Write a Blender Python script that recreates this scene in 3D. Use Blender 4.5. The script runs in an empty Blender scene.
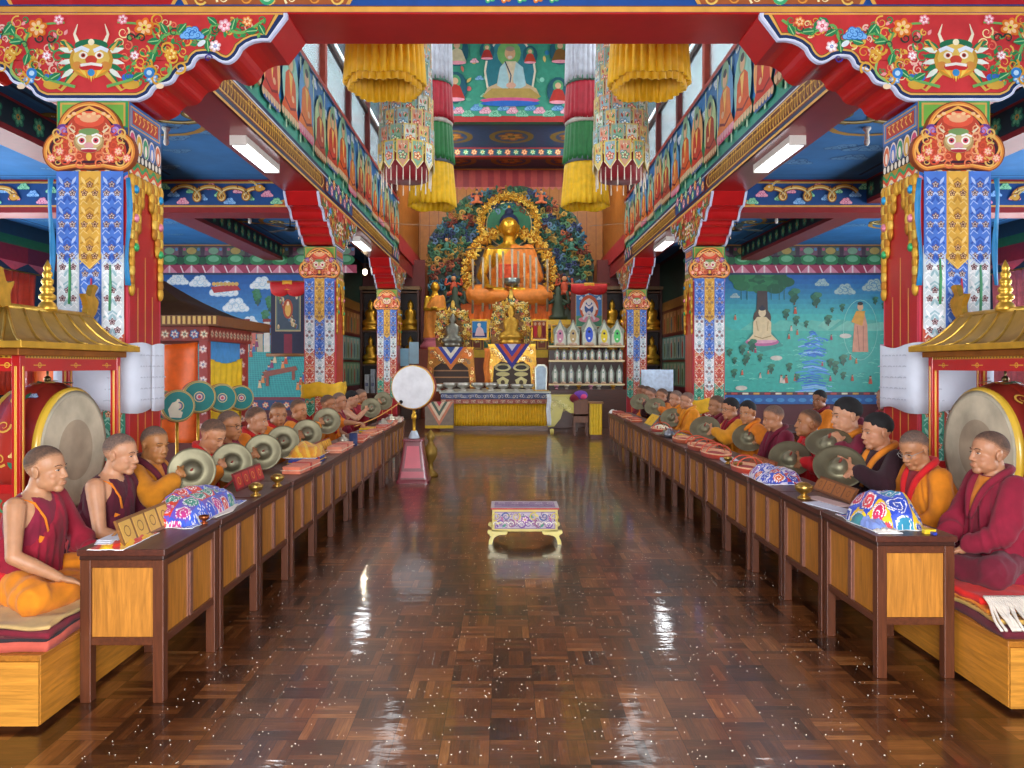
import bpy, bmesh, math, random
import numpy as np
from mathutils import Vector, Matrix, Euler, noise
PI = math.pi
RND = random.Random(11)
SC = bpy.context.scene
COL = SC.collection
FPX, VX, VY, CX, CZ = 770.0, 507.0, 366.0, -0.124, 1.5
V = Vector

def P(x, y, d):
    "world point of a measured direction at distance d down the hall"
    return V(((x - VX) * d / FPX + CX, d, CZ - (y - VY) * d / FPX))

_lc = {}
def lin(h):
    if not isinstance(h, str):
        return h
    if h not in _lc:
        s = h.lstrip('#')
        if len(s) == 3: s = ''.join(c * 2 for c in s)
        o = []
        for i in (0, 2, 4):
            c = int(s[i:i + 2], 16) / 255
            o.append(c / 12.92 if c <= .04045 else ((c + .055) / 1.055) ** 2.4)
        _lc[h] = (o[0], o[1], o[2], 1.0)
    return _lc[h]

# ------------------------------------------------------------------ materials
MATS = {}
def nd(t, typ, **kw):
    n = t.nodes.new(typ)
    for k, v in kw.items():
        if k.startswith('i_'):
            key = k[2:]
            n.inputs[int(key) if key.isdigit() else key.replace('_', ' ')].default_value = v
        else:
            setattr(n, k, v)
    return n

FIN = {  # rough, metal, noise scale, noise amount, bump scale, bump strength, extras
    'paint': (.48, 0, 9, .12, 60, .05, {}),
    'lacquer': (.3, 0, 5, .10, 20, .03, {'Coat Weight': .25, 'Coat Roughness': .15}),
    'cloth': (.92, 0, 14, .16, 420, .25, {'Sheen Weight': .06}),
    'silk': (.55, 0, 10, .14, 300, .12, {'Sheen Weight': .1}),
    'gold': (.36, .75, 16, .22, 40, .15, {}),
    'brass': (.34, .9, 12, .18, 30, .04, {}),
    'bronze': (.5, .7, 9, .25, 25, .05, {}),
    'oldgold': (.5, .55, 10, .2, 40, .08, {}),
    'silver': (.35, .8, 9, .2, 30, .1, {}),
    'skin': (.5, 0, 22, .10, 220, .06, {'Subsurface Weight': .08, 'Subsurface Radius': (.01, .004, .002), 'Subsurface Scale': .5}),
    'hair': (.85, 0, 90, .25, 400, .15, {}),
    'hide': (.7, 0, 5, .28, 60, .1, {}),
    'paper': (.8, 0, 8, .06, 50, .05, {}),
    'plaster': (.85, 0, 2.5, .12, 30, .06, {}),
    'plain': (.5, 0, 6, .06, 30, .02, {}),
    'clay': (.65, 0, 12, .12, 60, .1, {}),
}
def fin(name):
    if name in MATS: return MATS[name]
    m = bpy.data.materials.new(name); m.use_nodes = True; MATS[name] = m
    t = m.node_tree; t.nodes.clear()
    out = nd(t, 'ShaderNodeOutputMaterial'); b = nd(t, 'ShaderNodeBsdfPrincipled')
    t.links.new(b.outputs[0], out.inputs[0])
    at = nd(t, 'ShaderNodeAttribute', attribute_name='Col')
    tc = nd(t, 'ShaderNodeTexCoord')
    if name.startswith('wood'):
        mp = nd(t, 'ShaderNodeMapping'); mp.inputs['Scale'].default_value = {'woodz': (9, 9, .7), 'woody': (9, .7, 9), 'woodx': (.7, 9, 9)}[name]
        t.links.new(tc.outputs['Object'], mp.inputs[0])
        n1 = nd(t, 'ShaderNodeTexNoise', i_Scale=6.0, i_Detail=6.0, i_Roughness=.65, i_Distortion=.6)
        t.links.new(mp.outputs[0], n1.inputs['Vector'])
        r = nd(t, 'ShaderNodeMapRange', i_From_Min=.3, i_From_Max=.7, i_To_Min=.62, i_To_Max=1.22)
        t.links.new(n1.outputs[0], r.inputs[0])
        rough, metal, bsc, bst, ex = .42, 0, 80, .04, {'Coat Weight': .1, 'Coat Roughness': .25}
        b.inputs['Roughness'].default_value = rough
        bump_src = n1.outputs[0]
    else:
        rough, metal, nsc, nam, bsc, bst, ex = FIN[name]
        n1 = nd(t, 'ShaderNodeTexNoise', i_Scale=float(nsc), i_Detail=4.0)
        t.links.new(tc.outputs['Object'], n1.inputs['Vector'])
        r = nd(t, 'ShaderNodeMapRange', i_From_Min=.3, i_From_Max=.7, i_To_Min=1 - nam, i_To_Max=1 + nam * .8)
        t.links.new(n1.outputs[0], r.inputs[0])
        n2 = nd(t, 'ShaderNodeTexNoise', i_Scale=float(bsc), i_Detail=3.0)
        t.links.new(tc.outputs['Object'], n2.inputs['Vector'])
        bump_src = n2.outputs[0]
    mx = nd(t, 'ShaderNodeVectorMath', operation='MULTIPLY')
    t.links.new(at.outputs['Color'], mx.inputs[0]); t.links.new(r.outputs[0], mx.inputs[1])
    t.links.new(mx.outputs[0], b.inputs['Base Color'])
    b.inputs['Roughness'].default_value = rough; b.inputs['Metallic'].default_value = metal
    for k, v in ex.items(): b.inputs[k].default_value = v
    bp = nd(t, 'ShaderNodeBump', i_Strength=bst, i_Distance=.004)
    t.links.new(bump_src, bp.inputs['Height']); t.links.new(bp.outputs[0], b.inputs['Normal'])
    return m

def emit(name, col, strength):
    m = bpy.data.materials.new(name); m.use_nodes = True
    b = m.node_tree.nodes['Principled BSDF']
    b.inputs['Base Color'].default_value = lin(col); b.inputs['Emission Color'].default_value = lin(col)
    b.inputs['Emission Strength'].default_value = strength
    return m

# ------------------------------------------------------------------ objects
def tag(o, label=None, cat=None, group=None, kind=None):
    if label: o['label'] = label
    if cat: o['category'] = cat
    if group: o['group'] = group
    if kind: o['kind'] = kind
    return o
def thing(name, label, cat, loc=(0, 0, 0), group=None, kind=None):
    o = bpy.data.objects.new(name, None); COL.objects.link(o); o.location = loc
    o.empty_display_size = .1
    return tag(o, label, cat, group, kind)
KIDS = {}
def kids(o): return KIDS.get(o.name, [])
def dup(root, loc=None, rotz=None, label=None, parent=None, scale=None):
    c = root.copy(); COL.objects.link(c)
    if parent is not None:
        c.parent = parent; KIDS.setdefault(parent.name, []).append(c)
    if loc is not None: c.location = loc
    if rotz is not None: c.rotation_euler[2] = rotz
    if scale is not None: c.scale = (scale,) * 3 if not hasattr(scale, '__len__') else scale
    if label: c['label'] = label
    for k in kids(root): dup(k, parent=c)
    return c
def adopt(o, parent):
    o.parent = parent; KIDS.setdefault(parent.name, []).append(o); return o

class B:
    "collects shapes into one mesh; every face carries its own paint colour"
    def __init__(s, col='#888888'):
        s.v = []; s.f = []; s.c = []; s.col = col; s.M = None; s.fr = None; s.lz = 0; s.eps = 4e-5
    def add(s, vs, fs, col=None):
        n = len(s.v); c = lin(col or s.col)
        if s.M is not None: vs = [s.M @ V(p) for p in vs]
        s.v.extend([tuple(p) for p in vs])
        for f in fs:
            s.f.append(tuple(i + n for i in f)); s.c.append(c)
        return s
    def box(s, x0, x1, y0, y1, z0, z1, col=None):
        vs = [(x, y, z) for z in (z0, z1) for y in (y0, y1) for x in (x0, x1)]
        return s.add(vs, [(0, 2, 3, 1), (4, 5, 7, 6), (0, 1, 5, 4), (2, 6, 7, 3), (0, 4, 6, 2), (1, 3, 7, 5)], col)
    def bar(s, p0, p1, w, h, col=None, up=(0, 0, 1)):
        p0, p1 = V(p0), V(p1); d = (p1 - p0).normalized(); sd = d.cross(V(up))
        if sd.length < 1e-4: sd = d.cross(V((1, 0, 0)))
        sd.normalize(); u = sd.cross(d)
        vs = [p + sd * a * w / 2 + u * b * h / 2 for p in (p0, p1) for a, b in ((-1, -1), (1, -1), (1, 1), (-1, 1))]
        return s.add(vs, [(0, 1, 2, 3), (7, 6, 5, 4), (0, 4, 5, 1), (1, 5, 6, 2), (2, 6, 7, 3), (3, 7, 4, 0)], col)
    def tube(s, pts, r, n=8, col=None, closed=False, flat=1.0):
        pts = [V(p) for p in pts]; m = len(pts)
        rs = r if hasattr(r, '__len__') else [r] * m
        vs = []; ref = None
        for i in range(m):
            a = pts[(i - 1) % m] if (i > 0 or closed) else pts[i]; b = pts[(i + 1) % m] if (i < m - 1 or closed) else pts[i]
            d = (b - a)
            d = d.normalized() if d.length > 1e-9 else V((0, 0, 1))
            if ref is None:
                ref = d.cross(V((0, 0, 1)))
                if ref.length < .05: ref = d.cross(V((0, 1, 0)))
            ref = (ref - d * ref.dot(d)).normalized(); e = d.cross(ref)
            for k in range(n):
                t = 2 * PI * k / n
                vs.append(pts[i] + ref * math.cos(t) * rs[i] + e * math.sin(t) * rs[i] * flat)
        fs = [(i * n + k, i * n + (k + 1) % n, ((i + 1) % m) * n + (k + 1) % n, ((i + 1) % m) * n + k) for i in range(m if closed else m - 1) for k in range(n)]
        if not closed: fs += [tuple(range(n))[::-1], tuple(range((m - 1) * n, m * n))]
        return s.add(vs, fs, col)
    def cap(s, p0, p1, r0, r1, n=14):
        p0, p1 = V(p0), V(p1); d = (p1 - p0).normalized(); pts = []; rs = []
        for a in (-88, -60, -30): pts.append(p0 + d * r0 * math.sin(math.radians(a))); rs.append(r0 * math.cos(math.radians(a)))
        for k in range(4): pts.append(p0.lerp(p1, k / 3)); rs.append(r0 + (r1 - r0) * k / 3)
        for a in (30, 60, 88): pts.append(p1 + d * r1 * math.sin(math.radians(a))); rs.append(r1 * math.cos(math.radians(a)))
        return s.tube(pts, rs, n)
    def lathe(s, prof, n=24, loc=(0, 0, 0), rot=None, col=None, cols=None):
        L = V(loc); vs = []
        for r, z in prof:
            for k in range(n):
                t = 2 * PI * k / n; p = V((r * math.cos(t), r * math.sin(t), z))
                if rot is not None: p = rot @ p
                vs.append(L + p)
        m = len(prof)
        for i in range(m - 1):
            s.add([], [], col)
        base = len(s.v)
        s.add(vs, [], col)
        for i in range(m - 1):
            c = lin((cols[i] if cols else None) or col or s.col)
            for k in range(n):
                s.f.append((base + i * n + k, base + i * n + (k + 1) % n, base + (i + 1) * n + (k + 1) % n, base + (i + 1) * n + k)); s.c.append(c)
        for i, rv in ((0, True), (m - 1, False)):
            if prof[i][0] > 1e-5:
                f = tuple(base + i * n + k for k in range(n)); s.f.append(f[::-1] if rv else f); s.c.append(lin(col or (cols[min(i, m - 2)] if cols else s.col)))
        return s
    def ell(s, c, r, rot=None, nu=16, nv=10, col=None):
        c = V(c); r = r if hasattr(r, '__len__') else (r, r, r); vs = []
        for j in range(1, nv):
            ph = PI * j / nv
            for i in range(nu):
                t = 2 * PI * i / nu
                p = V((r[0] * math.sin(ph) * math.cos(t), r[1] * math.sin(ph) * math.sin(t), r[2] * math.cos(ph)))
                vs.append(c + (rot @ p if rot is not None else p))
        for z in (r[2], -r[2]):
            p = V((0, 0, z)); vs.append(c + (rot @ p if rot is not None else p))
        a, b = len(vs) - 2, len(vs) - 1
        fs = [(j * nu + i, (j + 1) * nu + i, (j + 1) * nu + (i + 1) % nu, j * nu + (i + 1) % nu) for j in range(nv - 2) for i in range(nu)]
        fs += [(a, i, (i + 1) % nu) for i in range(nu)] + [(b, (nv - 2) * nu + (i + 1) % nu, (nv - 2) * nu + i) for i in range(nu)]
        return s.add(vs, fs, col)
    def loft(s, rings, n=28, col=None, pw=2.0):
        "rings: (z, rx, ry, cx, cy); closed at both ends"
        vs = []
        for z, rx, ry, cx, cy in rings:
            for k in range(n):
                t = 2 * PI * k / n; c, q = math.cos(t), math.sin(t)
                vs.append((cx + rx * math.copysign(abs(c) ** (2 / pw), c), cy + ry * math.copysign(abs(q) ** (2 / pw), q), z))
        m = len(rings)
        fs = [(i * n + k, i * n + (k + 1) % n, (i + 1) * n + (k + 1) % n, (i + 1) * n + k) for i in range(m - 1) for k in range(n)]
        fs += [tuple(range(n))[::-1], tuple(range((m - 1) * n, m * n))]
        return s.add(vs, fs, col)
    def grid(s, rows, col=None, thick=0, nrm=None):
        "sheet through rows of points; with thick a closed slab offset along nrm"
        m, n = len(rows), len(rows[0]); vs = [V(p) for r in rows for p in r]
        fs = [(i * n + k, i * n + k + 1, (i + 1) * n + k + 1, (i + 1) * n + k) for i in range(m - 1) for k in range(n - 1)]
        if thick:
            o = V(nrm) * thick; q = len(vs); vs = vs + [p - o for p in vs]
            fs = fs + [tuple(i + q for i in f[::-1]) for f in fs]
            ed = [k for k in range(n)] + [i * n + n - 1 for i in range(1, m)] + [(m - 1) * n + k for k in range(n - 2, -1, -1)] + [i * n for i in range(m - 2, 0, -1)]
            L = len(ed)
            fs += [(ed[(i + 1) % L], ed[i], ed[i] + q, ed[(i + 1) % L] + q) for i in range(L)]
        return s.add(vs, fs, col)
    # ---- drawing on a plane: frame origin o, axes u v, normal n
    def frame(s, o, u, v, n=None, lz=0.0):
        u, v = V(u), V(v); s.fr = (V(o), u, v, V(n).normalized() if n is not None else u.cross(v).normalized()); s.lz = lz; return s
    def pt(s, x, y, z=0):
        o, u, v, n = s.fr; return o + u * x + v * y + n * (s.lz + z)
    def poly(s, pts, col):
        s.lz += s.eps; vs = [s.pt(*p) for p in pts]
        o, u, v, n = s.fr
        a = sum(pts[i][0] * pts[(i + 1) % len(pts)][1] - pts[(i + 1) % len(pts)][0] * pts[i][1] for i in range(len(pts)))
        if (a < 0) != (u.cross(v).dot(n) < 0): vs.reverse()
        return s.add(vs, [tuple(range(len(vs)))], col)
    def prism(s, pts, t, col=None):
        "solid plate: front face at the plane, body behind it"
        a = sum(pts[i][0] * pts[(i + 1) % len(pts)][1] - pts[(i + 1) % len(pts)][0] * pts[i][1] for i in range(len(pts)))
        o, u, v, n = s.fr
        if (a < 0) != (u.cross(v).dot(n) < 0): pts = pts[::-1]
        k = len(pts); vs = [s.pt(x, y) for x, y in pts] + [s.pt(x, y, -t) for x, y in pts]
        fs = [tuple(range(k)), tuple(range(2 * k - 1, k - 1, -1))] + [(i, k + i, k + (i + 1) % k, (i + 1) % k) for i in range(k)]
        return s.add(vs, fs, col)
    def rect(s, x0, y0, x1, y1, col): return s.poly([(x0, y0), (x1, y0), (x1, y1), (x0, y1)], col)
    def oval(s, x, y, rx, ry, col, rot=0, n=14):
        c, q = math.cos(rot), math.sin(rot)
        return s.poly([(x + rx * math.cos(t) * c - ry * math.sin(t) * q, y + rx * math.cos(t) * q + ry * math.sin(t) * c) for t in (2 * PI * k / n for k in range(n))], col)
    def disc(s, x, y, r, col, n=14): return s.oval(x, y, r, r, col, 0, n)
    def ring(s, x, y, r, w, col, n=20, a0=0, a1=2 * PI, ry=None):
        ry = ry or r
        return s.stroke([(x + r * math.cos(a0 + (a1 - a0) * k / n), y + ry * math.sin(a0 + (a1 - a0) * k / n)) for k in range(n + 1)], w, col)
    def stroke(s, pts, w, col, taper=False):
        s.lz += s.eps; m = len(pts); L = []; 
        for i in range(m):
            a, b = pts[max(i - 1, 0)], pts[min(i + 1, m - 1)]
            dx, dy = b[0] - a[0], b[1] - a[1]; l = math.hypot(dx, dy) or 1
            ww = w / 2 * ((1 - .85 * i / (m - 1)) if taper else 1)
            L.append((pts[i][0] - dy / l * ww, pts[i][1] + dx / l * ww, pts[i][0] + dy / l * ww, pts[i][1] - dx / l * ww))
        vs = [s.pt(q[0], q[1]) for q in L] + [s.pt(q[2], q[3]) for q in L]
        o, u, v, n = s.fr; fl = u.cross(v).dot(n) < 0
        fs = [(i, m + i, m + i + 1, i + 1) for i in range(m - 1)]
        return s.add(vs, [f[::-1] for f in fs] if fl else fs, col)
    def spiral(s, x, y, r, col, turns=1.4, w=None, a0=0, dr=1, n=16):
        w = w or r * .32
        return s.stroke([(x + r * (1 - .8 * k / n) * math.cos(a0 + dr * turns * 2 * PI * k / n), y + r * (1 - .8 * k / n) * math.sin(a0 + dr * turns * 2 * PI * k / n)) for k in range(n + 1)], w, col, True)
    def leaf(s, x, y, L, w, a, col, vein=None):
        c, q = math.cos(a), math.sin(a)
        s.poly([(x + t * L * c - h * w * q, y + t * L * q + h * w * c) for t, h in ((0, 0), (.25, .42), (.55, .5), (.85, .2), (1, 0), (.85, -.2), (.55, -.5), (.25, -.42))], col)
        if vein: s.stroke([(x + t * L * c, y + t * L * q) for t in (.1, .5, .9)], w * .14, vein)
    def flower(s, x, y, r, cols, n=6, a0=0.3):
        for k in range(n):
            a = a0 + 2 * PI * k / n; s.oval(x + .58 * r * math.cos(a), y + .58 * r * math.sin(a), .44 * r, .36 * r, cols[0], a, 10)
        for k in range(n):
            a = a0 + 2 * PI * k / n; s.oval(x + .48 * r * math.cos(a), y + .48 * r * math.sin(a), .28 * r, .2 * r, cols[1], a, 8)
        s.disc(x, y, .3 * r, cols[2], 10); s.disc(x, y, .15 * r, cols[3] if len(cols) > 3 else cols[0], 8)
    def cloud(s, x, y, r, cols, fx=1):
        L = ((0, 0, .5), (.55, -.12, .4), (-.55, -.1, .42), (.25, .35, .38), (-.28, .3, .36), (.95, -.25, .24), (-.95, -.22, .26))
        o, u, v, nn = s.fr; fy = 1 if u.cross(v).dot(nn) > 0 else -1; L = [(a, b * fy, q) for a, b, q in L]
        for a, b, q in L: s.disc(x + fx * a * r, y + b * r, q * r * 1.14, cols[0], 12)
        for a, b, q in L: s.disc(x + fx * a * r, y + b * r, q * r * .92, cols[1], 12)
        for a, b, q in L[:5]: s.spiral(x + fx * a * r, y + b * r, q * r * .72, cols[0], 1.2, q * r * .26, RND.uniform(0, 6), fx)
    def mesh(s, name='m'):
        me = bpy.data.meshes.new(name); me.from_pydata(s.v, [], s.f)
        me.update(); return me
    def build(s, name, finish, parent=None, smooth=False, bevel=0, off=None, mat=None):
        o0 = V(off) if off is not None else (parent.location if parent is not None else None)
        if parent is not None and off is None:
            q = parent
            while q.parent is not None: q = q.parent; o0 = o0 + q.location
        if o0 is not None and o0.length > 0: s.v = [(p[0] - o0[0], p[1] - o0[1], p[2] - o0[2]) for p in s.v]
        me = s.mesh(name)
        a = me.color_attributes.new('Col', 'FLOAT_COLOR', 'CORNER')
        tot = np.array([len(f) for f in s.f]); arr = np.repeat(np.array(s.c, dtype=np.float32), tot, axis=0)
        if len(me.loops) == len(arr): a.data.foreach_set('color', arr.ravel())
        else: print('COLOUR MISMATCH', name, len(me.loops), len(arr))
        me.materials.append(mat or fin(finish))
        if smooth: me.polygons.foreach_set('use_smooth', [True] * len(me.polygons)); 
        if smooth == 'auto': me.set_sharp_from_angle(angle=math.radians(40))
        o = bpy.data.objects.new(name, me); COL.objects.link(o)
        if parent is not None: adopt(o, parent)
        elif off is not None: o.location = off
        if bevel:
            bv = o.modifiers.new('edge', 'BEVEL'); bv.width = bevel; bv.segments = 2; bv.limit_method = 'ANGLE'; bv.angle_limit = math.radians(40)
        return o

def struct(b, name, finish, **kw):
    return tag(b.build(name, finish, **kw), kind='structure')
def curve(pts, n=6, closed=False):
    "smooth line through the points"
    pts = [V(p) for p in pts]; m = len(pts); out = []
    for i in range(m if closed else m - 1):
        g = (lambda k: pts[k % m]) if closed else (lambda k: pts[min(max(k, 0), m - 1)])
        a, b, c, d = g(i - 1), g(i), g(i + 1), g(i + 2)
        for k in range(n):
            t = k / n
            out.append(.5 * (2 * b + (c - a) * t + (2 * a - 5 * b + 4 * c - d) * t * t + (3 * b - a - 3 * c + d) * t ** 3))
    if not closed: out.append(pts[-1])
    return out
def cur2(pts, n=6, closed=False): return [(p.x, p.y) for p in curve([(a, b, 0) for a, b in pts], n, closed)]
def rot_to(d, roll=0):
    "rotation whose Z axis points along d"
    return (V(d).normalized().to_track_quat('Z', 'Y').to_matrix() @ Matrix.Rotation(roll, 3, 'Z'))
# ------------------------------------------------------------------ people
def vox(b, size, sm=3, cuts=()):
    "one continuous skin over overlapping shells"
    me = b.mesh('tmp')
    if cuts:
        bm = bmesh.new(); bm.from_mesh(me)
        for co, no in cuts:
            bmesh.ops.bisect_plane(bm, geom=bm.verts[:] + bm.edges[:] + bm.faces[:], plane_co=co, plane_no=no, clear_outer=True)
            bmesh.ops.holes_fill(bm, edges=[e for e in bm.edges if e.is_boundary], sides=0)
        bm.to_mesh(me); bm.free()
    o = bpy.data.objects.new('tmp', me); COL.objects.link(o)
    r = o.modifiers.new('r', 'REMESH'); r.mode = 'VOXEL'; r.voxel_size = size
    if sm:
        q = o.modifiers.new('s', 'SMOOTH'); q.factor = .5; q.iterations = sm
    dg = bpy.context.evaluated_depsgraph_get(); dg.update()
    m2 = bpy.data.meshes.new_from_object(o.evaluated_get(dg))
    bpy.data.objects.remove(o); bpy.data.meshes.remove(me)
    return m2
def vget(me):
    a = np.empty(len(me.vertices) * 3, np.float32); me.vertices.foreach_get('co', a)
    n = np.empty(len(me.vertices) * 3, np.float32); me.vertices.foreach_get('normal', n)
    return a.reshape(-1, 3), n.reshape(-1, 3)
def finish_vox(me, name, finish, col, parent, fold=None, colf=None):
    co, no = vget(me)
    if fold is not None:
        d = np.array([fold(V(p)) for p in co], np.float32); co = co + no * d[:, None]
        me.vertices.foreach_set('co', co.ravel()); me.update()
    a = me.color_attributes.new('Col', 'FLOAT_COLOR', 'POINT')
    c = np.tile(np.array(lin(col), np.float32), (len(co), 1))
    if colf is not None: c = colf(co, c)
    a.data.foreach_set('color', c.astype(np.float32).ravel())
    me.materials.clear(); me.materials.append(fin(finish))
    me.polygons.foreach_set('use_smooth', [True] * len(me.polygons))
    me.name = name
    o = bpy.data.objects.new(name, me); COL.objects.link(o); adopt(o, parent)
    return o
def Rx(a): return Matrix.Rotation(a, 3, 'X')
def Rz(a): return Matrix.Rotation(a, 3, 'Z')
def ik(S, W, up, lo, hint):
    S, W = V(S), V(W); d = W - S; L = min(d.length, (up + lo) * .995); dn = d.normalized()
    a = (up * up - lo * lo + L * L) / (2 * L); h = math.sqrt(max(up * up - a * a, 0))
    p = V(hint) - dn * V(hint).dot(dn); p.normalize()
    return S + dn * a + p * h, S + dn * L
def hand(b, W, f, n, side, curl=.5, spread=.05):
    "palm, four fingers and a thumb; f along the hand, n back of the hand, side = thumb direction"
    f = V(f).normalized(); n = V(n); n = (n - f * n.dot(f)).normalized(); s = f.cross(n)
    if s.dot(V(side)) < 0: s = -s
    M = Matrix((s, f, n)).transposed()
    b.ell(W + f * .048, (.041, .054, .018), M)
    for i, (x, L) in enumerate(((.030, .9), (.010, 1.0), (-.010, .95), (-.029, .76))):
        p = W + f * .088 + s * x; d = (f + s * x * spread * 20).normalized(); pts = [W + f * .05 + s * x * .9, p]; rr = [.0105, .0098]
        a = curl * (.55 + .08 * i)
        for q in range(3):
            ang = a * (q + 1); dd = d * math.cos(ang) - n * math.sin(ang)
            p = p + dd * (.036, .026, .02)[q] * L; pts.append(p); rr.append((.0092, .0086, .0068)[q])
        b.tube(pts, rr, 8)
    t0 = W + f * .022 + s * .03; t1 = t0 + (f * .55 + s * .75 - n * .25).normalized() * .036
    t2 = t1 + (f * .85 + s * .25 - n * .45 * (1 + curl)).normalized() * .032
    b.tube([W + f * .02 + s * .012, t0, t1, t2], [.014, .013, .0108, .008], 8)

HC = V((0, .03, .735))
def nz(p, s=1.0): return noise.noise(V(p) * s)
def make_monk(spec, label, loc, rotz):
    """spec: style bare/cape/shawl, robe, inner, skirt, lean, yaw, pitch, pose, hair, fine(voxel), glasses, mouth, scale"""
    g = spec.get; st = g('style', 'cape'); lean = g('lean', .16); yaw = g('yaw', 0); pitch = g('pitch', .1)
    sc = g('scale', .92); vx = g('fine', .006); skin = g('skin', '#b57a52')
    root = thing('person', label, 'person', (0, 0, 0), 'monks seated along the two rows of desks')
    T = Rx(-lean); piv = V((0, 0, .08))
    def tp(p): return piv + T @ (V(p) - piv)
    M4 = Matrix.Translation(piv) @ T.to_4x4() @ Matrix.Translation(-piv)
    Hr = Rz(yaw) @ Rx(-pitch) @ Matrix.Rotation(g('tilt', 0), 3, 'Y'); Hc = tp(HC) + V(g('hoff', (0, 0, 0)))
    H4 = Matrix.Translation(Hc) @ Hr.to_4x4() @ Matrix.Scale(g('head', 1.09), 4)
    # ---- arms
    pose = g('pose', 'lap'); sh = [tp((sx * .175, 0, .545)) for sx in (-1, 1)]
    tgt = {'lap': [(-.1, .32, .17), (.1, .32, .17)], 'desk': [(-.13, .44, .33), (.13, .44, .33)],
           'cym': [(-.10, .36, .33), (.17, .36, .34)], 'cymlow': [(-.10, .40, .27), (.1, .40, .27)], 'cymleft': [(-.17, .36, .34), (.10, .36, .33)],
           'stick': [(-.1, .32, .17), (.05, .55, .37)], 'knee': [(-.2, .33, .17), (.2, .33, .17)]}[pose]
    tgt = g('hands', tgt); arms = []
    for i, sx in enumerate((-1, 1)):
        e, w = ik(sh[i], tgt[i], .275, .245, (sx * .75, -.25, -.55)); arms.append((sh[i], e, w))
    # ---- body: torso, neck, head, arms, hands and folded legs in one surface
    b = B(); b.M = M4
    b.loft([(.02, .15, .11, 0, 0), (.12, .165, .12, 0, 0), (.25, .145, .105, 0, .01), (.36, .155, .112, 0, .01), (.46, .172, .112, 0, .005), (.525, .175, .098, 0, 0), (.565, .14, .08, 0, 0), (.592, .085, .066, 0, 0), (.61, .062, .06, 0, .003), (.64, .054, .056, 0, .008), (.70, .054, .058, 0, .018), (.74, .05, .055, 0, .02)], 24)
    b.M = None
    for i, (s_, e, w) in enumerate(arms):
        sx = (-1, 1)[i]
        b.cap(s_, s_.lerp(e, .5), .056, .047); b.cap(s_.lerp(e, .45), e, .047, .038); b.cap(e, e.lerp(w, .4), .039, .040); b.cap(e.lerp(w, .4), w, .040, .026)
        f = (w - e).normalized(); hp = g('hand', pose)
        if hp.startswith('cym'):
            hand(b, w, (f + V((-sx * .2, .2, .15))), (sx, .1, .25), (0, .2, 1), 1.05)
        elif hp == 'stick' and sx > 0: hand(b, w, f, (0, -.2, 1), (-1, 0, .3), 1.25)
        else: hand(b, w, (f * .7 + V((-sx * .35, .45, -.1))), (0, -.1, 1), (-sx, .2, .1), .35)
    for sx in (-1, 1):
        b.cap((sx * .09, .02, .1), (sx * .29, .25, .09), .085, .058); b.cap((sx * .29, .25, .08), (-sx * .03, .33, .06), .055, .04)
        b.ell((-sx * .08, .34, .045), (.085, .035, .03))
    b.M = H4
    b.ell((0, -.008, .03), (.0735, .092, .085), None, 24, 16); b.ell((0, .024, -.036), (.0605, .062, .075), None, 24, 16)
    b.ell((0, .061, -.094), (.030, .023, .021)); b.ell((0, .074, .017), (.047, .0145, .012)); b.ell((0, .069, -.064), (.027, .019, .03))
    for sx in (-1, 1):
        b.ell((sx * .036, .050, -.03), (.0215, .0245, .023)); b.ell((sx * .032, .043, -.054), (.0225, .030, .031)); b.ell((sx * .0135, .090, -.038), (.0092, .0105, .008))
        b.ell((sx * .0405, .012, -.060), (.019, .036, .032))
        er = Matrix.Rotation(sx * -.35, 3, 'Z') @ Matrix.Rotation(-.2, 3, 'X')
        b.ell((sx * .077, -.006, -.012), (.007, .020, .030), er); b.ell((sx * .079, -.010, .004), (.009, .018, .019), er)
    b.cap((0, .078, .012), (0, .094, -.031), .009, .0128); b.ell((0, .0975, -.0345), (.0122, .0115, .010))
    b.ell((0, .0885, -.0615), (.0235, .010, .0058)); b.ell((0, .0865, -.0715), (.020, .0105, .0065))
    b.M = None
    me = vox(b, vx, 7 if vx < .0055 else (2 if vx < .008 else 1))
    Hi = np.array(H4.inverted())[:3]
    def skin_col(co, c):
        q = co @ Hi[:, :3].T + Hi[:, 3]
        lip = np.exp(-((q[:, 0] / .021) ** 2 + ((q[:, 2] + .0665) / .0075) ** 2)) * (q[:, 1] > .07)
        L = np.array(lin('#95473c'), np.float32); c = c * (1 - .45 * lip[:, None]) + L * .45 * lip[:, None]
        ck = np.exp(-(((np.abs(q[:, 0]) - .045) / .022) ** 2 + ((q[:, 2] + .03) / .022) ** 2)) * (q[:, 1] > .03)
        c = c * (1 - .12 * ck[:, None]) + np.array(lin('#b8614a'), np.float32) * .12 * ck[:, None]
        return c
    body = finish_vox(me, 'body', 'skin', skin, root, colf=skin_col)
    # ---- hair cap with a clean hairline
    t = {'stubble': .0012, 'short': .0022, 'black': .0075}[g('hair', 'stubble')]
    hb = B(g('haircol', {'stubble': '#4c4644', 'short': '#2a2624', 'black': '#100e0f'}[g('hair', 'stubble')])); hb.M = H4; rows = []
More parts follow.
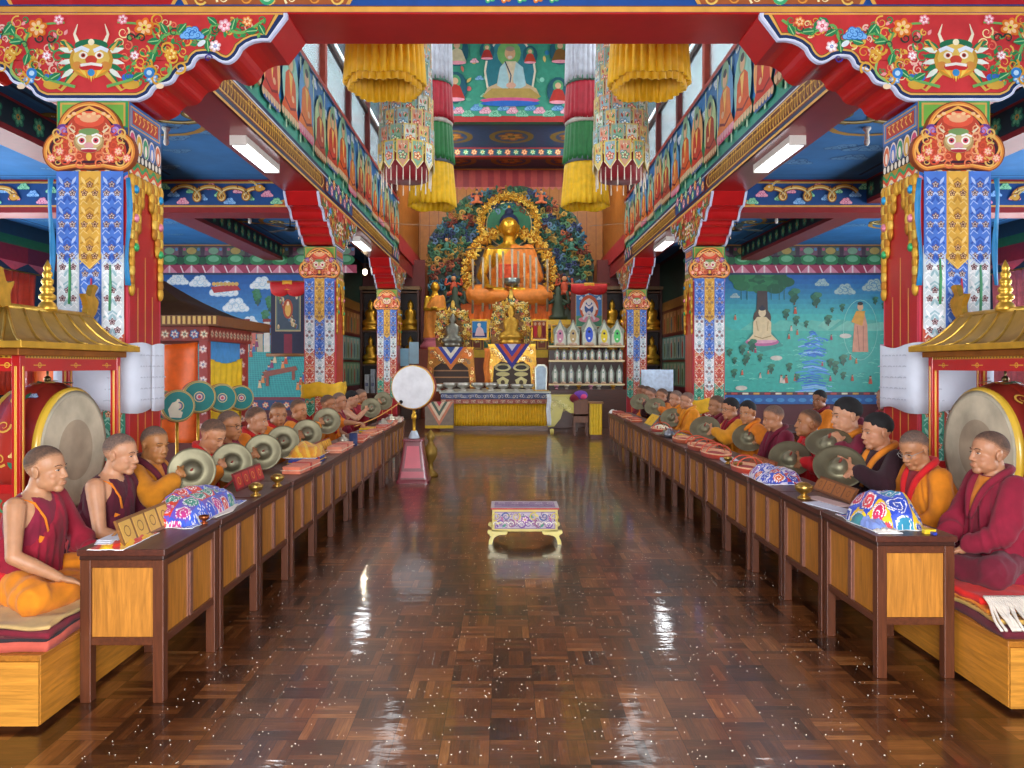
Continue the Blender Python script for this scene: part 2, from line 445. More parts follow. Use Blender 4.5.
    for j in range(15):
        row = []
        for i in range(49):
            az = 2 * PI * i / 48; fr = math.cos(az)      # az 0 = face
            lim = 27 - 5 * (.97 - fr) if fr > .72 else (25.7 - (.72 - fr) / .52 * 14 if fr > .2 else (11.7 - (.2 - fr) / .3 * 26 if fr > -.1 else -14.3 - (-.1 - fr) / .9 * 18))
            if t > .005: lim -= (3 if fr > .75 else 15 if fr > -.1 else 9) + 6 * nz((math.cos(az) * 6, math.sin(az) * 6, 2.2))
            el = math.radians(90 - (90 - lim) * j / 14)
            tt = t * (1 - (j / 13.2) ** 5 * 1.1) + (nz((math.cos(az) * 2, math.sin(az) * 2, el * 3), 3 if t < .005 else 9) * t * (.25 if t < .005 else .5))
            row.append(V((math.sin(az) * math.cos(el) * (.0742 + tt), -.008 + math.cos(az) * math.cos(el) * (.0925 + tt), .03 + math.sin(el) * (.0857 + tt))))
        rows.append(row)
    hb.grid(rows); hc_, sk_ = np.array(lin(hb.col)), np.array(lin(skin))
    for q in range(len(hb.c)):
        j = q // 48; az = 2 * PI * (q % 48) / 48; k_ = (.0, .12, .35, .62)[max(0, j - 10)] if t < .005 else 0
        if t < .005: k_ = min(.85, k_ + .18 + .12 * nz((math.cos(az) * 3, math.sin(az) * 3, j * .5)))
        hb.c[q] = tuple(hc_ * (1 - k_) + sk_ * k_)
    hb.build('hair', 'hair', root, True)
    for sx in (-1, 1):
        eb = B('#e9ddd0'); eb.M = H4
        op = g('open', .55); c = V((sx * .031, .0745, -.0015))
        eb.ell(c, (.0125, .0062, .0042 * (.4 + op)), Matrix.Rotation(-sx * .32, 3, 'Z'), 12, 8, '#d8c9bb' if op > .3 else skin)
        if op > .3: eb.ell(c + V((0, .0042, -.0004)), (.0048, .0026, .0042), None, 10, 8, '#1a0f0a')
        eb.tube([c + V((sx * dx * .0135, .0065 - abs(dx) ** 2 * .004 - sx * 0, dz * .0042 * (.35 + op) - .0004)) for dx, dz in ((-1, -.2), (-.5, .75), (0, 1), (.5, .8), (1, .1))], .0015, 6, '#20120c')
        eb.build('eye', 'plain', body, True, off=(0, 0, 0))
        wb = B('#241813'); wb.M = H4
        wb.tube([V((sx * x, y, z)) for x, y, z in ((.014, .0875, .0185), (.026, .0855, .0235), (.038, .079, .0225), (.048, .069, .0165))], [.002, .0032, .003, .0014], 8, flat=.6)
        wb.build('eyebrow', 'hair', body, True, off=(0, 0, 0))
    if g('glasses'):
        gb = B('#1b1a1c' if g('glasses') == 'dark' else '#8d8a86'); gb.M = H4
        for sx in (-1, 1):
            gb.tube([V((sx * (.033 + .021 * math.cos(a)), .093 - .006 * math.cos(a) * 1 - .004, -.004 + .016 * math.sin(a))) for a in (2 * PI * k / 20 for k in range(20))], .0016, 6, closed=True)
            gb.tube([V((sx * .054, .086, .001)), V((sx * .075, .04, .003)), V((sx * .079, -.005, .002))], .0015, 6)
        gb.tube([V((-.012, .096, 0)), V((0, .1, .003)), V((.012, .096, 0))], .0015, 6); gb.build('glasses', 'plain', root, True)
    # ---- lower robe over the crossed legs
    lw = B()
    lw.ell((0, 0, .1), (.2, .17, .14)); lw.ell((0, .18, .07), (.25, .2, .075)); lw.loft([(.1, .19, .15, 0, 0), (.2, .168, .128, 0, .01), (.3, .158, .118, 0, .035)], 20)
    for sx in (-1, 1):
        lw.cap((sx * .1, .03, .1), (sx * .31, .26, .095), .112, .09); lw.cap((sx * .31, .26, .08), (-sx * .02, .37, .06), .085, .062)
    cv = .012 if vx < .008 else .018
    ph = RND.uniform(0, 50)
    def fl(p):
        a = nz((p.x * 3 + ph, p.y * 9 + p.x * 4, p.z * 7)); c = nz((p.x * 8 + ph, p.y * 16, p.z * 14))
        return (.45 - abs(a) * 1.2) * .034 + (.4 - abs(c)) * .012 - .010
    finish_vox(vox(lw, cv, 3), 'lower_robe', 'cloth', g('skirt', '#7a1626'), root, fl)
    robe = g('robe', '#d9780f'); inner = g('inner', '#8e1320')
    def fold(p):
        q = T.transposed() @ (p - piv); an = math.atan2(q.x, q.y); k = min(1, max(0, (.57 - q.z) * 2.6))
        w_ = an + .25 * nz(p, 3.3); a = nz((w_ * 3.4 + ph, q.z * 1.6 + w_ * .8, p.x * 2)); c = nz((w_ * 8 + ph, q.z * 3 + w_ * 3, 3.1 + p.y * 2))
        return max(-.008, ((.30 - abs(a) * 1.5) * .042 + (.3 - abs(c)) * .018) * k - .002)
    def arm_cover(b, i, r0=.078, r1=.07, to=.75):
        s_, e, w = arms[i]; b.cap(s_, e, r0, r1); b.cap(e, e.lerp(w, to), r1, r1 * .82)
    if st in ('cape', 'shawl'):
        b = B(); b.M = M4; k = 1.03 if st == 'cape' else .99
        b.loft([(.0, .27 * k, .21 * k, 0, .02), (.12, .25 * k, .19 * k, 0, .02), (.28, .225 * k, .16 * k, 0, .015), (.42, .215 * k, .142 * k, 0, .01), (.50, .198 * k, .12 * k, 0, 0), (.55, .168 * k, .106 * k, 0, -.004), (.585, .112, .088, 0, -.006), (.605, .086, .076, 0, -.006)], 28)
        b.M = None
        for i in (0, 1): arm_cover(b, i, .08, .078, g('cover', .7))
        finish_vox(vox(b, cv, 3), 'cape' if st == 'cape' else 'shawl', 'cloth', robe, root, fold)
        sb = B(inner); sb.M = M4    # folded inner cloth showing at the neck
        cp = curve([V(p) for p in ((.012, .188, .36), (.04, .158, .46), (.072, .108, .55), (.088, .03, .606), (.05, -.06, .63), (-.05, -.06, .63), (-.088, .03, .606), (-.072, .108, .55), (-.04, .158, .46), (-.012, .188, .36))], 4)
        sb.tube(cp, [.012 + .016 * math.sin(PI * min(1, max(0, k / (len(cp) - 1))) ) ** .6 for k in range(len(cp))], 10, flat=.85)
        sb.build('inner_collar', 'cloth', root, True)
        vb = B(g('vest', inner)); vb.M = M4
        vb.grid([[V((x * (1 - (j / 8) * .85), .078 + .098 * math.sin(j / 8 * 1.5) - x * x * 4 * (1 - j / 8) + .004, .60 - j / 8 * .22)) for x in (-.08, -.06, -.03, 0, .03, .06, .08)] for j in range(9)], None, .012, V((0, 1, .3)))
        vb.build('vest', 'cloth', root, True)
    else:
        b = B(); b.M = M4
        b.loft([(.05, .20, .155, 0, .01), (.25, .172, .13, 0, .012), (.38, .176, .132, 0, .012), (.47, .184, .127, 0, .006), (.53, .178, .108, 0, 0), (.572, .14, .088, 0, 0), (.59, .10, .078, 0, 0)], 28)
        b.M = None
        cuts = [(tp((.128, 0, .5)), T @ V((.93, .05, .36))), (tp((-.128, 0, .5)), T @ V((-.93, .05, .36))), (tp((0, .135, .50)), T @ V((0, .75, .62)))]
        vest = finish_vox(vox(b, cv * .8, 2, cuts), 'vest', 'cloth', g('vest', '#7a1626'), root, lambda p: fold(p) * .35)
        tb = B('#e07a14'); tb.M = M4
        tb.tube([V(p) for p in ((.125, -.07, .50), (.118, -.02, .578), (.105, .06, .565), (.085, .12, .49), (.06, .142, .40))], .007, 8)
        tb.grid([[V((.055 + i * .03, .152 - i * .012 - j * .001, .40 - j * .035 - (i == 1) * .012)) for i in range(3)] for j in range(4)], None, .008, V((.2, 1, .1)))
        tb.build('orange_trim', 'cloth', vest, True, off=(0, 0, 0))
        b = B(); b.M = M4
        b.loft([(.05, .225, .175, 0, .01), (.25, .20, .155, 0, .015), (.38, .20, .155, 0, .015), (.47, .205, .148, 0, .008), (.54, .198, .122, 0, 0), (.585, .145, .098, 0, 0), (.612, .10, .085, 0, 0)], 28)
        b.M = None; cut = [(tp((-.045, 0, .585)), T @ V((.74, .18, .65)))]
        # the covered left arm joins after the cut
        me = vox(b, cv, 1, cut); bb = B()
        co, _ = vget(me); bb.v = [tuple(p) for p in co]; bb.f = [tuple(p.vertices) for p in me.polygons]; bb.c = [(1, 1, 1, 1)] * len(bb.f)
        arm_cover(bb, 0, .076, .07, .85)
        finish_vox(vox(bb, cv, 3), 'shawl', 'cloth', robe, root, fold)
        sb = B(g('sash', '#c8202a')); sb.M = M4
        sb.loft([(.135, .212, .172, 0, .01), (.145, .22, .18, 0, .01), (.185, .212, .17, 0, .012), (.195, .2, .16, 0, .012)], 28); sb.build('sash', 'cloth', root, True)
    root.location = loc; root.rotation_euler[2] = rotz; root.scale = (sc,) * 3
    root['_arms'] = 0
    del root['_arms']
    R3 = Rz(rotz)
    return root, [V(loc) + R3 @ (a[2] * sc) for a in arms], [R3 @ ((a[2] - a[1]).normalized()) for a in arms]
# ------------------------------------------------------------------ the hall
SC.view_settings.view_transform = 'Standard'; SC.view_settings.look = 'None'; SC.view_settings.gamma = 1
SC.view_settings.use_curve_mapping = False
RED, DRED, GOLD, NAVY, BLUE, TEAL, GRN, PINK, WHT, ORG, YEL = '#b3171b', '#7d1519', '#d9a13a', '#12335e', '#1c5fae', '#2fa79b', '#2f8f4e', '#e58a9a', '#f0ece0', '#e27a1c', '#e8bb1e'
# floor of wooden finger parquet
def floor_mat():
    m = bpy.data.materials.new('parquet'); m.use_nodes = True; t = m.node_tree; t.nodes.clear()
    L = t.links.new
    def mt(op, a, b=None, c=None):
        n = nd(t, 'ShaderNodeMath', operation=op)
        for i, q in enumerate((a, b, c)):
            if q is None: continue
            if isinstance(q, (int, float)): n.inputs[i].default_value = q
            else: L(q, n.inputs[i])
        return n.outputs[0]
    out = nd(t, 'ShaderNodeOutputMaterial'); b = nd(t, 'ShaderNodeBsdfPrincipled'); L(b.outputs[0], out.inputs[0])
    tc = nd(t, 'ShaderNodeTexCoord'); sp = nd(t, 'ShaderNodeSeparateXYZ'); L(tc.outputs['Object'], sp.inputs[0])
    x = mt('DIVIDE', sp.outputs[0], .193); y = mt('DIVIDE', sp.outputs[1], .193)
    ix, iy = mt('FLOOR', x), mt('FLOOR', y); fx, fy = mt('FRACT', x), mt('FRACT', y)
    par = mt('FLOORED_MODULO', mt('ADD', ix, iy), 2.0)
    u = mt('ADD', mt('MULTIPLY', fx, par), mt('MULTIPLY', fy, mt('SUBTRACT', 1.0, par)))
    w = mt('ADD', mt('MULTIPLY', fy, par), mt('MULTIPLY', fx, mt('SUBTRACT', 1.0, par)))
    f5 = mt('MULTIPLY', u, 5.0); fi = mt('FLOOR', f5)
    cb = nd(t, 'ShaderNodeCombineXYZ'); L(ix, cb.inputs[0]); L(iy, cb.inputs[1]); L(fi, cb.inputs[2])
    wn = nd(t, 'ShaderNodeTexWhiteNoise', noise_dimensions='3D'); L(cb.outputs[0], wn.inputs[0])
    cb2 = nd(t, 'ShaderNodeCombineXYZ'); L(ix, cb2.inputs[0]); L(iy, cb2.inputs[1])
    wn2 = nd(t, 'ShaderNodeTexWhiteNoise', noise_dimensions='3D'); L(cb2.outputs[0], wn2.inputs[0])
    gr = nd(t, 'ShaderNodeCombineXYZ'); L(mt('MULTIPLY', f5, 3.0), gr.inputs[0]); L(mt('MULTIPLY', w, 1.2), gr.inputs[1]); L(mt('ADD', mt('MULTIPLY', wn.outputs[0], 40.0), fi), gr.inputs[2])
    n1 = nd(t, 'ShaderNodeTexNoise', i_Scale=1.6, i_Detail=5.0); L(gr.outputs[0], n1.inputs['Vector'])
    big = nd(t, 'ShaderNodeTexNoise', i_Scale=.9, i_Detail=3.0); L(tc.outputs['Object'], big.inputs['Vector'])
    v = mt('ADD', mt('ADD', mt('MULTIPLY', wn.outputs[0], .36), mt('MULTIPLY', wn2.outputs[0], .28)), mt('ADD', mt('MULTIPLY', n1.outputs[0], .5), mt('MULTIPLY', mt('SUBTRACT', big.outputs[0], .5), .5)))
    cr = nd(t, 'ShaderNodeValToRGB'); L(v, cr.inputs[0]); e = cr.color_ramp.elements
    e[0].position = .22; e[0].color = lin('#1e1008'); e[1].position = 1.0; e[1].color = lin('#a06a3a')
    for p_, c_ in ((.42, '#40220f'), (.62, '#5c3318'), (.8, '#784622')):
        q = e.new(p_); q.color = lin(c_)
    gap = mt('MULTIPLY', mt('GREATER_THAN', mt('ABSOLUTE', mt('SUBTRACT', mt('FRACT', f5), .5)), .475), .5)
    gap = mt('MAXIMUM', gap, mt('MULTIPLY', mt('GREATER_THAN', mt('ABSOLUTE', mt('SUBTRACT', w, .5)), .488), .8))
    mx = nd(t, 'ShaderNodeMix', data_type='RGBA'); L(gap, mx.inputs[0]); L(cr.outputs[0], mx.inputs[6]); mx.inputs[7].default_value = lin('#120805')
    L(mx.outputs[2], b.inputs['Base Color'])
    b.inputs['Roughness'].default_value = .32; b.inputs['Coat Weight'].default_value = .7; b.inputs['Coat Roughness'].default_value = .06
    wv = nd(t, 'ShaderNodeMapping'); wv.inputs['Scale'].default_value = (3.2, 9, 1); L(tc.outputs['Object'], wv.inputs[0])
    nn = nd(t, 'ShaderNodeTexNoise', i_Scale=1.3, i_Detail=3.0); L(wv.outputs[0], nn.inputs['Vector'])
    h = mt('SUBTRACT', mt('ADD', mt('MULTIPLY', nn.outputs[0], .6), mt('MULTIPLY', wn.outputs[0], .05)), mt('MULTIPLY', gap, .12))
    bp = nd(t, 'ShaderNodeBump', i_Strength=.16, i_Distance=.02); L(h, bp.inputs['Height'])
    L(bp.outputs[0], b.inputs['Normal']); L(bp.outputs[0], b.inputs['Coat Normal'])
    return m
b = B(); b.box(-10.9, 10.9, -1.75, 25.3, -.12, 0); tag(b.build('floor', 'plain', mat=floor_mat()), kind='structure')

CI, CO = 2.97, 3.49                       # inner and outer faces of the column lines
CYS = (5.78, 12.8, 19.95)                 # fronts of the three pairs of columns
CW = .53; ZB = 4.14                       # column width, underside of the beams
# outer shell
b = B('#6b2a22'); b.box(-10.9, -1.32, -1.75, -1.55, 0, 4.9); b.box(1.32, 10.9, -1.75, -1.55, 0, 4.9); b.box(-1.32, 1.32, -1.75, -1.55, 2.75, 4.9)
struct(b, 'wall_front', 'plaster')
for sd, nm in ((-1, 'wall_left'), (1, 'wall_right')):
    b = B('#173a52'); x0, x1 = sorted((sd * 10.7, sd * 10.9)); prev = -1.55
    for wy in (0.6, 4.2, 7.8, 11.2, 14.6):
        b.box(x0, x1, prev, wy, 0, 4.7); b.box(x0, x1, wy, wy + 2.4, 0, .9); b.box(x0, x1, wy, wy + 2.4, 3.45, 4.7); prev = wy + 2.4
    b.box(x0, x1, prev, 19.7, 0, 4.7)
    b.frame((sd * 10.7, 0, 0), (0, 1, 0), (0, 0, 1), (-sd, 0, 0))
    for k in range(21):                    # painted frieze of hanging cloth under the ceiling
        y = -1 + k * 1.0; b.rect(y, 3.75, y + 1, 4.1, '#8a2034' if k % 2 else '#6b1d3a'); b.rect(y, 4.1, y + 1, 4.3, '#1e6b45')
        b.poly([(y, 3.75), (y + .5, 3.55), (y + 1, 3.75)], '#bf6070')
    struct(b, nm, 'paint')
n_ = 0
for sd in (-1, 1):
    for wy in (0.6, 4.2, 7.8, 11.2, 14.6):
        n_ += 1; f = B('#8c1b1e'); x0, x1 = sorted((sd * 10.66, sd * 10.9))
        f.box(x0, x1, wy, wy + .09, .9, 3.45); f.box(x0, x1, wy + 2.31, wy + 2.4, .9, 3.45); f.box(x0, x1, wy, wy + 2.4, .9, .99); f.box(x0, x1, wy, wy + 2.4, 3.36, 3.45); f.box(x0, x1, wy + 1.17, wy + 1.23, .9, 3.45)
        w = struct(f, 'window_%d' % n_, 'lacquer')
        if wy in (11.2, 14.6):
            t = thing('window_curtain', ('red curtain drawn back at the window on the %s wall, %s' % ('left' if sd < 0 else 'right', {11.2: 'nearer of two', 14.6: 'farther of two'}[wy])), 'curtain', (sd * 10.5, wy + 1.2, 3.5), 'red window curtains')
            for e in (0, 1):
                c = B('#e0401c' if sd < 0 else '#ee7a80'); y0 = wy - .1 if e == 0 else wy + 1.12
                rows = [[V((sd * 10.55 + .05 * math.sin(k * 1.9 + j * .1), y0 + k * .06 * (1 - .04 * math.sin(j / 10 * PI)), 3.5 - j * .26)) for k in range(22)] for j in range(11)]
                c.grid(rows, None, .006, V((1, 0, 0))); c.build('panel', 'silk', t, True)
            c = B('#c9a04a'); c.tube([(sd * 10.55, wy - .2, 3.52), (sd * 10.55, wy + 2.7, 3.52)], .018); c.build('rail', 'brass', t, True)
# painted ceilings of the side aisles
def dragon(b, x, y, L, h, body, edge, fx=1, nseg=26, ph=0):
    nseg = 80; pts = [(x + fx * (L * (k / nseg - .5) + h * .62 * math.sin(k / nseg * 6.4 * PI + ph)), y + h * .62 * math.cos(k / nseg * 6.4 * PI + ph) * (1 - .3 * k / nseg)) for k in range(nseg + 1)]
    b.stroke(pts, h * .4, edge); b.stroke(pts, h * .28, body); b.stroke([(p[0], p[1] - h * .05) for p in pts], h * .08, '#e8d9a0')
    for k in range(3, nseg, 6): b.stroke([pts[k], (pts[k][0] - fx * h * .15, pts[k][1] + h * .34)], h * .12, edge, True)
    hx, hy = pts[-1]; b.oval(hx + fx * h * .2, hy, h * .42, h * .34, edge); b.oval(hx + fx * h * .2, hy, h * .34, h * .27, body)
    b.oval(hx + fx * h * .5, hy - h * .05, h * .2, h * .15, body); b.disc(hx + fx * h * .25, hy + h * .1, h * .07, WHT); b.disc(hx + fx * h * .25, hy + h * .1, h * .035, '#111111')
    for q in (.25, .45): b.stroke([(hx, hy + h * .2), (hx - fx * h * q, hy + h * .55), (hx - fx * h * (q + .25), hy + h * .6)], h * .1, '#e6c268', True)
for sd, nm in ((-1, 'ceiling_left'), (1, 'ceiling_right')):
    b = B('#2468ac'); x0, x1 = sorted((sd * CO, sd * 10.9)); b.box(x0, x1, -1.75, 23.4, 4.6, 4.75)
    b.frame((0, 0, 4.6), (sd, 0, 0), (0, 1, 0), (0, 0, -1))
    for (ya, yb) in ((6.6, 12.6), (13.5, 19.5), (0, 5.6)):
        for (xa, xb) in ((3.6, 5.7), (6.5, 10.4)):
            b.rect(xa, ya, xb, yb, '#2e78bc'); b.stroke([(xa + .1, ya + .1), (xb - .1, ya + .1), (xb - .1, yb - .1), (xa + .1, yb - .1), (xa + .1, ya + .1)], .06, '#12406e')
            cx, cy = (xa + xb) / 2, (ya + yb) / 2
            for k in range(9): b.cloud(cx + RND.uniform(-.8, .8) * (xb - xa) / 2, cy + RND.uniform(-.85, .85) * (yb - ya) / 2, RND.uniform(.16, .28), ('#2a64a0', '#5590c4'))
            b.ring(cx, cy, .72, .09, '#b08a3c'); dragon(b, cx, cy, 1.7, .34, '#8a7a34', '#5c4a24', 1, 22, 1)
    struct(b, nm, 'plaster')
b = B('#5a2320'); b.box(-CO, CO, -1.75, 5.8, 4.9, 5.05); struct(b, 'ceiling_front', 'paint')
b = B('#20344c'); b.box(-CO, CO, 5.6, 20.3, 10.2, 10.35); struct(b, 'ceiling_atrium', 'paint')
b = B('#8a2a20'); b.box(-CO, CO, 5.6, 5.75, 4.9, 10.3); struct(b, 'wall_atrium_front', 'paint')

# ---- beams
def clouds_row(b, x0, x1, y, h, dx):
    pal = [('#2b7ec9', '#8cc4ea'), ('#c9527a', '#f3b3c4'), ('#2f9a6a', '#a7dcb4'), ('#d99a2b', '#f6dd8a')]
    x = x0; k = 0
    while x < x1:
        b.cloud(x, y + h * (.15 if k % 2 else -.1), h * .42, pal[k % 4], 1 if k % 2 else -1); x += dx; k += 1
lt = B(RED); lt.box(-CO - .02, CO + .02, 5.78, 6.31, ZB, 4.9, '#b01a1c')
lt.box(-10.7, -CO - .02, 5.78, 6.31, ZB, 4.9, '#a01a1c'); lt.box(CO + .02, 10.7, 5.78, 6.31, ZB, 4.9, '#a01a1c')
lt_o = struct(lt, 'beam_front', 'lacquer')
fb = B('#164f9a'); fb.frame((0, 5.775, 0), (1, 0, 0), (0, 0, 1), (0, -1, 0)); fb.prism([(-10.6, ZB + .015), (10.6, ZB + .015), (10.6, 4.8), (-10.6, 4.8)], .05, '#174c98')
fb.rect(-10.6, ZB + .015, 10.6, ZB + .055, '#e3a64a'); fb.rect(-10.6, ZB + .055, 10.6, ZB + .062, '#7a3a16')
clouds_row(fb, -1.6, 1.75, ZB + .23, .3, .24)
for k in range(5): fb.flower(-.02 + (k - 2) * .12, ZB + .13, .055, (ORG if k % 2 else '#3fae74', '#f7e7c0', '#2d6fc0', WHT))
for sx in (-1, 1):
    for X in (1.92, 3.23, 4.6, 6.2, 7.8):
        w = .62; c = '#c8321e' if X != 3.23 else '#b3171b'
        fb.poly([(sx * (X - w), ZB + .065), (sx * (X + w), ZB + .065), (sx * (X + w + .3), ZB + .6), (sx * (X - w - .3), ZB + .6)], '#e3a64a')
        fb.poly([(sx * (X - w + .03), ZB + .065), (sx * (X + w - .03), ZB + .065), (sx * (X + w + .25), ZB + .6), (sx * (X - w - .25), ZB + .6)], '#a4562a' if X != 3.23 else c)
        if X != 3.23:
            for k in range(13): fb.spiral(sx * (X - w + .1 + k * .085), ZB + .11 + .05 * (k % 2), .05, ('#f0c860', '#f7e9b0', '#e89a3a')[k % 3], 1.3, .018, k, 1 if k % 2 else -1)
            fb.disc(sx * X, ZB + .12, .06, '#3fae74'); fb.disc(sx * X, ZB + .12, .035, '#bfe6c8')
fb.build('painted_fascia', 'paint', lt_o)

# side beams run along the aisle over the columns, second beams further out, cross beams at the second columns
def script_row(b, x0, x1, y, h):
    x = x0
    while x < x1:
        w = RND.uniform(.05, .09); c = '#e0ad44'
        b.rect(x, y + h * .38, x + w, y + h * .5, c)
        b.stroke([(x + w * .2, y + h * .4), (x + w * .3, y), (x + w * RND.uniform(.1, .5), y - h * .4)], .014, c); b.stroke([(x + w * .8, y + h * .4), (x + w * .7, y + h * .1), (x + w * .4, y - h * RND.uniform(0, .2))], .014, c)
        if RND.random() < .5: b.ring(x + w * .5, y + h * .62, .018, .012, c, 8)
        x += w + .016
for sd, nm in ((-1, 'beam_left'), (1, 'beam_right')):
    x0, x1 = sorted((sd * CI, sd * CO)); b = B('#8e1518'); b.box(x0, x1, 6.31, 23.2, ZB, 4.6); o = struct(b, nm, 'lacquer')
    f = B('#b3171b'); f.frame((sd * (CI - .015), 0, 0), (0, 1, 0), (0, 0, 1), (-sd, 0, 0)); f.prism([(6.32, ZB), (20.2, ZB), (20.2, 4.52), (6.32, 4.52)], .03, '#7a2417')
    f.rect(6.32, ZB, 20.2, ZB + .03, '#e3b25a'); f.rect(6.32, ZB + .03, 20.2, ZB + .07, '#12335e'); f.rect(6.32, 4.47, 20.2, 4.52, '#12335e'); f.rect(6.32, 4.45, 20.2, 4.47, '#cfd8e8')
    for (ya, yb) in ((6.5, 11.9), (14.0, 18.9)):
        f.poly([(ya, ZB + .09), (yb - .12, ZB + .09), (yb, ZB + .18), (yb, 4.36), (yb - .12, 4.44), (ya, 4.44)], '#e0b45c')
        f.poly([(ya, ZB + .11), (yb - .13, ZB + .11), (yb - .03, ZB + .19), (yb - .03, 4.35), (yb - .13, 4.42), (ya, 4.42)], '#4a1d14')
        f.poly([(ya, ZB + .125), (yb - .14, ZB + .125), (yb - .05, ZB + .2), (yb - .05, 4.34), (yb - .14, 4.405), (ya, 4.405)], '#6d2f16')
        script_row(f, ya + .1, yb - .25, (ZB + 4.42) / 2 + .01, .17)
    for (ya, yb) in ((11.95, 14.0), (18.95, 20.1)):
        f.rect(ya, ZB + .08, yb, 4.44, '#1f4f88')
        for k in range(int((yb - ya) / .16)): f.flower(ya + .1 + k * .16, ZB + .17 + .13 * (k % 2), .085, ((ORG, '#f4d58a', '#a81f1f'), ('#3fa870', '#cfe8c0', '#e0b040'), ('#d96a8a', '#f6cdd6', '#2f7a4a'))[k % 3])
    f.build('painted_frieze', 'paint', o)
for sd, nm in ((-1, 'beam_outer_left'), (1, 'beam_outer_right')):
    x0, x1 = sorted((sd * 5.85, sd * 6.3)); b = B('#7c1f22'); b.box(x0, x1, 6.31, 19.65, 4.2, 4.6); o = struct(b, nm, 'paint')
    f = B('#16303a'); f.frame((sd * 5.84, 0, 0), (0, 1, 0), (0, 0, 1), (-sd, 0, 0)); f.prism([(6.4, 4.27), (19.6, 4.27), (19.6, 4.56), (6.4, 4.56)], .02, '#12262f')
    for k in range(33): f.flower(6.6 + k * .4, 4.41, .12, ('#1f6a52', '#5a9a74', '#b98a35'))
    f.build('painted_side', 'paint', o)
for sd, nm in ((-1, 'beam_cross_left'), (1, 'beam_cross_right')):
    x0, x1 = sorted((sd * CO, sd * 10.7)); b = B('#8e1518'); b.box(x0, x1, 12.8, 13.3, ZB - .09, 4.6); o = struct(b, nm, 'paint')
    f = B('#0f3e7c'); f.frame((0, 12.78, 0), (1, 0, 0), (0, 0, 1), (0, -1, 0)); f.prism([(sd * 3.5, ZB), (sd * 10.6, ZB), (sd * 10.6, 4.56), (sd * 3.5, 4.56)], .03, '#104684')
    f.rect(sd * 3.5, ZB, sd * 10.6, ZB + .03, '#e3a64a'); f.rect(sd * 3.5, 4.53, sd * 10.6, 4.56, '#c79a42')
    f.poly([(sd * 3.5, ZB + .03), (sd * 4.0, ZB + .03), (sd * 3.9, ZB + .1), (sd * 3.72, ZB + .16), (sd * 3.6, ZB + .3), (sd * 3.5, ZB + .34)], '#d9962c'); f.poly([(sd * 3.5, ZB + .03), (sd * 3.93, ZB + .03), (sd * 3.8, ZB + .1), (sd * 3.68, ZB + .14), (sd * 3.5, ZB + .3)], '#b04a22')
    for k in range(44): f.cloud(sd * (3.95 + k * .155), ZB + .09 + .24 * ((k * 7) % 5) / 4, .085, (('#2f9a6a', '#9fdcb0'), ('#c9527a', '#f3b3c4'), ('#2b7ec9', '#9cc8ee'))[k % 3])
    for c in (4.9, 6.9, 8.9): dragon(f, sd * c, ZB + .22, 1.3, .2, '#d9a03a', '#7a3d16', -sd, 24, c)
    f.build('painted_face', 'paint', o)

# ---- gallery walls round the light well
def lama(b, x, y, s, robe, halo, skin='#e0b48a', seat='#c9527a'):
    "a seated robed figure with a halo on a lotus"
    b.oval(x, y + s * .30, s * .42, s * .52, halo); b.oval(x, y + s * .66, s * .2, s * .22, '#7fae8a' if halo != '#7fae8a' else '#3f7a9a')
    b.poly([(x - s * .46, y - s * .14), (x + s * .46, y - s * .14), (x + s * .36, y - s * .27), (x - s * .36, y - s * .27)], seat)
    for k in range(7): b.oval(x + (k - 3) * s * .125, y - s * .17, s * .06, s * .07, '#d8b890' if seat != '#c9527a' else '#e0a0b0')
    b.poly([(x - s * .43, y - s * .13), (x - s * .3, y + s * .03), (x - s * .25, y + s * .38), (x - s * .1, y + s * .48), (x + s * .1, y + s * .48), (x + s * .25, y + s * .38), (x + s * .3, y + s * .03), (x + s * .43, y - s * .13)], robe)
    b.poly([(x - s * .08, y + s * .46), (x + s * .1, y + s * .44), (x + s * .02, y + s * .1)], '#f0c860'); b.stroke([(x - s * .28, y + s * .02), (x, y - s * .06), (x + s * .28, y + s * .02)], s * .04, '#7a1a20')
    b.disc(x, y + s * .6, s * .115, skin); b.oval(x, y + s * .69, s * .09, s * .06, '#2a2a38'); b.oval(x + s * .12, y + s * .12, s * .07, s * .05, skin)
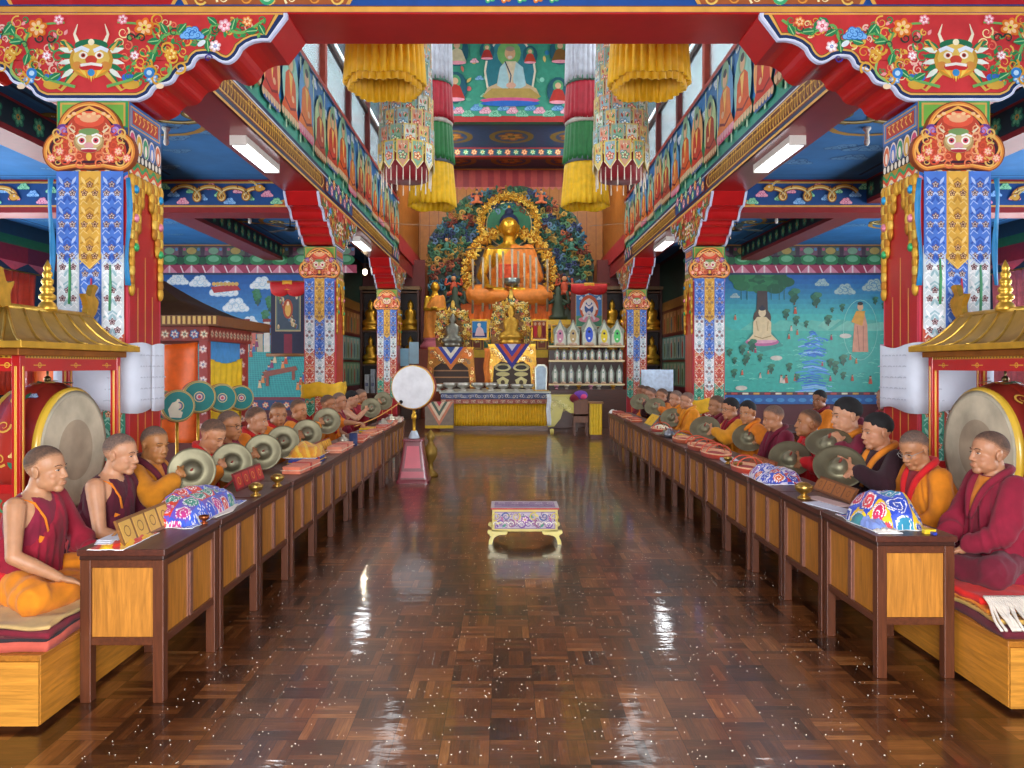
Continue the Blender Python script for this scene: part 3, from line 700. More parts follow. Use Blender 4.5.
for sd, nm in ((-1, 'wall_gallery_left'), (1, 'wall_gallery_right')):
    x0, x1 = sorted((sd * CI, sd * CO)); b = B('#2a6aa8'); b.box(x0, x1, 6.31, 20.0, 4.6, 5.83)
    b.box(x0, x1, 5.75, 20.3, 9.3, 10.3, '#6a2420'); b.box(x0, x1, 20.0, 25.0, 4.6, 7.9, '#b06a24')
    b.frame((sd * (CI - .002), 0, 0), (0, 1, 0), (0, 0, 1), (-sd, 0, 0))
    b.rect(6.35, 4.52, 20.0, 5.8, '#2f7fc4'); b.rect(6.35, 4.52, 20.0, 4.86, '#3c9a86')
    for k in range(40): b.cloud(6.5 + k * .345, 5.42 + .12 * ((k * 5) % 4), .12, ('#9cc4e4', '#dcecf6'))
    for k in range(20): b.leaf(6.5 + k * .7, 4.6, .42, .3, PI / 2 + .2 * (k % 3 - 1), '#2f8a58'); b.stroke([(6.42 + k * .68, 4.55), (6.45 + k * .68, 5.2), (6.42 + k * .68, 5.72)], .05, '#bfe0b8')
    for k in range(17): lama(b, 6.8 + k * .8, 4.84 + .05 * (k % 3), .84 + .06 * (k % 3), seat=('#3f7a5a', '#c9527a', '#8a5a34', '#3a5f9a')[k % 4], robe= ('#d8581e', '#c83a2a', '#b3422e', '#e07a30')[(k * 3) % 4], halo=('#8fd0c4', '#5aa0d8', '#b7d8a0', '#e8b070')[k % 4])
    b.rect(6.35, 5.76, 20.0, 5.83, '#b5402e')
    if True:                                # board panelling of the shrine end
        for k in range(15): b.rect(20.35 + k * .3, 4.55, 20.37 + k * .3, 7.8, '#7a3f14')
        b.rect(20.0, 4.52, 25, 4.95, '#b33038')
    struct(b, nm, 'paint')
    w = B('#6f1f1c')
    for k in range(8):
        y = 6.35 + k * 1.93; w.box(*sorted((sd * (CI + .02), sd * (CI + .16))), y, y + .14, 5.83, 9.3, '#c2503c' if k < 4 else '#6f1f1c')
    for k in range(0): w.box(*sorted((sd * (CI + .05), sd * (CI + .1))), 6.35 + k * .965 - .02, 6.35 + k * .965 + .03, 5.83, 9.3, '#3b2a26')
    for z in (5.83, 6.75, 7.9, 9.2): w.box(*sorted((sd * (CI + .04), sd * (CI + .11))), 6.31, 20.0, z, z + .1, '#4a2f28')
    n_ += 1; wo = struct(w, 'window_%d' % n_, 'paint')
gm = bpy.data.materials.new('clerestory_glass'); gm.use_nodes = True; pb = gm.node_tree.nodes['Principled BSDF']
pb.inputs['Base Color'].default_value = (.55, .66, .68, 1); pb.inputs['Roughness'].default_value = .25; pb.inputs['Transmission Weight'].default_value = .8
for sd in (-1, 1):
    n_ += 1; g = B('#bcd6de'); g.box(sd * 3.08 - .01, sd * 3.08 + .01, 6.31, 20, 5.83, 9.3); tag(g.build('window_%d' % n_, 'plain', mat=gm), kind='structure')

# painted end wall over the shrine
b = B('#2f8f7a'); b.box(-CO, CO, 20.0, 20.3, 7.87, 10.2); d = 19.99; k = d / FPX
b.frame(P(0, 0, d), (k, 0, 0), (0, 0, -k), (0, -1, 0))
b.rect(392, -30, 626, 120, '#3f9a80'); b.rect(392, 116, 626, 122, '#b5302c'); b.rect(392, -30, 626, 40, '#3f7fae')
for i in range(26): b.cloud(396 + i * 9, 108 + 3 * (i % 3), 5.5, (('#2b6fb5', '#7fb8dc'), ('#c46a8a', '#f0c0cc'), ('#2f8f6a', '#8fd0b0'))[i % 3])
for i in range(40): b.disc(398 + (i * 61) % 222, 44 + (i * 37) % 62, 2.4, ('#5fc0a0', '#8fd8c0', '#2f7fb0', '#d86a6a', '#e8c060')[i % 5])
for i in range(90):
    x, y = 394 + 230 * (i * .618 % 1), -10 + 116 * (i * .7549 % 1)
    if i % 3: b.leaf(x, y, 7, 3, i, ('#2f7a5a', '#5fb090', '#d8c070', '#c86a5a')[i % 4])
    else: b.cloud(x, y, 3.6, (('#2b6fb5', '#8fc0dc'), ('#c46a8a', '#f0d0d8'), ('#2f8f6a', '#a0d8b8'))[i % 9 // 3])
b.oval(510, 72, 26, 36, '#e0d8c0'); b.oval(510, 72, 24, 34, '#2f7a86'); b.oval(509, 54, 12, 13, '#6fa860')
b.poly([(483, 97), (488, 88), (497, 84), (500, 68), (505, 62), (516, 62), (522, 68), (526, 84), (536, 89), (540, 97)], '#c9b088')
b.poly([(497, 86), (500, 68), (506, 62), (509, 74), (508, 92)], '#a8cdd2'); b.poly([(526, 86), (523, 68), (515, 62), (512, 74), (515, 92)], '#a8cdd2'); b.poly([(505, 62), (516, 62), (511, 90)], '#d8c8a8'); b.stroke([(505, 62), (511, 76), (509, 90)], 1.2, '#2a3a5a')
b.poly([(482, 97), (492, 89), (530, 89), (541, 97), (536, 100), (488, 100)], '#b39850'); b.oval(510, 101, 30, 3, '#d2568a'); b.oval(510, 104, 30, 3, '#2a6ac0')
b.oval(510, 54, 5.4, 6.6, '#cfa27a'); b.oval(510, 49.5, 4.6, 2.5, '#9a8a7a'); b.oval(510, 58, 2.4, 1.6, '#d8ccc0'); b.oval(511, 86, 5, 3, '#d8a890')
lam = ((455, 88, 20, '#b8332a'), (558, 92, 18, '#b8332a'), (457, 52, 19, '#cfc6a0'), (560, 52, 17, '#7f5a2a'), (425, 80, 20, '#c86a2a'), (595, 80, 20, '#b8332a'), (487, 52, 12, '#a8302a'), (530, 56, 12, '#b8402a'), (410, 50, 17, '#d0a030'), (610, 50, 17, '#a83a2a'))
for x, y, s_, c in lam:
    b.oval(x, y, s_ * .62, s_ * .8, '#1f5a6a'); b.oval(x, y - s_ * .3, s_ * .3, s_ * .34, '#58a070')
    b.poly([(x - s_ * .5, y + s_ * .55), (x - s_ * .26, y - s_ * .05), (x, y - s_ * .2), (x + s_ * .26, y - s_ * .05), (x + s_ * .5, y + s_ * .55)], c); b.disc(x, y - s_ * .32, s_ * .17, '#ddb690'); b.oval(x, y + s_ * .6, s_ * .5, s_ * .1, '#f0a0b0')
struct(b, 'wall_upper_shrine', 'paint')
# shrine ceiling, back wall and the walls that close the side aisles
b = B('#163a66'); b.box(-CO, CO, 20.3, 25.2, 7.9, 8.0); b.frame((0, 0, 7.9), (1, 0, 0), (0, 1, 0), (0, 0, -1))
for y in (20.4, 22.9): 
    b.rect(-2.9, y + .1, 2.9, y + 2.2, '#1d4a80')
    for X in (-1.7, 0, 1.7): b.ring(X, y + 1.1, .55, .16, '#7a6a34'); b.flower(X, y + 1.1, .38, ('#8a5a2a', '#b88a3a', '#2f5a4a'))
struct(b, 'ceiling_shrine', 'paint')
b = B('#8a1c20'); b.box(-CO, CO, 22.55, 22.8, 7.62, 7.9); b.frame((0, 22.54, 0), (1, 0, 0), (0, 0, 1), (0, -1, 0)); b.rect(-2.95, 7.66, 2.95, 7.86, '#1f4f6a')
for k in range(24): b.flower(-2.8 + k * .245, 7.76, .09, (('#2f8f6a', '#bfe0c0', '#e0b040'), ('#c87a4a', '#f0d0a0', '#a02020'))[k % 2])
struct(b, 'beam_shrine', 'paint')
b = B('#b8732a'); b.box(-CO, CO, 24.95, 25.2, 0, 8.0); b.frame((0, 24.945, 0), (1, 0, 0), (0, 0, 1), (0, -1, 0))
for k in range(20): b.rect(-2.95 + k * .3, 0, -2.93 + k * .3, 7.4, '#8a4a18')
for k in range(30): b.rect(-2.95 + k * .2, 7.3, -2.75 + k * .2, 7.85, '#8a2030' if k % 2 else '#a83a3a'); b.poly([(-2.95 + k * .2, 7.3), (-2.85 + k * .2, 7.2), (-2.75 + k * .2, 7.3)], '#c86a5a')
struct(b, 'wall_back_shrine', 'paint')
for sd, nm in ((-1, 'wall_back_left'), (1, 'wall_back_right')):
    b = B('#5c1d1a'); x0, x1 = sorted((sd * 2.6, sd * 4.75)); b.box(x0, x1, 23.2, 23.4, 0, 4.7); b.box(*sorted((sd * 2.6, sd * 2.8)), 23.4, 25.0, 0, 4.6, '#8a4a20')
    x0, x1 = sorted((sd * 4.48, sd * 4.75)); b.box(x0, x1, 19.72, 23.2, 0, 4.7, '#611c22')
    b.frame((sd * 4.475, 0, 0), (0, 1, 0), (0, 0, 1), (-sd, 0, 0))
    b.rect(19.72, 3.3, 23.2, 4.5, '#2a4a3c'); b.rect(19.72, 3.1, 23.2, 3.35, '#a87a3a')
    for r_ in range(3):                     # rows of small painted panels of standing figures
        z0 = .95 + r_ * .72; b.rect(19.8, z0, 23.15, z0 + .66, ('#5a8a6a', '#4f8f86', '#7a3a2a')[r_])
        for k in range(7):
            y = 20.0 + k * .45; b.rect(y, z0 + .04, y + .38, z0 + .62, ('#9ac0a0', '#a8c8c0', '#c0905a')[r_]); b.oval(y + .19, z0 + .28, .09, .24, ('#6a7a3a', '#b84a2a', '#2f6a7a')[(k + r_) % 3]); b.disc(y + .19, z0 + .52, .05, '#d8b08a')
    struct(b, nm, 'paint')
# ------------------------------------------------------------------ murals on the end walls of the aisles
def tree(b, x, y, s, g='#2a6e52', tr='#5a4a34', n=7):
    b.stroke([(x, y), (x + s * .03, y - s * .45)], s * .1, tr)
    for k in range(n): b.oval(x + s * .27 * math.cos(k * 2.4) * (k / n), y - s * .6 + s * .28 * math.sin(k * 2.4) * (.4 + k / n), s * .19, s * .15, ('#1f5a48', g, '#3c8262')[k % 3], 0, 9)
def folk(b, x, y, s, c, c2='#d8b090'):
    b.poly([(x - s * .22, y), (x - s * .12, y - s * .62), (x + s * .12, y - s * .62), (x + s * .22, y)], c); b.disc(x, y - s * .76, s * .14, c2, 8); b.oval(x, y - s * .86, s * .12, s * .07, '#2a1c18', 0, 8)
md = 19.68; mk = md / FPX
def mural_wall(sd, nm):
    b = B('#3fae9f'); x0, x1 = sorted((sd * 4.48, sd * 10.7)); b.box(x0, x1, 19.7, 19.9, 0, 4.7, '#5a1a22')
    b.frame(P(0, 0, md), (mk, 0, 0), (0, 0, -mk), (0, -1, 0)); return b
def valance(b, xa, xb):
    b.rect(xa, 243, xb, 273, '#3a2438'); b.rect(xa, 243, xb, 246, '#b88a4a'); b.rect(xa, 246, xb, 256, '#4a3a4a'); x = xa; k = 0
    while x < xb:
        b.rect(x + 2, 247, x + 20, 255.5, ('#5a6a5a', '#7a5a6a')[k % 2]); b.oval(x + 11, 251, 5, 3.4, ('#b8a05a', '#7fa88a')[k % 2]); b.disc(x + 4, 249.5, 1.6, '#b85a7a'); b.disc(x + 18, 249.5, 1.6, '#5a8ab8')
        b.oval(x + 11, 260, 9, 5.5, '#2f7f4e'); b.oval(x + 11, 259, 5.5, 3.2, '#6fb58a'); b.oval(x, 261, 4, 4, '#1f5a3c')
        b.rect(x, 265, x + 22, 273, '#a83a58'); b.poly([(x + 3, 273), (x + 11, 265), (x + 19, 273)], '#d88aa0'); b.stroke([(x + 11, 266), (x + 11, 273)], 1.6, '#f0d8dc'); b.stroke([(x, 266), (x + 3, 273)], 1.2, '#f0d8dc')
        x += 22; k += 1
    b.rect(xa, 273, xb, 275, '#2a3a5a')
def hue(c0, c1, t):
    a, q = [int(c0[i:i + 2], 16) for i in (1, 3, 5)], [int(c1[i:i + 2], 16) for i in (1, 3, 5)]
    return '#' + ''.join('%02x' % int(a[i] + (q[i] - a[i]) * t) for i in range(3))
# right: the enlightened one beneath a tree, waterfall and standing figure
b = mural_wall(1, 'wall_mural_right'); xa, xb = 687, 931
for k in range(12): b.rect(xa, 274 + k * 5, xb, 279.2 + k * 5, hue('#1b61ae', '#46bcb4', min(1, k / 8)))
for k in range(12): b.rect(xa, 330 + k * 5.6, xb, 336 + k * 5.6, hue('#46b8a6', '#35b3a4', k / 11))
for k in range(14): 
    x = xa + RND.uniform(24, 218); b.poly([(x - 22, 330), (x - 8, 318 + RND.uniform(0, 6)), (x + 6, 322), (x + 24, 331)], ('#63c0ae', '#7cc8b4', '#52b4a2')[k % 3])
for x, y, r_ in ((845, 290, 9), (874, 286, 10), (905, 292, 9), (822, 283, 6), (735, 296, 4)): b.cloud(x, y, r_, ('#5f93ae', '#a9c3bd'))
for k in range(60):
    x = 812 + RND.gauss(0, 5) + max(0, RND.random() - .3) * 6; y = RND.uniform(332, 392); w = 3 + (y - 330) * .16
    b.stroke([(x - w, y), (x, y - 1.5), (x + w, y + .5)], 1.3, ('#2b7fd8', '#4f9ce6', '#8fc6f2', '#2470c8')[k % 4])
for k in range(150):
    x, y = RND.uniform(xa, xb), RND.uniform(335, 392); b.stroke([(x - 3, y), (x, y - .8), (x + 3, y)], .7, ('#5fcbb8', '#2a9a8c', '#7ad6c2')[k % 3])
for x in range(697, 702): b.stroke([(x, 275), (x, 300)], .8, '#1c4a40')
for k in range(26):
    a = k * 2.4; b.oval(762 + 27 * math.cos(a) * math.sqrt(k / 26), 281 + 9.5 * math.sin(a) * math.sqrt(k / 26), 8.5, 5, ('#1e5e40', '#277048', '#2f7f50')[k % 3])
for x in (741, 747, 771, 779, 784): b.stroke([(x, 288), (x, 300)], .7, '#2a6a58')
b.poly([(756, 318), (757, 291), (767, 291), (768, 318)], '#4a3c3a')
b.oval(762, 318, 9, 10, '#5a4638'); b.poly([(741, 346), (752, 332), (772, 332), (783, 346), (762, 352)], '#3c9a8c')
b.oval(762, 342, 17, 4.2, '#c46a98'); b.oval(762, 340.4, 15, 3, '#e8a8c0')
b.poly([(748, 340), (753, 334), (753, 322), (757, 317), (766, 317), (771, 322), (771, 334), (777, 340)], '#e6cfa0'); b.stroke([(754, 336), (762, 338.5), (771, 336)], 1, '#b89868'); b.stroke([(756, 321), (758, 331)], .8, '#c0a070'); b.stroke([(768, 321), (767, 331)], .8, '#c0a070')
b.oval(762, 312.5, 3.8, 4.7, '#e8d2a8'); b.oval(762, 308.6, 3.4, 2.2, '#2a2a3a'); b.disc(762, 306.4, 1.3, '#2a2a3a')
b.poly([(852, 352), (854, 325), (857, 312), (864, 312), (867, 325), (868, 352)], '#dd9a7a'); b.poly([(851, 322), (856, 311), (865, 311), (862, 326)], '#e6a63e'); b.stroke([(857, 326), (859, 351)], .9, '#b8705a'); b.stroke([(863, 326), (863, 351)], .9, '#b8705a'); b.oval(860, 307, 3, 3.8, '#e0b48a'); b.oval(860, 303.6, 2.8, 1.8, '#2a2228')
b.ring(860, 330, 17, .6, '#8fd6c8', 24, ry=30)
for i, (x, y, s_) in enumerate(((794, 305, 18), (816, 308, 17), (786, 320, 12), (796, 326, 11), (806, 328, 8), (828, 326, 12), (842, 312, 9), (832, 313, 6), (789, 372, 10), (771, 374, 11), (745, 366, 9), (734, 378, 10), (835, 372, 12), (843, 380, 9), (760, 362, 9), (875, 305, 9), (884, 310, 9), (900, 330, 16), (915, 350, 18), (752, 352, 14), (898, 372, 14))): tree(b, x, y, s_)
for i, (x, y, s_) in enumerate(((795, 314, 8), (791, 331, 6), (797, 335, 6), (831, 340, 6), (786, 383, 9), (781, 383, 9), (795, 381, 8), (748, 356, 6), (742, 375, 6), (760, 378, 6), (768, 374, 5), (830, 381, 6), (852, 381, 7), (844, 338, 5), (850, 360, 6), (822, 366, 5), (870, 384, 9), (905, 384, 8), (735, 320, 6))): folk(b, x, y, s_, ('#c8543a', '#d8d0c0', '#d07a5a', '#b84a6a')[i % 4])
for k in range(34):
    x, y = xa + 6 + 230 * (k * .618 % 1), 336 + 52 * (k * .7549 % 1)
    if abs(x - 762) < 26 and y < 352 or abs(x - 860) < 18 and y < 356 or abs(x - 812) < 14: continue
    (tree(b, x, y, 8 + k % 5) if k % 3 else folk(b, x, y, 6 + k % 3, ('#c8543a', '#e0d8c8', '#d8884a', '#a84a6a')[k % 4]))
for x, y in ((845, 336), (776, 358), (741, 388)): b.oval(x, y, 6, 2.4, '#d8d4c4')
valance(b, xa, xb); b.rect(xa, 392, xb, 395, '#5a2a3a'); b.rect(xa, 395, xb, 404, '#1f5fa8')
for k in range(22): b.rect(xa + k * 11, 392.6, xa + k * 11 + 6, 394.4, ('#d8a04a', '#c84a4a', '#e8dcc0')[k % 3]); b.oval(xa + 5 + k * 11, 400, 4, 2, '#3f8fc8')
struct(b, 'wall_mural_right', 'paint')
# left: sky, palace roofs and a tiled courtyard
b = mural_wall(-1, 'wall_mural_left'); xa, xb = 93, 337
for k in range(16): b.rect(xa, 274 + k * 5, xb, 279.2 + k * 5, hue('#1458a4', '#5fb4dc', k / 15))
b.rect(xa, 345, xb, 400, '#2f9fa0')
for k in range(26): b.stroke([(xa, 347 + k * 2.1), (xb, 347 + k * 2.1)], .5, '#1f7f86')
for k in range(50): b.stroke([(250 + k * 3 - 60, 400), (250 + k * 2.2 - 46, 346)], .4, '#3fb4b0')
for x, y, r_ in ((224, 290, 12), (236, 306, 11), (200, 282, 9), (262, 284, 10), (285, 300, 9), (178, 280, 9), (250, 322, 8), (120, 300, 12), (145, 290, 9)): b.cloud(x, y, r_, ('#b8d4e4', '#e8eef0'))
b.poly([(211, 287), (236, 284), (241, 290), (214, 293)], '#b8343a'); 
for k in range(7): b.disc(214 + k * 3.8, 284, 2, '#d8b060')
for k in range(16): tree(b, 256 + (k * 13) % 30, 300 + (k * 7) % 46, 12, '#2f7a4a')
for k in range(10):
    x = 243 + k * 7; b.rect(x, 322 + (k % 3) * 6, x + 6, 352, ('#d8d4c8', '#c86a5a', '#b8a890')[k % 3]); b.rect(x - 1, 319 + (k % 3) * 6, x + 7, 322 + (k % 3) * 6, '#8a2a2a')
for k in range(26): folk(b, 246 + (k * 29) % 90, 346 + (k * 17) % 46, 9, ('#c8543a', '#d8c8a0', '#3f6aa8', '#d88a4a', '#8a3a6a')[k % 5])
b.poly([(262, 372), (296, 366), (298, 370), (266, 377)], '#8a4a3a'); b.rect(266, 376, 269, 386, '#8a4a3a'); b.rect(292, 370, 295, 380, '#8a4a3a')
for k in range(30): tree(b, 100 + (k * 31) % 64, 320 + (k * 17) % 60, 14, '#2a6a52')
valance(b, xa, xb); b.rect(xa, 397, xb, 400, '#7a2a3a'); b.rect(xa, 400, xb, 410, '#27436e')
for k in range(24): b.flower(xa + 5 + k * 10.5, 405, 3.4, ('#c85a5a', '#e8d0a0', '#3f8fb8'))
struct(b, 'wall_mural_left', 'paint')

# ------------------------------------------------------------------ carved brackets over the columns
def inset(pts, d, flat=None):
    m = len(pts); a = sum(pts[i][0] * pts[(i + 1) % m][1] - pts[(i + 1) % m][0] * pts[i][1] for i in range(m)); sg = 1 if a > 0 else -1; out = []
    for i in range(m):
        p, c, q = pts[i - 1], pts[i], pts[(i + 1) % m]; n1 = (-(c[1] - p[1]), c[0] - p[0]); n2 = (-(q[1] - c[1]), q[0] - c[0])
        l1, l2 = math.hypot(*n1) or 1, math.hypot(*n2) or 1; n = (n1[0] / l1 + n2[0] / l2, n1[1] / l1 + n2[1] / l2); l = math.hypot(*n) or 1
        s_ = min(1.8, 2 / max(l, .6)) * d * sg; out.append((c[0] + n[0] / l * s_, c[1] + n[1] / l * s_))
    if flat is not None:
        mx = max(p[0] for p in pts) - d * 1.6
        out = [(max(-mx, min(mx, a)), min(q, flat)) for a, q in out]
        out = out[:-2] + [(mx, flat + .001), (-mx, flat + .001)]
    return out
def lobes():
    raw = [(155, 337), ('c', 190, 326, 200, 312), ('c', 208, 292, 228, 284), ('c', 268, 283, 280, 265), ('c', 290, 244, 306, 232), ('c', 338, 228, 346, 214), ('c', 350, 196, 364, 188), ('c', 396, 182, 415, 190), ('c', 445, 214, 468, 208), ('c', 496, 198, 512, 160), ('c', 546, 126, 606, 132), (668, 52)]
    pts = [(raw[0][0], raw[0][1])]
    for r in raw[1:]:
        if r[0] == 'c':
            x0, y0 = pts[-1]
            for t in (.25, .5, .75, 1): pts.append(((1 - t) ** 2 * x0 + 2 * t * (1 - t) * r[1] + t * t * r[3], (1 - t) ** 2 * y0 + 2 * t * (1 - t) * r[2] + t * t * r[4]))
        else: pts.append(r)
    h = [(x * .002188, (337 - y) * .002188) for x, y in pts]
    return h
HL = lobes(); TOP = .655
OUT = [(-x, min(y, TOP)) for x, y in HL[::-1]] + [(x, min(y, TOP)) for x, y in HL]
OUT = OUT + [(OUT[-1][0], TOP + .002), (OUT[0][0], TOP + .002)]
def monster(b, x, y, s):
    for sx in (-1, 1):
        for k in range(7): b.leaf(x + sx * s * .42, y - s * .05 + k * s * .1 - s * .2, s * .42, s * .13, (PI / 2 - sx * (PI / 2 + .2)) + sx * (k - 3) * .22 * 1, ('#1f7a4a', '#e8efe0')[k % 2])
        b.stroke([(x + sx * s * .3, y + s * .4), (x + sx * s * .42, y + s * .7), (x + sx * s * .34, y + s * .95)], s * .12, '#f0e6c8', True)
        b.stroke([(x + sx * s * .5, y + s * .3), (x + sx * s * .68, y + s * .55)], s * .1, '#e0b450', True)
        b.stroke([(x + sx * s * .35, y - s * .25), (x + sx * s * .75, y - s * .7), (x + sx * s * .95, y - s * .6)], s * .12, '#d8b04a', True); b.oval(x + sx * s * .98, y - s * .55, s * .22, s * .13, '#d8a83a')
        for k in range(3): b.disc(x + sx * s * (.85 + .13 * k), y - s * .38, s * .09, '#3a6ac8')
    b.oval(x, y + s * .05, s * .55, s * .46, '#c8962e'); b.oval(x, y + s * .42, s * .42, s * .16, '#1f6a44'); b.oval(x, y + s * .1, s * .46, s * .36, '#e0bb58'); b.disc(x, y + s * .5, s * .08, '#f4e8c0')
    for sx in (-1, 1):
        b.stroke([(x + sx * s * .06, y + s * .28), (x + sx * s * .24, y + s * .36), (x + sx * s * .42, y + s * .28)], s * .1, '#dfe8f4'); b.oval(x + sx * s * .2, y + s * .17, s * .11, s * .09, '#f6f0e0'); b.disc(x + sx * s * .2, y + s * .17, s * .055, '#b03a1a'); b.disc(x + sx * s * .2, y + s * .17, s * .025, '#111')
        b.oval(x + sx * s * .35, y - s * .08, s * .12, s * .1, '#d08a3a')
    b.oval(x, y + s * .06, s * .15, s * .11, '#c8422a'); b.oval(x, y - s * .12, s * .3, s * .12, '#c8282a'); b.stroke([(x - s * .27, y - s * .08), (x, y - s * .04), (x + s * .27, y - s * .08)], s * .07, '#f4efe2')
    for k in range(7): b.poly([(x + (k - 3) * s * .11 - s * .06, y - s * .2), (x + (k - 3) * s * .11 + s * .06, y - s * .2), (x + (k - 3) * s * .05, y - s * .5 + abs(k - 3) * s * .05)], ('#f0a02a', '#f6d050')[k % 2])
    b.disc(x, y - s * .26, s * .09, '#3a8fc8')
def board_art(b, full=True):
    for d, c in ((.0, '#cdd3ee'), (.012, '#e8ecf6'), (.018, '#17305e'), (.042, '#e0ae52'), (.056, '#7a4a22'), (.062, '#cc3434')): b.poly(inset(OUT, d, TOP), c)
    b.rect(-1.43, TOP - .012, 1.43, TOP + .001, '#e3a64a')
    for k in range(150):
        x = (-1 if k % 2 else 1) * (.2 + 1.05 * ((k // 2) * .618 % 1)); y = .07 + .54 * ((k // 2) * .7549 % 1); lo = [q[1] for q in HL if q[0] <= abs(x) + .03]
        if y < .085 + max(lo + [0]): continue
        b.spiral(x, y, .026 + .012 * (k % 3), ('#e0a93a', '#2f8f4e', '#f0c8b0', '#e87a5a', '#3f9a5a', '#f2e2a0', '#e8b850')[k % 7], 1.3, .014, k, 1 if k % 2 else -1); b.leaf(x + .03, y - .02, .05, .026, k * 1.9, ('#2f8f4e', '#e8b84a', '#6fae5a', '#f0a0a0')[k % 4])
    monster(b, 0, .285, .30)
    for sx in (-1, 1):
        vine = cur2([(sx * .12, .1), (sx * .4, .2), (sx * .5, .42), (sx * .62, .5), (sx * .85, .44), (sx * .92, .56), (sx * 1.12, .5), (sx * 1.3, .6)], 6)
        b.stroke(vine, .022, '#6fae5a')
        b.stroke(cur2([(sx * .5, .42), (sx * .42, .55), (sx * .2, .58)], 6), .016, '#6fae5a'); b.stroke(cur2([(sx * .55, .4), (sx * .6, .22), (sx * .5, .13)], 6), .018, '#8fbe6a')
        for k in range(4, len(vine) - 1, 3):
            px, py = vine[k]; a = (k * 1.7) % 6.28
            b.leaf(px, py, .10, .055, a, '#1f7f4c', '#9fd08a'); b.spiral(px + .035 * math.cos(a + 2), py + .035 * math.sin(a + 2), .032, ('#2f8f4e', '#1c5a3a')[k % 2], 1.2, .012, a, sx)
        for (fx, fy, r_, cs) in ((.40, .54, .075, (ORG, '#f6c890', '#e8d050', '#a82a1a')), (1.0, .555, .05, ('#f0a0b0', '#fbe0e4', '#d84a5a')), (.24, .60, .04, ('#ee8a96', '#fbe0e4', '#c83a4a')), (.93, .40, .045, ('#f2c8cc', '#ffffff', '#6a9ad8')), (1.17, .585, .04, ('#f08a3a', '#f8d8a0', '#d84a2a')), (.46, .16, .045, ('#5a9ad8', '#cfe4f4', '#f0d060')), (.60, .34, .05, ('#e0a02a', '#f6e08a', '#c8501a')), (.33, .33, .035, ('#f0b0b8', '#ffffff', '#e06a7a'))): b.flower(sx * fx, fy, r_, cs)
        b.cloud(sx * .76, .49, .075, ('#1f6ac0', '#7ab8ec'), sx)
        for k in range(3): b.spiral(sx * (.57 + .05 * k), .38 - .07 * k, .05, '#e0a93a', 1.4, .02, k * 2, sx); b.spiral(sx * (.42 + .04 * k), .26 - .05 * k, .045, '#d89a2a', 1.4, .018, k * 2 + 1, -sx)
        b.disc(sx * .44, .2, .04, '#2f7fc8'); b.disc(sx * .44, .2, .02, '#bfe0f4'); b.spiral(sx * .3, .46, .035, '#143a2a', 1.3, .014, 0, sx); b.spiral(sx * .38, .46, .035, '#143a2a', 1.3, .014, 3, -sx)
        b.spiral(sx * .88, .31, .03, '#3a2a8a', 1.3, .012, 0, sx); b.oval(sx * .83, .42, .035, .02, '#e6f0f6', .6); b.oval(sx * .52, .1, .03, .02, '#f4d8b0')
def bracket(cx, cy, lateral, label, sd):
    t = thing('column_bracket', label, 'bracket', (cx, cy + CW / 2, 3.485), 'carved brackets over the columns')
    w = CW
    b = B('#b8191c')
    if lateral: fr = ((cx, cy - .02, 3.485), (1, 0, 0), (0, 0, 1), (0, -1, 0))
    else: fr = ((cx - sd * (w / 2 + .005), cy + w / 2, 3.485), (0, 1, 0), (0, 0, 1), (-sd, 0, 0))
    b.frame(*fr); b.fr = (b.fr[0] - b.fr[3] * .035,) + b.fr[1:]
    # stepped red body behind the board
    q = [(x, max(y, 0) + .02) for x, y in OUT]; b.prism(q, w - .04); b.build('corbel', 'lacquer', t)
    a = B('#c62a2a'); a.frame(*fr); a.prism(OUT, .034, '#cdd3ee'); board_art(a); a.build('painted_board', 'paint', t)
    if not lateral:
        a = B('#c62a2a'); a.frame(fr[0] if False else (cx + sd * (w / 2 + .005), cy + w / 2, 3.485), (0, 1, 0), (0, 0, 1), (sd, 0, 0)); a.prism(OUT, .034, '#cdd3ee'); board_art(a); a.build('painted_board', 'paint', t)
    return t
WHERE = {0: 'first', 1: 'second', 2: 'third'}
for sd in (-1, 1):
    for i, cy in enumerate(CYS):
        sn = 'left' if sd < 0 else 'right'
        bracket(sd * 3.23, cy, i == 0, 'red %s over the %s column on the %s' % ('lobed bracket with large dragon face' if i == 0 else 'stepped bracket with painted board', WHERE[i], sn), sd)

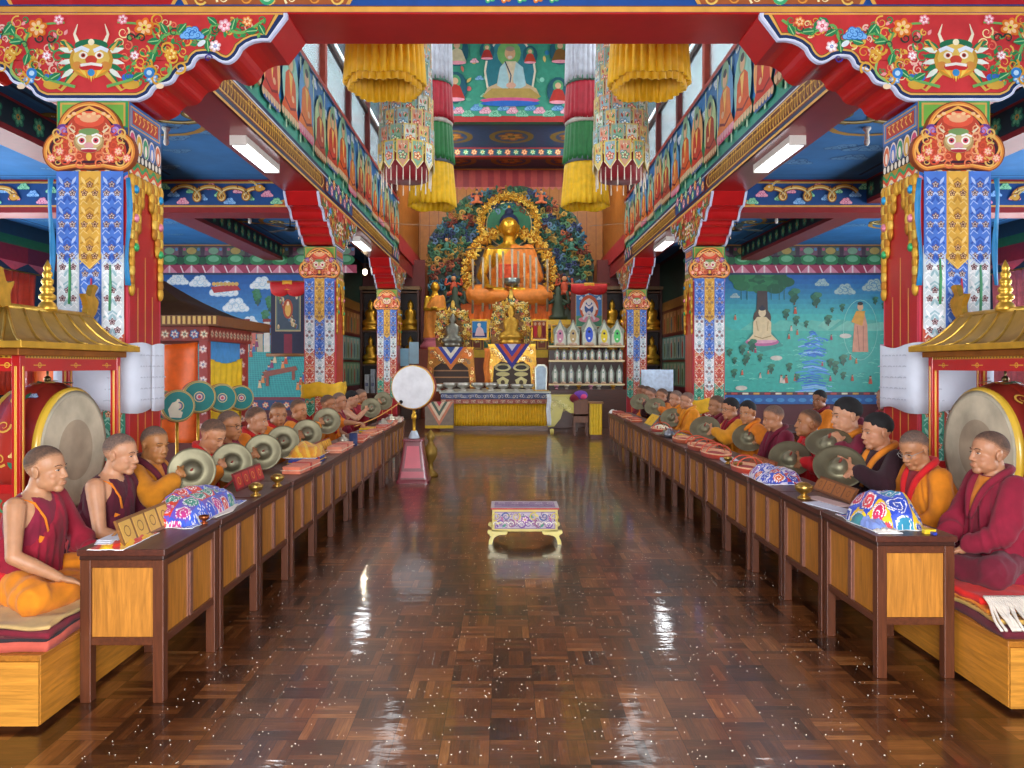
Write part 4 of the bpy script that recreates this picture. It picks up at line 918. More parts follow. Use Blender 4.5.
# ------------------------------------------------------------------ columns
def mask_outline():
    pts = []
    for cx, cy, rx, ry, a0, a1 in ((.20, .17, .135, .15, -80, 70), (0, .30, .235, .245, 28, 152), (-.20, .17, .135, .15, 110, 260)):
        for k in range(13):
            a = math.radians(a0 + (a1 - a0) * k / 12); pts.append((cx + rx * math.cos(a), cy + ry * math.sin(a)))
    return pts + [(-.1, .045), (0, .035), (.1, .045)]
MO = mask_outline()
def mask_art(b):
    for d, c in ((0, '#8a3f18'), (.008, '#e08a34'), (.022, '#f2b45a'), (.032, '#8a2a16'), (.046, '#3c1420')): b.poly(inset(MO, d), c)
    b.poly([(x * .93, .24 + (y - .24) * .9) for x, y in inset(MO, .05)], '#c2452a')
    b.stroke([(-.2, .36), (-.12, .44), (0, .5), (.12, .44), (.2, .36)], .022, '#f0b050'); b.oval(0, .41, .11, .06, '#e85a3a'); b.oval(0, .42, .07, .035, '#f2b080')
    for sx in (-1, 1):
        b.ring(sx * .21, .2, .085, .016, '#f0b050', 18); b.disc(sx * .19, .33, .045, '#6a3a8a'); b.disc(sx * .19, .33, .025, '#b08ad0')
        for k in range(20): b.spiral(sx * (.07 + .21 * ((k * 5) % 20) / 20), .08 + .27 * ((k * 7) % 20) / 20, .036, ('#e8784a', '#f0a878', '#d8502e', '#e4b860')[k % 4], 1.3, .016, k, sx)
        for k in range(3): b.flower(sx * (.15 + .06 * k), .12 + .05 * (k % 2), .034, ('#f0705a', '#f8c8b0', '#f6e0a0'))
    for k in range(9): b.oval((k - 4) * .035, .43 + .02 * (k % 2), .016, .012, '#f4c890')
    b.oval(0, .24, .11, .085, '#b0905a'); b.oval(0, .255, .098, .07, '#d0b87c'); b.oval(0, .315, .075, .026, '#7a9a5a')
    for sx in (-1, 1):
        b.disc(sx * .05, .25, .032, '#f6efe0'); b.disc(sx * .05, .25, .02, '#d04a5a'); b.disc(sx * .05, .25, .009, '#181018'); b.stroke([(sx * .02, .285), (sx * .055, .298), (sx * .095, .28)], .014, '#f4f0e4'); b.stroke([(sx * .1, .31), (sx * .14, .345), (sx * .12, .38)], .02, '#e6d8b0', True)
    b.oval(0, .215, .035, .022, '#e0a0a0'); b.oval(0, .18, .06, .02, '#b02a3a'); b.stroke([(-.055, .188), (0, .192), (.055, .188)], .01, '#f8f4ea'); b.oval(0, .13, .02, .03, '#f0c040')
def tongue(b, x0, x1, z1, z0, base, pat):
    "a brocade streamer hanging from z1 to a point at z0"
    xm = (x0 + x1) / 2; w = x1 - x0; tip = w * .5
    o = [(x0, z1), (x1, z1), (x1, z0 + tip), (xm, z0), (x0, z0 + tip)]
    b.prism(o, .008, base)
    light, dark, fl = pat
    for q in range(int((z1 - z0) / .11)):
        z = z1 - .05 - q * .11
        b.stroke([(x0 + w * .08, z - .05), (xm, z), (x1 - w * .08, z - .05)], .014, light if q % 2 else dark)
        b.leaf(xm, z - .02, .07, .02, -PI / 2 - .5, dark); b.leaf(xm, z - .02, .07, .02, -PI / 2 + .5, dark)
        for e in (-1, 1): b.leaf(xm + e * w * .2, z - .05, .07, .022, PI / 2 - e * .5, light); b.stroke([(xm + e * w * .1, z - .085), (xm + e * w * .3, z - .06), (xm + e * w * .44, z - .09)], .007, light)
    k = 0; z = z1 - .15
    while z > z0 + tip * .8:
        for dx, dz in ((0, .05), (-.24, -.012), (.24, -.012)): b.flower(xm + dx * w, z + dz, w * .16, (fl[0], fl[1], fl[2]), 5)
        z -= .235; k += 1
    b.stroke([(x0 + .004, z0 + tip), (xm, z0 + .005), (x1 - .004, z0 + tip)], .008, light)
BLU = ('#4a7ad2', ('#b4c8f0', '#2f58b4', ('#7a4a4a', '#cfc4c0', '#3a2a2a'))); YLW = ('#dfa93c', ('#f0cc78', '#c08a28', ('#7a3a20', '#d8b080', '#40201a')))
WHI = ('#dfe6e8', ('#ffffff', '#9fc0c8', ('#6a2030', '#c8b0b0', '#301018'))); REDP = ('#d2604a', ('#f0e0d4', '#b83a30', ('#e08a4a', '#f4d8b0', '#7a1a1a'))); GRNP = ('#3f9f80', ('#a0d8c0', '#1f6a52', ('#c8503a', '#f0d8a0', '#3a1a1a')))
for sd in (-1, 1):
    sn = 'left' if sd < 0 else 'right'
    for i, cy in enumerate(CYS):
        X = sd * 3.23; h = CW / 2; t = thing('column', 'square red column, %s on the %s side of the aisle%s' % (WHERE[i], sn, (', with gold carving down its side', '', ', beside the altar')[i]), 'column', (X, cy + h, 0), 'red columns of the hall')
        b = B('#b01c22'); b.box(X - h, X + h, cy, cy + CW, 0, 3.0)
        for (o_, u_, n_v) in (((X - sd * (h + .001), cy + h, 0), (0, 1, 0), (-sd, 0, 0)), ((X, cy - .001, 0), (1, 0, 0), (0, -1, 0))):
            b.frame(o_, u_, (0, 0, 1), n_v)
            for dx, zt in ((-.12, 2.1), (0, 2.35), (.12, 2.05)): b.rect(dx - .007, .1, dx + .007, zt, '#d99a4a')
            b.rect(-h, 0, -h + .02, 3.0, '#d2485a'); b.rect(h - .02, 0, h, 3.0, '#d2485a'); b.rect(-h, 0, h, .25, '#7a1418')
        b.build('shaft', 'lacquer', t)
        b = B('#2a5fa0'); b.box(X - h - .005, X + h + .005, cy - .005, cy + CW + .005, 2.9, 3.485, '#b8892e')
        for (o_, u_, n_v) in (((X - sd * (h + .006), cy + h, 0), (0, 1, 0), (-sd, 0, 0)), ((X, cy - .006, 0), (1, 0, 0), (0, -1, 0))):
            b.frame(o_, u_, (0, 0, 1), n_v)
            b.rect(-h, 3.29, h, 3.485, '#2a66b0'); b.rect(-h + .02, 3.31, h - .02, 3.465, '#d8a850'); b.rect(-h + .03, 3.32, h - .03, 3.455, '#3a80b8'); b.rect(-h + .05, 3.335, h - .05, 3.44, '#b83a2a')
            for k in range(6): b.stroke([(-.17 + k * .065, 3.42), (-.15 + k * .065, 3.39), (-.18 + k * .065, 3.355)], .012, '#f0c060'); b.stroke([(-.18 + k * .065, 3.425), (-.135 + k * .065, 3.425)], .01, '#f0c060')
            if n_v[1]: b.rect(-h, 3.29, h, 3.485, '#2f9a58'); b.rect(-h + .02, 3.30, h - .02, 3.475, '#d8a850'); b.rect(-h + .035, 3.31, h - .035, 3.46, '#7ab84a')
            b.rect(-h, 3.12, h, 3.29, '#2a4a7a')
            for k in range(5): b.oval(-h + .055 + k * .105, 3.20, .05, .085, '#f0e0d0', .12); b.oval(-h + .055 + k * .105, 3.195, .042, .075, ('#d84a7a', '#e0b03a', '#3a9a6a', '#4a7ad0', '#d86a3a')[k], .12); b.oval(-h + .055 + k * .105, 3.18, .02, .045, '#f6e8dc')
            b.rect(-h, 3.06, h, 3.12, '#1f1a22')
            for k in range(9): b.oval(-h + .03 + k * .059, 3.09, .02, .028, '#f2ecdc')
            for q, c in enumerate(('#2f9a5a', '#d8502e', '#e8d8b0', '#2f6ac0', '#e08aa0')):
                z = 3.055 - q * .03
                b.poly([(-h, 2.9)] + [(-h + h * 2 * k / 24, z - .022 + .022 * math.cos(k * PI / 3)) for k in range(25)] + [(h, 2.9)], c)
        b.build('capital', 'paint', t)
        b = B('#c8962e')                    # gilded pendants hanging at both edges of each face
        for (o_, u_, n_v) in (((X - sd * h, cy + h, 0), V((0, 1, 0)), V((-sd, 0, 0))), ((X, cy, 0), V((1, 0, 0)), V((0, -1, 0)))):
            o_ = V(o_)
            if n_v[1]: continue
            for e in (-1, 1):
                for r_ in range(13):
                    z = 2.9 - r_ * .068; n = max(1, int(5.2 * (1 - r_ / 12.5)))
                    for k in range(n): b.ell(o_ + u_ * e * (h - .025 - k * .052) + n_v * .012 + V((0, 0, z)), (.02, .04, .058), None, 10, 6, ('#d8a63a', '#c8902a', '#e0b850', '#b87a24')[(r_ + k) % 4])
                for r_ in range(3): b.ell(o_ + u_ * e * (h - .06) + n_v * .03 + V((0, 0, 2.84 - r_ * .22)), (.02, .03, .034), None, 10, 6, ('#2f9ad0', '#e08aa0', '#3fae6a')[r_])
        b.build('gilded_carving', 'oldgold', t, True)
        b = B('#8a3f18'); b.frame((X, cy - .055, 2.925), (1.04, 0, 0), (0, 0, 1), (0, -1, 0)); b.prism(MO, .045, '#8a3f18'); mask_art(b); b.build('mask_panel', 'paint', t)
        # streamers
        hang = thing('column_banner', 'blue, yellow and white brocade streamers hanging down the %s column on the %s' % (WHERE[i], sn), 'banner', (X, cy - .03, 2.95), 'brocade streamers on the columns')
        wj = .152
        cols = ((-1, [(2.95, 2.26, BLU), (2.4, 1.70, WHI), (1.85, 1.14, REDP), (1.3, .66, GRNP)]), (0, [(2.95, 2.22, YLW), (2.35, 1.6, BLU), (1.8, 1.08, WHI), (1.3, .62, REDP)]), (1, [(2.95, 2.26, BLU), (2.4, 1.66, WHI), (1.85, 1.14, REDP), (1.3, .66, GRNP)]))
        for c_, rows in cols:
            for q, (z1, z0, (base, pat)) in enumerate(rows):
                b = B(base); b.frame((X, cy - .012 - .009 * (4 - q) - (.002 if c_ else 0), 0), (1, 0, 0), (0, 0, 1), (0, -1, 0)); x = c_ * .166; tongue(b, x - wj / 2 - .006, x + wj / 2 + .006, z1, z0, base, pat); b.build('streamer', 'silk', hang)
        if i == 0:
            for e in (-1, 1):
                b = B('#1f86c0'); b.grid([[V((X + e * (.268 + .012 * math.sin(j * .8)) + k * .018 * e, cy - .05 - .01 * math.sin(j + k), 2.9 - j * .1)) for k in range(3)] for j in range(9)], None, .004, V((0, -1, 0))); b.build('ribbon', 'silk', hang, True)
            for e, c, z in ((-.14, '#3f9a5a', 2.3), (.02, '#d03a4a', 2.15), (.16, '#4a9a6a', 2.25)):
                b = B(c); b.tube([(X + e, cy - .066, z), (X + e + .004, cy - .07, z - .15), (X + e - .002, cy - .07, z - .34)], [.006, .010, .009], 8); b.build('ribbon', 'silk', hang, True)
            b = B('#d6dce8'); L = []
            for k in range(41):             # cloth wound about the column
                a = 2 * PI * k / 40; c, s_ = math.cos(a), math.sin(a); rr = .315 / max(abs(c) ** 6 + abs(s_) ** 6, 1e-6) ** (1 / 6); L.append((X + rr * c, cy + h + rr * s_ * (1.02)))
            b.grid([[V((x, y, 1.66 - .1 * j + .02 * math.sin(k * .55 + j * 2))) for k, (x, y) in enumerate(L)] for j in range(6)])
            b.frame((X, cy + h - .328, 0), (1, 0, 0), (0, 0, 1), (0, -1, 0)); o_ = b.build('column_wrap', 'paper', None, True); tag(o_, 'white printed cloth wound round the first column on the %s' % sn, 'cloth', 'white cloths round the columns'); sm_ = o_.modifiers.new('t', 'SOLIDIFY'); sm_.thickness = .006
            b = B('#bcc2cf')
            for (oo, uu, nn) in (((X, cy + h - .326, 0), (1, 0, 0), (0, -1, 0)), ((X - sd * .324, cy + h, 0), (0, 1, 0), (-sd, 0, 0))):
                b.frame(oo, uu, (0, 0, 1), nn)
                for q in range(5):
                    x = -.2
                    while x < .19:
                        w = RND.uniform(.02, .07); b.stroke([(x, 1.58 - q * .085), (x + w * .5, 1.585 - q * .085), (x + w, 1.58 - q * .085)], .009, '#bcc2cf'); x += w + .018
            p_ = b.build('printing', 'paper', None); p_.parent = o_
        if i == 1:
            for e, nm in ((0, 'yellow cloth tied round the second column on the %s' % sn),):
                b = B('#eab612'); L = []
                for k in range(41):
                    a = 2 * PI * k / 40; c, s_ = math.cos(a), math.sin(a); rr = .33 / max(abs(c) ** 6 + abs(s_) ** 6, 1e-6) ** (1 / 6) * (1 + .03 * math.sin(k * 2.3)); L.append((X + rr * c, cy + h + rr * s_))
                zz = (1.22, .98) if sd < 0 else (.95, .72)
                b.grid([[V((x + .01 * math.sin(j * 2 + k), y, zz[0] + (zz[1] - zz[0]) * j / 6 + .02 * math.sin(k * .9))) for k, (x, y) in enumerate(L)] for j in range(7)])
                o_ = b.build('column_wrap', 'silk', None, True); tag(o_, nm, 'cloth', 'yellow cloths round the columns'); sm_ = o_.modifiers.new('t', 'SOLIDIFY'); sm_.thickness = .01
# ------------------------------------------------------------------ desks and benches
DT = .685
BRN, DBR, GLD = '#54281a', '#3a1b10', '#c07a24'
ORD = ['nearest', 'second', 'third', 'fourth', 'fifth', 'sixth', 'seventh', 'eighth', 'ninth', 'tenth', 'eleventh', 'twelfth', 'thirteenth', 'fourteenth', 'fifteenth', 'sixteenth']
def make_desk(L, label):
    t = thing('low_desk', label, 'desk', (0, 0, 0), 'low desks in two long rows')
    w = .196; h = L / 2
    b = B(BRN); b.box(-w, w, -h, h, DT - .03, DT); b.box(-w + .008, w - .008, -h + .006, h - .006, DT - .05, DT - .03, DBR); b.build('desktop', 'woody', t, bevel=.004)
    for sx in (-1, 1):
        for sy in (-1, 1):
            b = B('#5e3019'); x0, y0 = sx * (w - .034), sy * (h - .032); b.box(x0 - .024, x0 + .024, y0 - .024, y0 + .024, 0, DT - .05); b.build('leg', 'woodz', t, bevel=.003)
    b = B('#5e3019')
    for sx in (-1, 1):
        x = sx * (w - .034); b.box(x - .018, x + .018, -h + .05, h - .05, .255, .29); b.box(x - .018, x + .018, -h + .05, h - .05, .6, DT - .05)
    for sy in (-1, 1):
        y = sy * (h - .032); b.box(-w + .05, w - .05, y - .018, y + .018, .255, .29); b.box(-w + .05, w - .05, y - .018, y + .018, .6, DT - .05)
    b.box(w - .052, w - .016, -.018, .018, .29, .6, '#7a4a38'); b.build('frame', 'woody', t, bevel=.002)
    for y0, y1 in ((-h + .05, -.018), (.018, h - .05)):
        b = B('#b87422'); b.box(w - .042, w - .03, y0, y1, .285, .605)
        for e in (y0, y1 - .01): b.box(w - .03, w - .024, e, e + .01, .29, .6, '#8a5a44')
        b.build('panel', 'woodz', t)
    for sy in (-1, 1):
        y = sy * (h - .032); b = B('#c07e30'); b.box(-w + .05, w - .05, y - .008, y + .008, .285, .605); b.build('panel', 'woodz', t)
        for x0 in (-w + .052, w - .062): pass
    return t
rows = {}
for sd, n, y0, pit in ((-1, 12, 3.41, .682), (1, 15, 3.68, .657)):
    sn = 'left' if sd < 0 else 'right'; first = None
    for i in range(n):
        lab = 'dark brown low desk with yellow wood panels, %s in the %s row' % (ORD[i] if i else 'nearest to the entrance', sn)
        if first is None: o = first = make_desk(pit - .015, lab)
        else: o = dup(first, label=lab)
        o.location = (sd * (1.643 + .196 + (.006 * ((i * 7) % 3 - 1) if i else 0)), y0 + pit * (i + .5), 0); o.rotation_euler[2] = 0 if sd < 0 else PI
for sd, y0, y1 in ((-1, 3.17, 12.6), (1, 3.33, 14.6)):
    sn = 'left' if sd < 0 else 'right'; x0, x1 = sorted((sd * 2.045, sd * 2.79))
    t = thing('bench', 'long low wooden bench platform behind the %s row of desks' % sn, 'bench', (sd * 2.42, (y0 + y1) / 2, 0), 'long benches')
    b = B('#c4802a'); b.box(x0, x1, y0, y1, .02, .285); b.box(x0 + .03, x1 - .03, y0 + .03, y1, 0, .02, '#5a2c18'); b.build('platform', 'woody', t, bevel=.004)
    b = B('#cf8c34'); b.box(x0 + .002, x1 - .002, y0 - .012, y0 + .002, .022, .284); b.build('end_panel', 'woodx', t)
    b = B('#b06f24'); b.box(x0 - .006, x1 + .006, y0 - .006, y1, .285, .31); b.build('top_board', 'woody', t, bevel=.003)
    b = B('#6a1226' if sd > 0 else '#8a2230'); b.box(x0 + .02, x1 - .02, y0 + .62, y1 - .05, .311, .352); b.box(x0 + .03, x1 - .03, y0 + .62, y1 - .06, .352, .36, '#7a1a30')
    tag(b.build('seat_runner', 'cloth', bevel=.012), 'long maroon seat runner lying on the %s bench' % sn, 'rug', 'seat runners')
# mats at the near ends
def mat(name, x0, x1, y0, y1, z0, z1, col, label, cat, wav=.006, edge=None, fn=None, drop=0, seed=0):
    b = B(col); nx, ny = 28, 28; rows_ = []
    for j in range(ny + 1):
        r_ = []
        for i in range(nx + 1):
            u, v_ = i / nx, j / ny; x = x0 + (x1 - x0) * u + .012 * math.sin(v_ * 7 + seed); y = y0 + (y1 - y0) * v_ + .014 * math.sin(u * 6 + seed * 2)
            r_.append(V((x, y, z1 + wav * noise.noise(V((u * 5, v_ * 5, seed))) - (drop * max(0, 1 - j / 2.5) ** 2))))
        rows_.append(r_)
    b.grid(rows_, None, z1 - z0, V((0, 0, 1)))
    if fn:
        for k in range(nx * ny):
            i, j = k % nx, k // nx; b.c[k] = lin(fn(i / nx, j / ny, i, j)); b.c[k + nx * ny] = b.c[k]
    return tag(b.build(name, 'cloth', None, True), label, cat)
def pinkmat(u, v, i, j):
    if u > .93 or v < .05: return '#2a1a20'
    if u > .86 or v < .1: return '#8a1c30'
    return ('#d0614a', '#e08a70', '#b84438')[(i + j) % 3]
mat('seat_mat', -2.79, -2.05, 3.19, 3.78, .311, .352, '#c85a48', 'pink and red patterned mat at the front end of the left bench', 'mat', .008, fn=pinkmat, seed=1)
mat('seat_mat', -2.78, -2.055, 3.23, 3.79, .356, .378, '#7a1428', 'maroon bordered mat folded on the pink mat, left bench', 'mat', .012, seed=2)
mat('seat_mat', -2.78, -2.06, 3.26, 3.80, .388, .400, '#c8a468', 'cream quilted cloth on top of the mats, left bench', 'mat', .014, seed=3)
mat('seat_mat', 2.055, 2.79, 3.34, 3.95, .311, .35, '#5f1424', 'dark maroon mat at the front end of the right bench', 'mat', .006, seed=4)
mat('seat_mat', 2.06, 2.79, 3.42, 3.98, .354, .372, '#c8a050', 'striped tan and brown cloth on the maroon mat, right bench', 'mat', .01, fn=lambda u, v, i, j: ('#d09a3a', '#8a5a24')[j % 2] if v < .5 else '#d8862a', seed=5)
mat('seat_mat', 2.06, 2.79, 3.5, 4.0, .378, .392, '#e0801c', 'orange cloth under the bright red cloth, right bench', 'mat', .01, seed=6)
mat('seat_mat', 2.06, 2.79, 3.55, 4.02, .396, .425, '#e01c12', 'bright red folded cloth beneath the front monk, right bench', 'mat', .01, seed=7)
b = B('#e8dccb')
for k in range(26):
    x = 2.075 + k * .011; q_ = RND.uniform(-.012, .012); pts = curve([(x, 3.55, .438), (x - .008, 3.495, .418), (x - .025 + q_, 3.44, .394), (x - .04 + q_ * 2, 3.385, .372 + RND.uniform(0, .008)), (x - .045 + q_ * 2, 3.335, .352)], 3); b.tube(pts, .0065, 6)
t_ = tag(b.build('rug_fringe', 'cloth', None, True), 'white fringe lying over the stacked mats at the front of the right bench', 'fringe')

# ------------------------------------------------------------------ the monks with their cymbals
def make_cymbal(label):
    t = thing('cymbal', label, 'cymbal', (0, 0, 0), 'bronze cymbals in the hands of the monks')
    b = B('#7d7450'); r = .14
    top = [(.0005, .052), (.018, .050), (.034, .044), (.046, .03), (.053, .012), (.06, .004), (.08, .002), (.1, .0045), (.125, .009), (r, .013)]
    pr = top + [(r + .001, .011)] + [(a, z - .004) for a, z in top[::-1]]
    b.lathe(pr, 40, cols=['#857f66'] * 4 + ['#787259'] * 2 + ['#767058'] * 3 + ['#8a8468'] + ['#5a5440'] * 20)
    ds = b.build('disc', 'bronze', t, True)
    b = B('#8a3a2a'); b.tube([(0, 0, .05), (.006, 0, .066), (.012, .004, .085)], [.006, .008, .005], 8); b.build('strap', 'cloth', ds, True)
    return t
CYM0 = None
def put_cymbal(c, n, label):
    global CYM0
    if CYM0 is None: o = CYM0 = make_cymbal(label)
    else: o = dup(CYM0, label=label)
    o.location = c; o.rotation_mode = 'XYZ'; o.rotation_euler = rot_to(n).to_euler(); return o
SL, SR = -PI / 2, PI / 2
M_, O_, OC = '#860f2c', '#dc7a0c', '#c87c10'
LEFT = [  # y, spec, label, cymbal (photo x, y, distance) or None
 (3.70, dict(style='bare', robe='#8c0f28', vest='#7d1430', skirt='#dc8210', sash='#c81a20', lean=.17, yaw=.02, pitch=.0, pose='knee', fine=.0045, hair='short', scale=.86, head=1.13, open=.6, skin='#b98560', z=.385, dx=.02), 'shaven monk with bare arm and orange skirt, at the front end of the left bench', None),
 (4.33, dict(style='bare', robe='#540c22', vest='#4e0c20', skirt='#dc8210', lean=.2, yaw=.0, pitch=.12, pose='lap', fine=.0045, scale=.90, dx=.0, open=.4, skin='#c08a66'), 'monk in dark maroon with bare shoulder, second on the left bench', None),
 (4.80, dict(style='cape', robe=OC, inner='#5a0f22', vest='#d8801c', lean=.16, yaw=-.45, pitch=.12, hair='stubble', fine=.005, open=.1, scale=.9, skin='#a8703f'), 'monk with closed eyes in an ochre cape, left bench, behind the brocade bundle', (192, 471, 4.72)),
 (5.52, dict(style='cape', robe=O_, inner='#d0201a', lean=.3, yaw=-.2, pitch=.5, hair='short', fine=.005, open=.3, skin='#c08660'), 'monk in orange cape and red collar bending his head down, left bench', (232, 463, 5.42)),
 (6.12, dict(style='bare', robe='#7d1226', vest='#8c1428', lean=.14, yaw=-.15, pitch=.1, glasses='dark', fine=.005, skin='#b0764c', cover=.6), 'monk with dark glasses and maroon robe, left bench', (263, 452, 6.02)),
 (6.74, dict(style='cape', robe=O_, inner='#c41c1a', lean=.16, yaw=.05, pitch=.1, hair='short', fine=.006, skin='#bb8460'), 'monk in orange cape seen in profile beside the monk with dark glasses', (283, 442, 6.64)),
 (7.46, dict(style='cape', robe=O_, inner='#c41c1a', lean=.12, yaw=-.95, pitch=.12, hair='short', fine=.006, skin='#a87148'), 'monk in orange cape turning his face towards the entrance, left bench', (307, 434, 7.36)),
 (8.2, dict(style='cape', robe='#d8800f', inner='#8c1222', lean=.12, yaw=-.4, pitch=.05, hair='short', fine=.006, skin='#b37a50'), 'smiling monk in orange cape near the second column on the left', (327, 421, 8.1)),
 (9.5, dict(style='cape', robe=O_, inner='#c8181c', lean=.14, yaw=-.1, pitch=.1, hair='short', pose='stick', cover=.2, fine=.006, skin='#a8714a'), 'monk reaching out with a long drumstick to the white drum', None),
 (10.25, dict(style='bare', robe=M_, skirt='#d8800f', lean=.1, yaw=-.2, pitch=.05, fine=.008, skin='#b8805c'), 'monk with bare arm beyond the drumming monk, left bench', None),
 (11.0, dict(style='bare', robe='#9c1226', lean=.12, yaw=-.1, pitch=.15, hair='black', fine=.008, skin='#c08a68'), 'black haired monk in red robe, near the far end of the left bench', (371, 408, 10.9)),
 (11.75, dict(style='shawl', robe='#8e1028', inner='#d8801c', lean=.1, yaw=.05, fine=.008, skin='#b07c58'), 'monk in maroon shawl, last on the left bench', (383, 401, 11.6))]
RIGHT = [
 (3.98, dict(style='shawl', robe='#84102c', inner='#7a0e28', vest='#d87c1c', skirt='#6a0f26', lean=.10, yaw=-.02, pitch=-.02, fine=.0045, hair='short', scale=.86, head=1.12, open=.6, pose='lap', skin='#b07a58', z=.425, dx=.01), 'shaven monk in plum maroon shawl at the front end of the right bench', None),
 (4.66, dict(style='cape', robe='#cf780c', inner='#c4141a', vest='#8c1220', lean=.26, yaw=.30, pitch=.42, glasses='light', fine=.005, scale=.9, skin='#ad7650', pose='lap', dx=.08, open=.25), 'monk in orange cape and red collar reading with glasses, second on the right bench', None),
 (5.22, dict(style='shawl', robe='#2e0c18', inner='#d87c1c', vest='#3a0f1c', lean=.12, yaw=.0, hair='black', fine=.005, skin='#b9805e', scale=.96, dx=.05), 'black haired monk in very dark robe holding up a cymbal, right bench', (839, 467, 5.1)),
 (5.72, dict(style='shawl', robe='#7a0f30', inner='#d8801c', vest='#6a0f2a', lean=.06, yaw=.0, hair='black', fine=.005, skin='#c08a68', scale=1.03, z=.38, dx=.03), 'tall black haired monk in maroon shawl, right bench', (829, 444, 5.6)),
 (6.3, dict(style='shawl', robe='#c4121a', inner='#d01a20', vest='#b01018', lean=.12, yaw=-.1, pitch=-.12, hair='short', fine=.006, skin='#a87048'), 'monk in bright red shawl beside the tall black haired monk', (790, 459, 6.15)),
 (7.05, dict(style='shawl', robe='#74102e', inner='#6a0e28', lean=.16, yaw=-.1, pitch=.22, fine=.006, skin='#b57c56'), 'shaven monk in plum shawl between the red shawl and the orange capes', None),
 (7.85, dict(style='cape', robe='#d97a10', inner='#d87a12', vest='#c06a10', lean=.14, yaw=.75, pitch=.1, hair='black', fine=.006, skin='#b0784e'), 'monk in orange cape with wavy cloud pattern, facing the entrance, right bench', (749, 438, 7.7)),
 (8.5, dict(style='cape', robe='#cf8a12', inner='#8c1222', lean=.12, yaw=.25, pitch=.1, hair='black', glasses='dark', fine=.006, skin='#b47c56'), 'black haired monk with glasses and ochre cape, right bench', (705, 429, 8.4)),
 (9.15, dict(style='shawl', robe='#6a1024', inner='#6a1024', lean=.08, yaw=.1, hair='short', fine=.008, skin='#a87450'), 'monk in maroon shawl half hidden behind the ochre cape', None),
 (10.5, dict(style='cape', robe='#e08a12', inner='#d88a1c', lean=.14, yaw=.1, pitch=.05, fine=.008, skin='#b88464'), 'shaven monk in bright orange cape by the second column on the right', None),
 (11.2, dict(style='cape', robe='#d07c10', inner='#d07c10', lean=.14, yaw=.2, hair='stubble', fine=.008, skin='#b88464'), 'monk in orange cape just beyond the second column on the right', (672, 418, 11.0)),
 (12.2, dict(style='cape', robe='#c86a10', inner='#4a1a14', lean=.14, yaw=.3, hair='short', fine=.008, skin='#a87454'), 'monk in orange cape behind the tilted cymbals at the far right', (655, 407, 12.0)),
 (12.95, dict(style='shawl', robe='#4a2020', inner='#c86a10', lean=.2, yaw=.1, fine=.008, skin='#b07c60'), 'shaven monk in brown shawl near the far end of the right bench', (640, 402, 12.8)),
 (13.6, dict(style='cape', robe='#d4760f', inner='#c02a5a', vest='#c02a5a', lean=.12, yaw=.1, hair='short', fine=.008, skin='#a87454'), 'monk with pink scarf and orange cape near the altar shelves', None),
 (14.2, dict(style='shawl', robe='#6a1424', inner='#a02a3a', lean=.1, yaw=.2, hair='short', fine=.008, skin='#a06a4c'), 'monk in maroon shawl, last on the right bench', None)]
CYL = ['raised bronze cymbal on the left, nearest to the entrance', 'bronze cymbal below the bent head of the monk with red collar', 'bronze cymbal half hidden, third from the entrance on the left', 'bronze cymbal fourth from the entrance on the left', 'fifth bronze cymbal from the entrance on the left', 'bronze cymbal before the second column on the left', 'shiny cymbal below the black haired monk at the far left', 'farthest bronze cymbal of the left row']
CYR = ['large tilted bronze cymbal gripped by the dark robed monk', 'upper cymbal held open above the large tilted one, right row', 'dark cymbal lying tilted in front of the red shawl', 'round cymbal in front of the patterned orange cape', 'dark cymbal in front of the monk with ochre cape', 'cymbal tilted over the desk beyond the second column, right row', 'second cymbal from the far end of the right row', 'farthest cymbal of the right row']
ci = {-1: 0, 1: 0}; STICK = None
for sd, rot, lst in ((-1, SL, LEFT), (1, SR, RIGHT)):
    for y, spec, label, cym in lst:
        X = sd * 2.44 + sd * spec.get('dx', 0); loc = V((X, y, spec.get('z', .362))); sc = spec.get('scale', .92); spec['scale'] = sc
        if cym:
            px, py, d = cym; c = P(px, py, d)
            n = V((.25, -.93, .22)) if sd < 0 else V((-.28, -.72, .62)); n.normalize()
            if sd > 0 and ci[1] == 1: n = V((-.25, -.5, .8)).normalized()
            lab = (CYL if sd < 0 else CYR)[ci[sd]]; ci[sd] += 1; put_cymbal(c, n, lab).scale = (1.0 if sd < 0 else 1.16,) * 3
            Ri = Rz(-rot); loc_c = (Ri @ (c - loc)) / sc; nl = Ri @ n
            back = V((0, -1, .0)); hand_n = loc_c + nl * .055 + back * .075 + V((0, 0, -.03)); hand_f = loc_c - nl * .05 + back * .06 + V((0, 0, -.03))
            spec['hands'] = [hand_f, hand_n] if sd < 0 else [hand_n, hand_f]; spec['pose'] = 'cym'; spec['hand'] = 'cym'
        if spec.get('pose') == 'stick':
            e = P(364, 424, 9.15); spec['hands'] = [V((-.1, .32, .17)), (Rz(-rot) @ (e - loc)) / sc]; spec['hand'] = 'stick'
        root, wr, fd = make_monk(spec, label, loc, rot)
        if spec.get('pose') == 'stick': STICK = wr[1] + fd[1] * .07
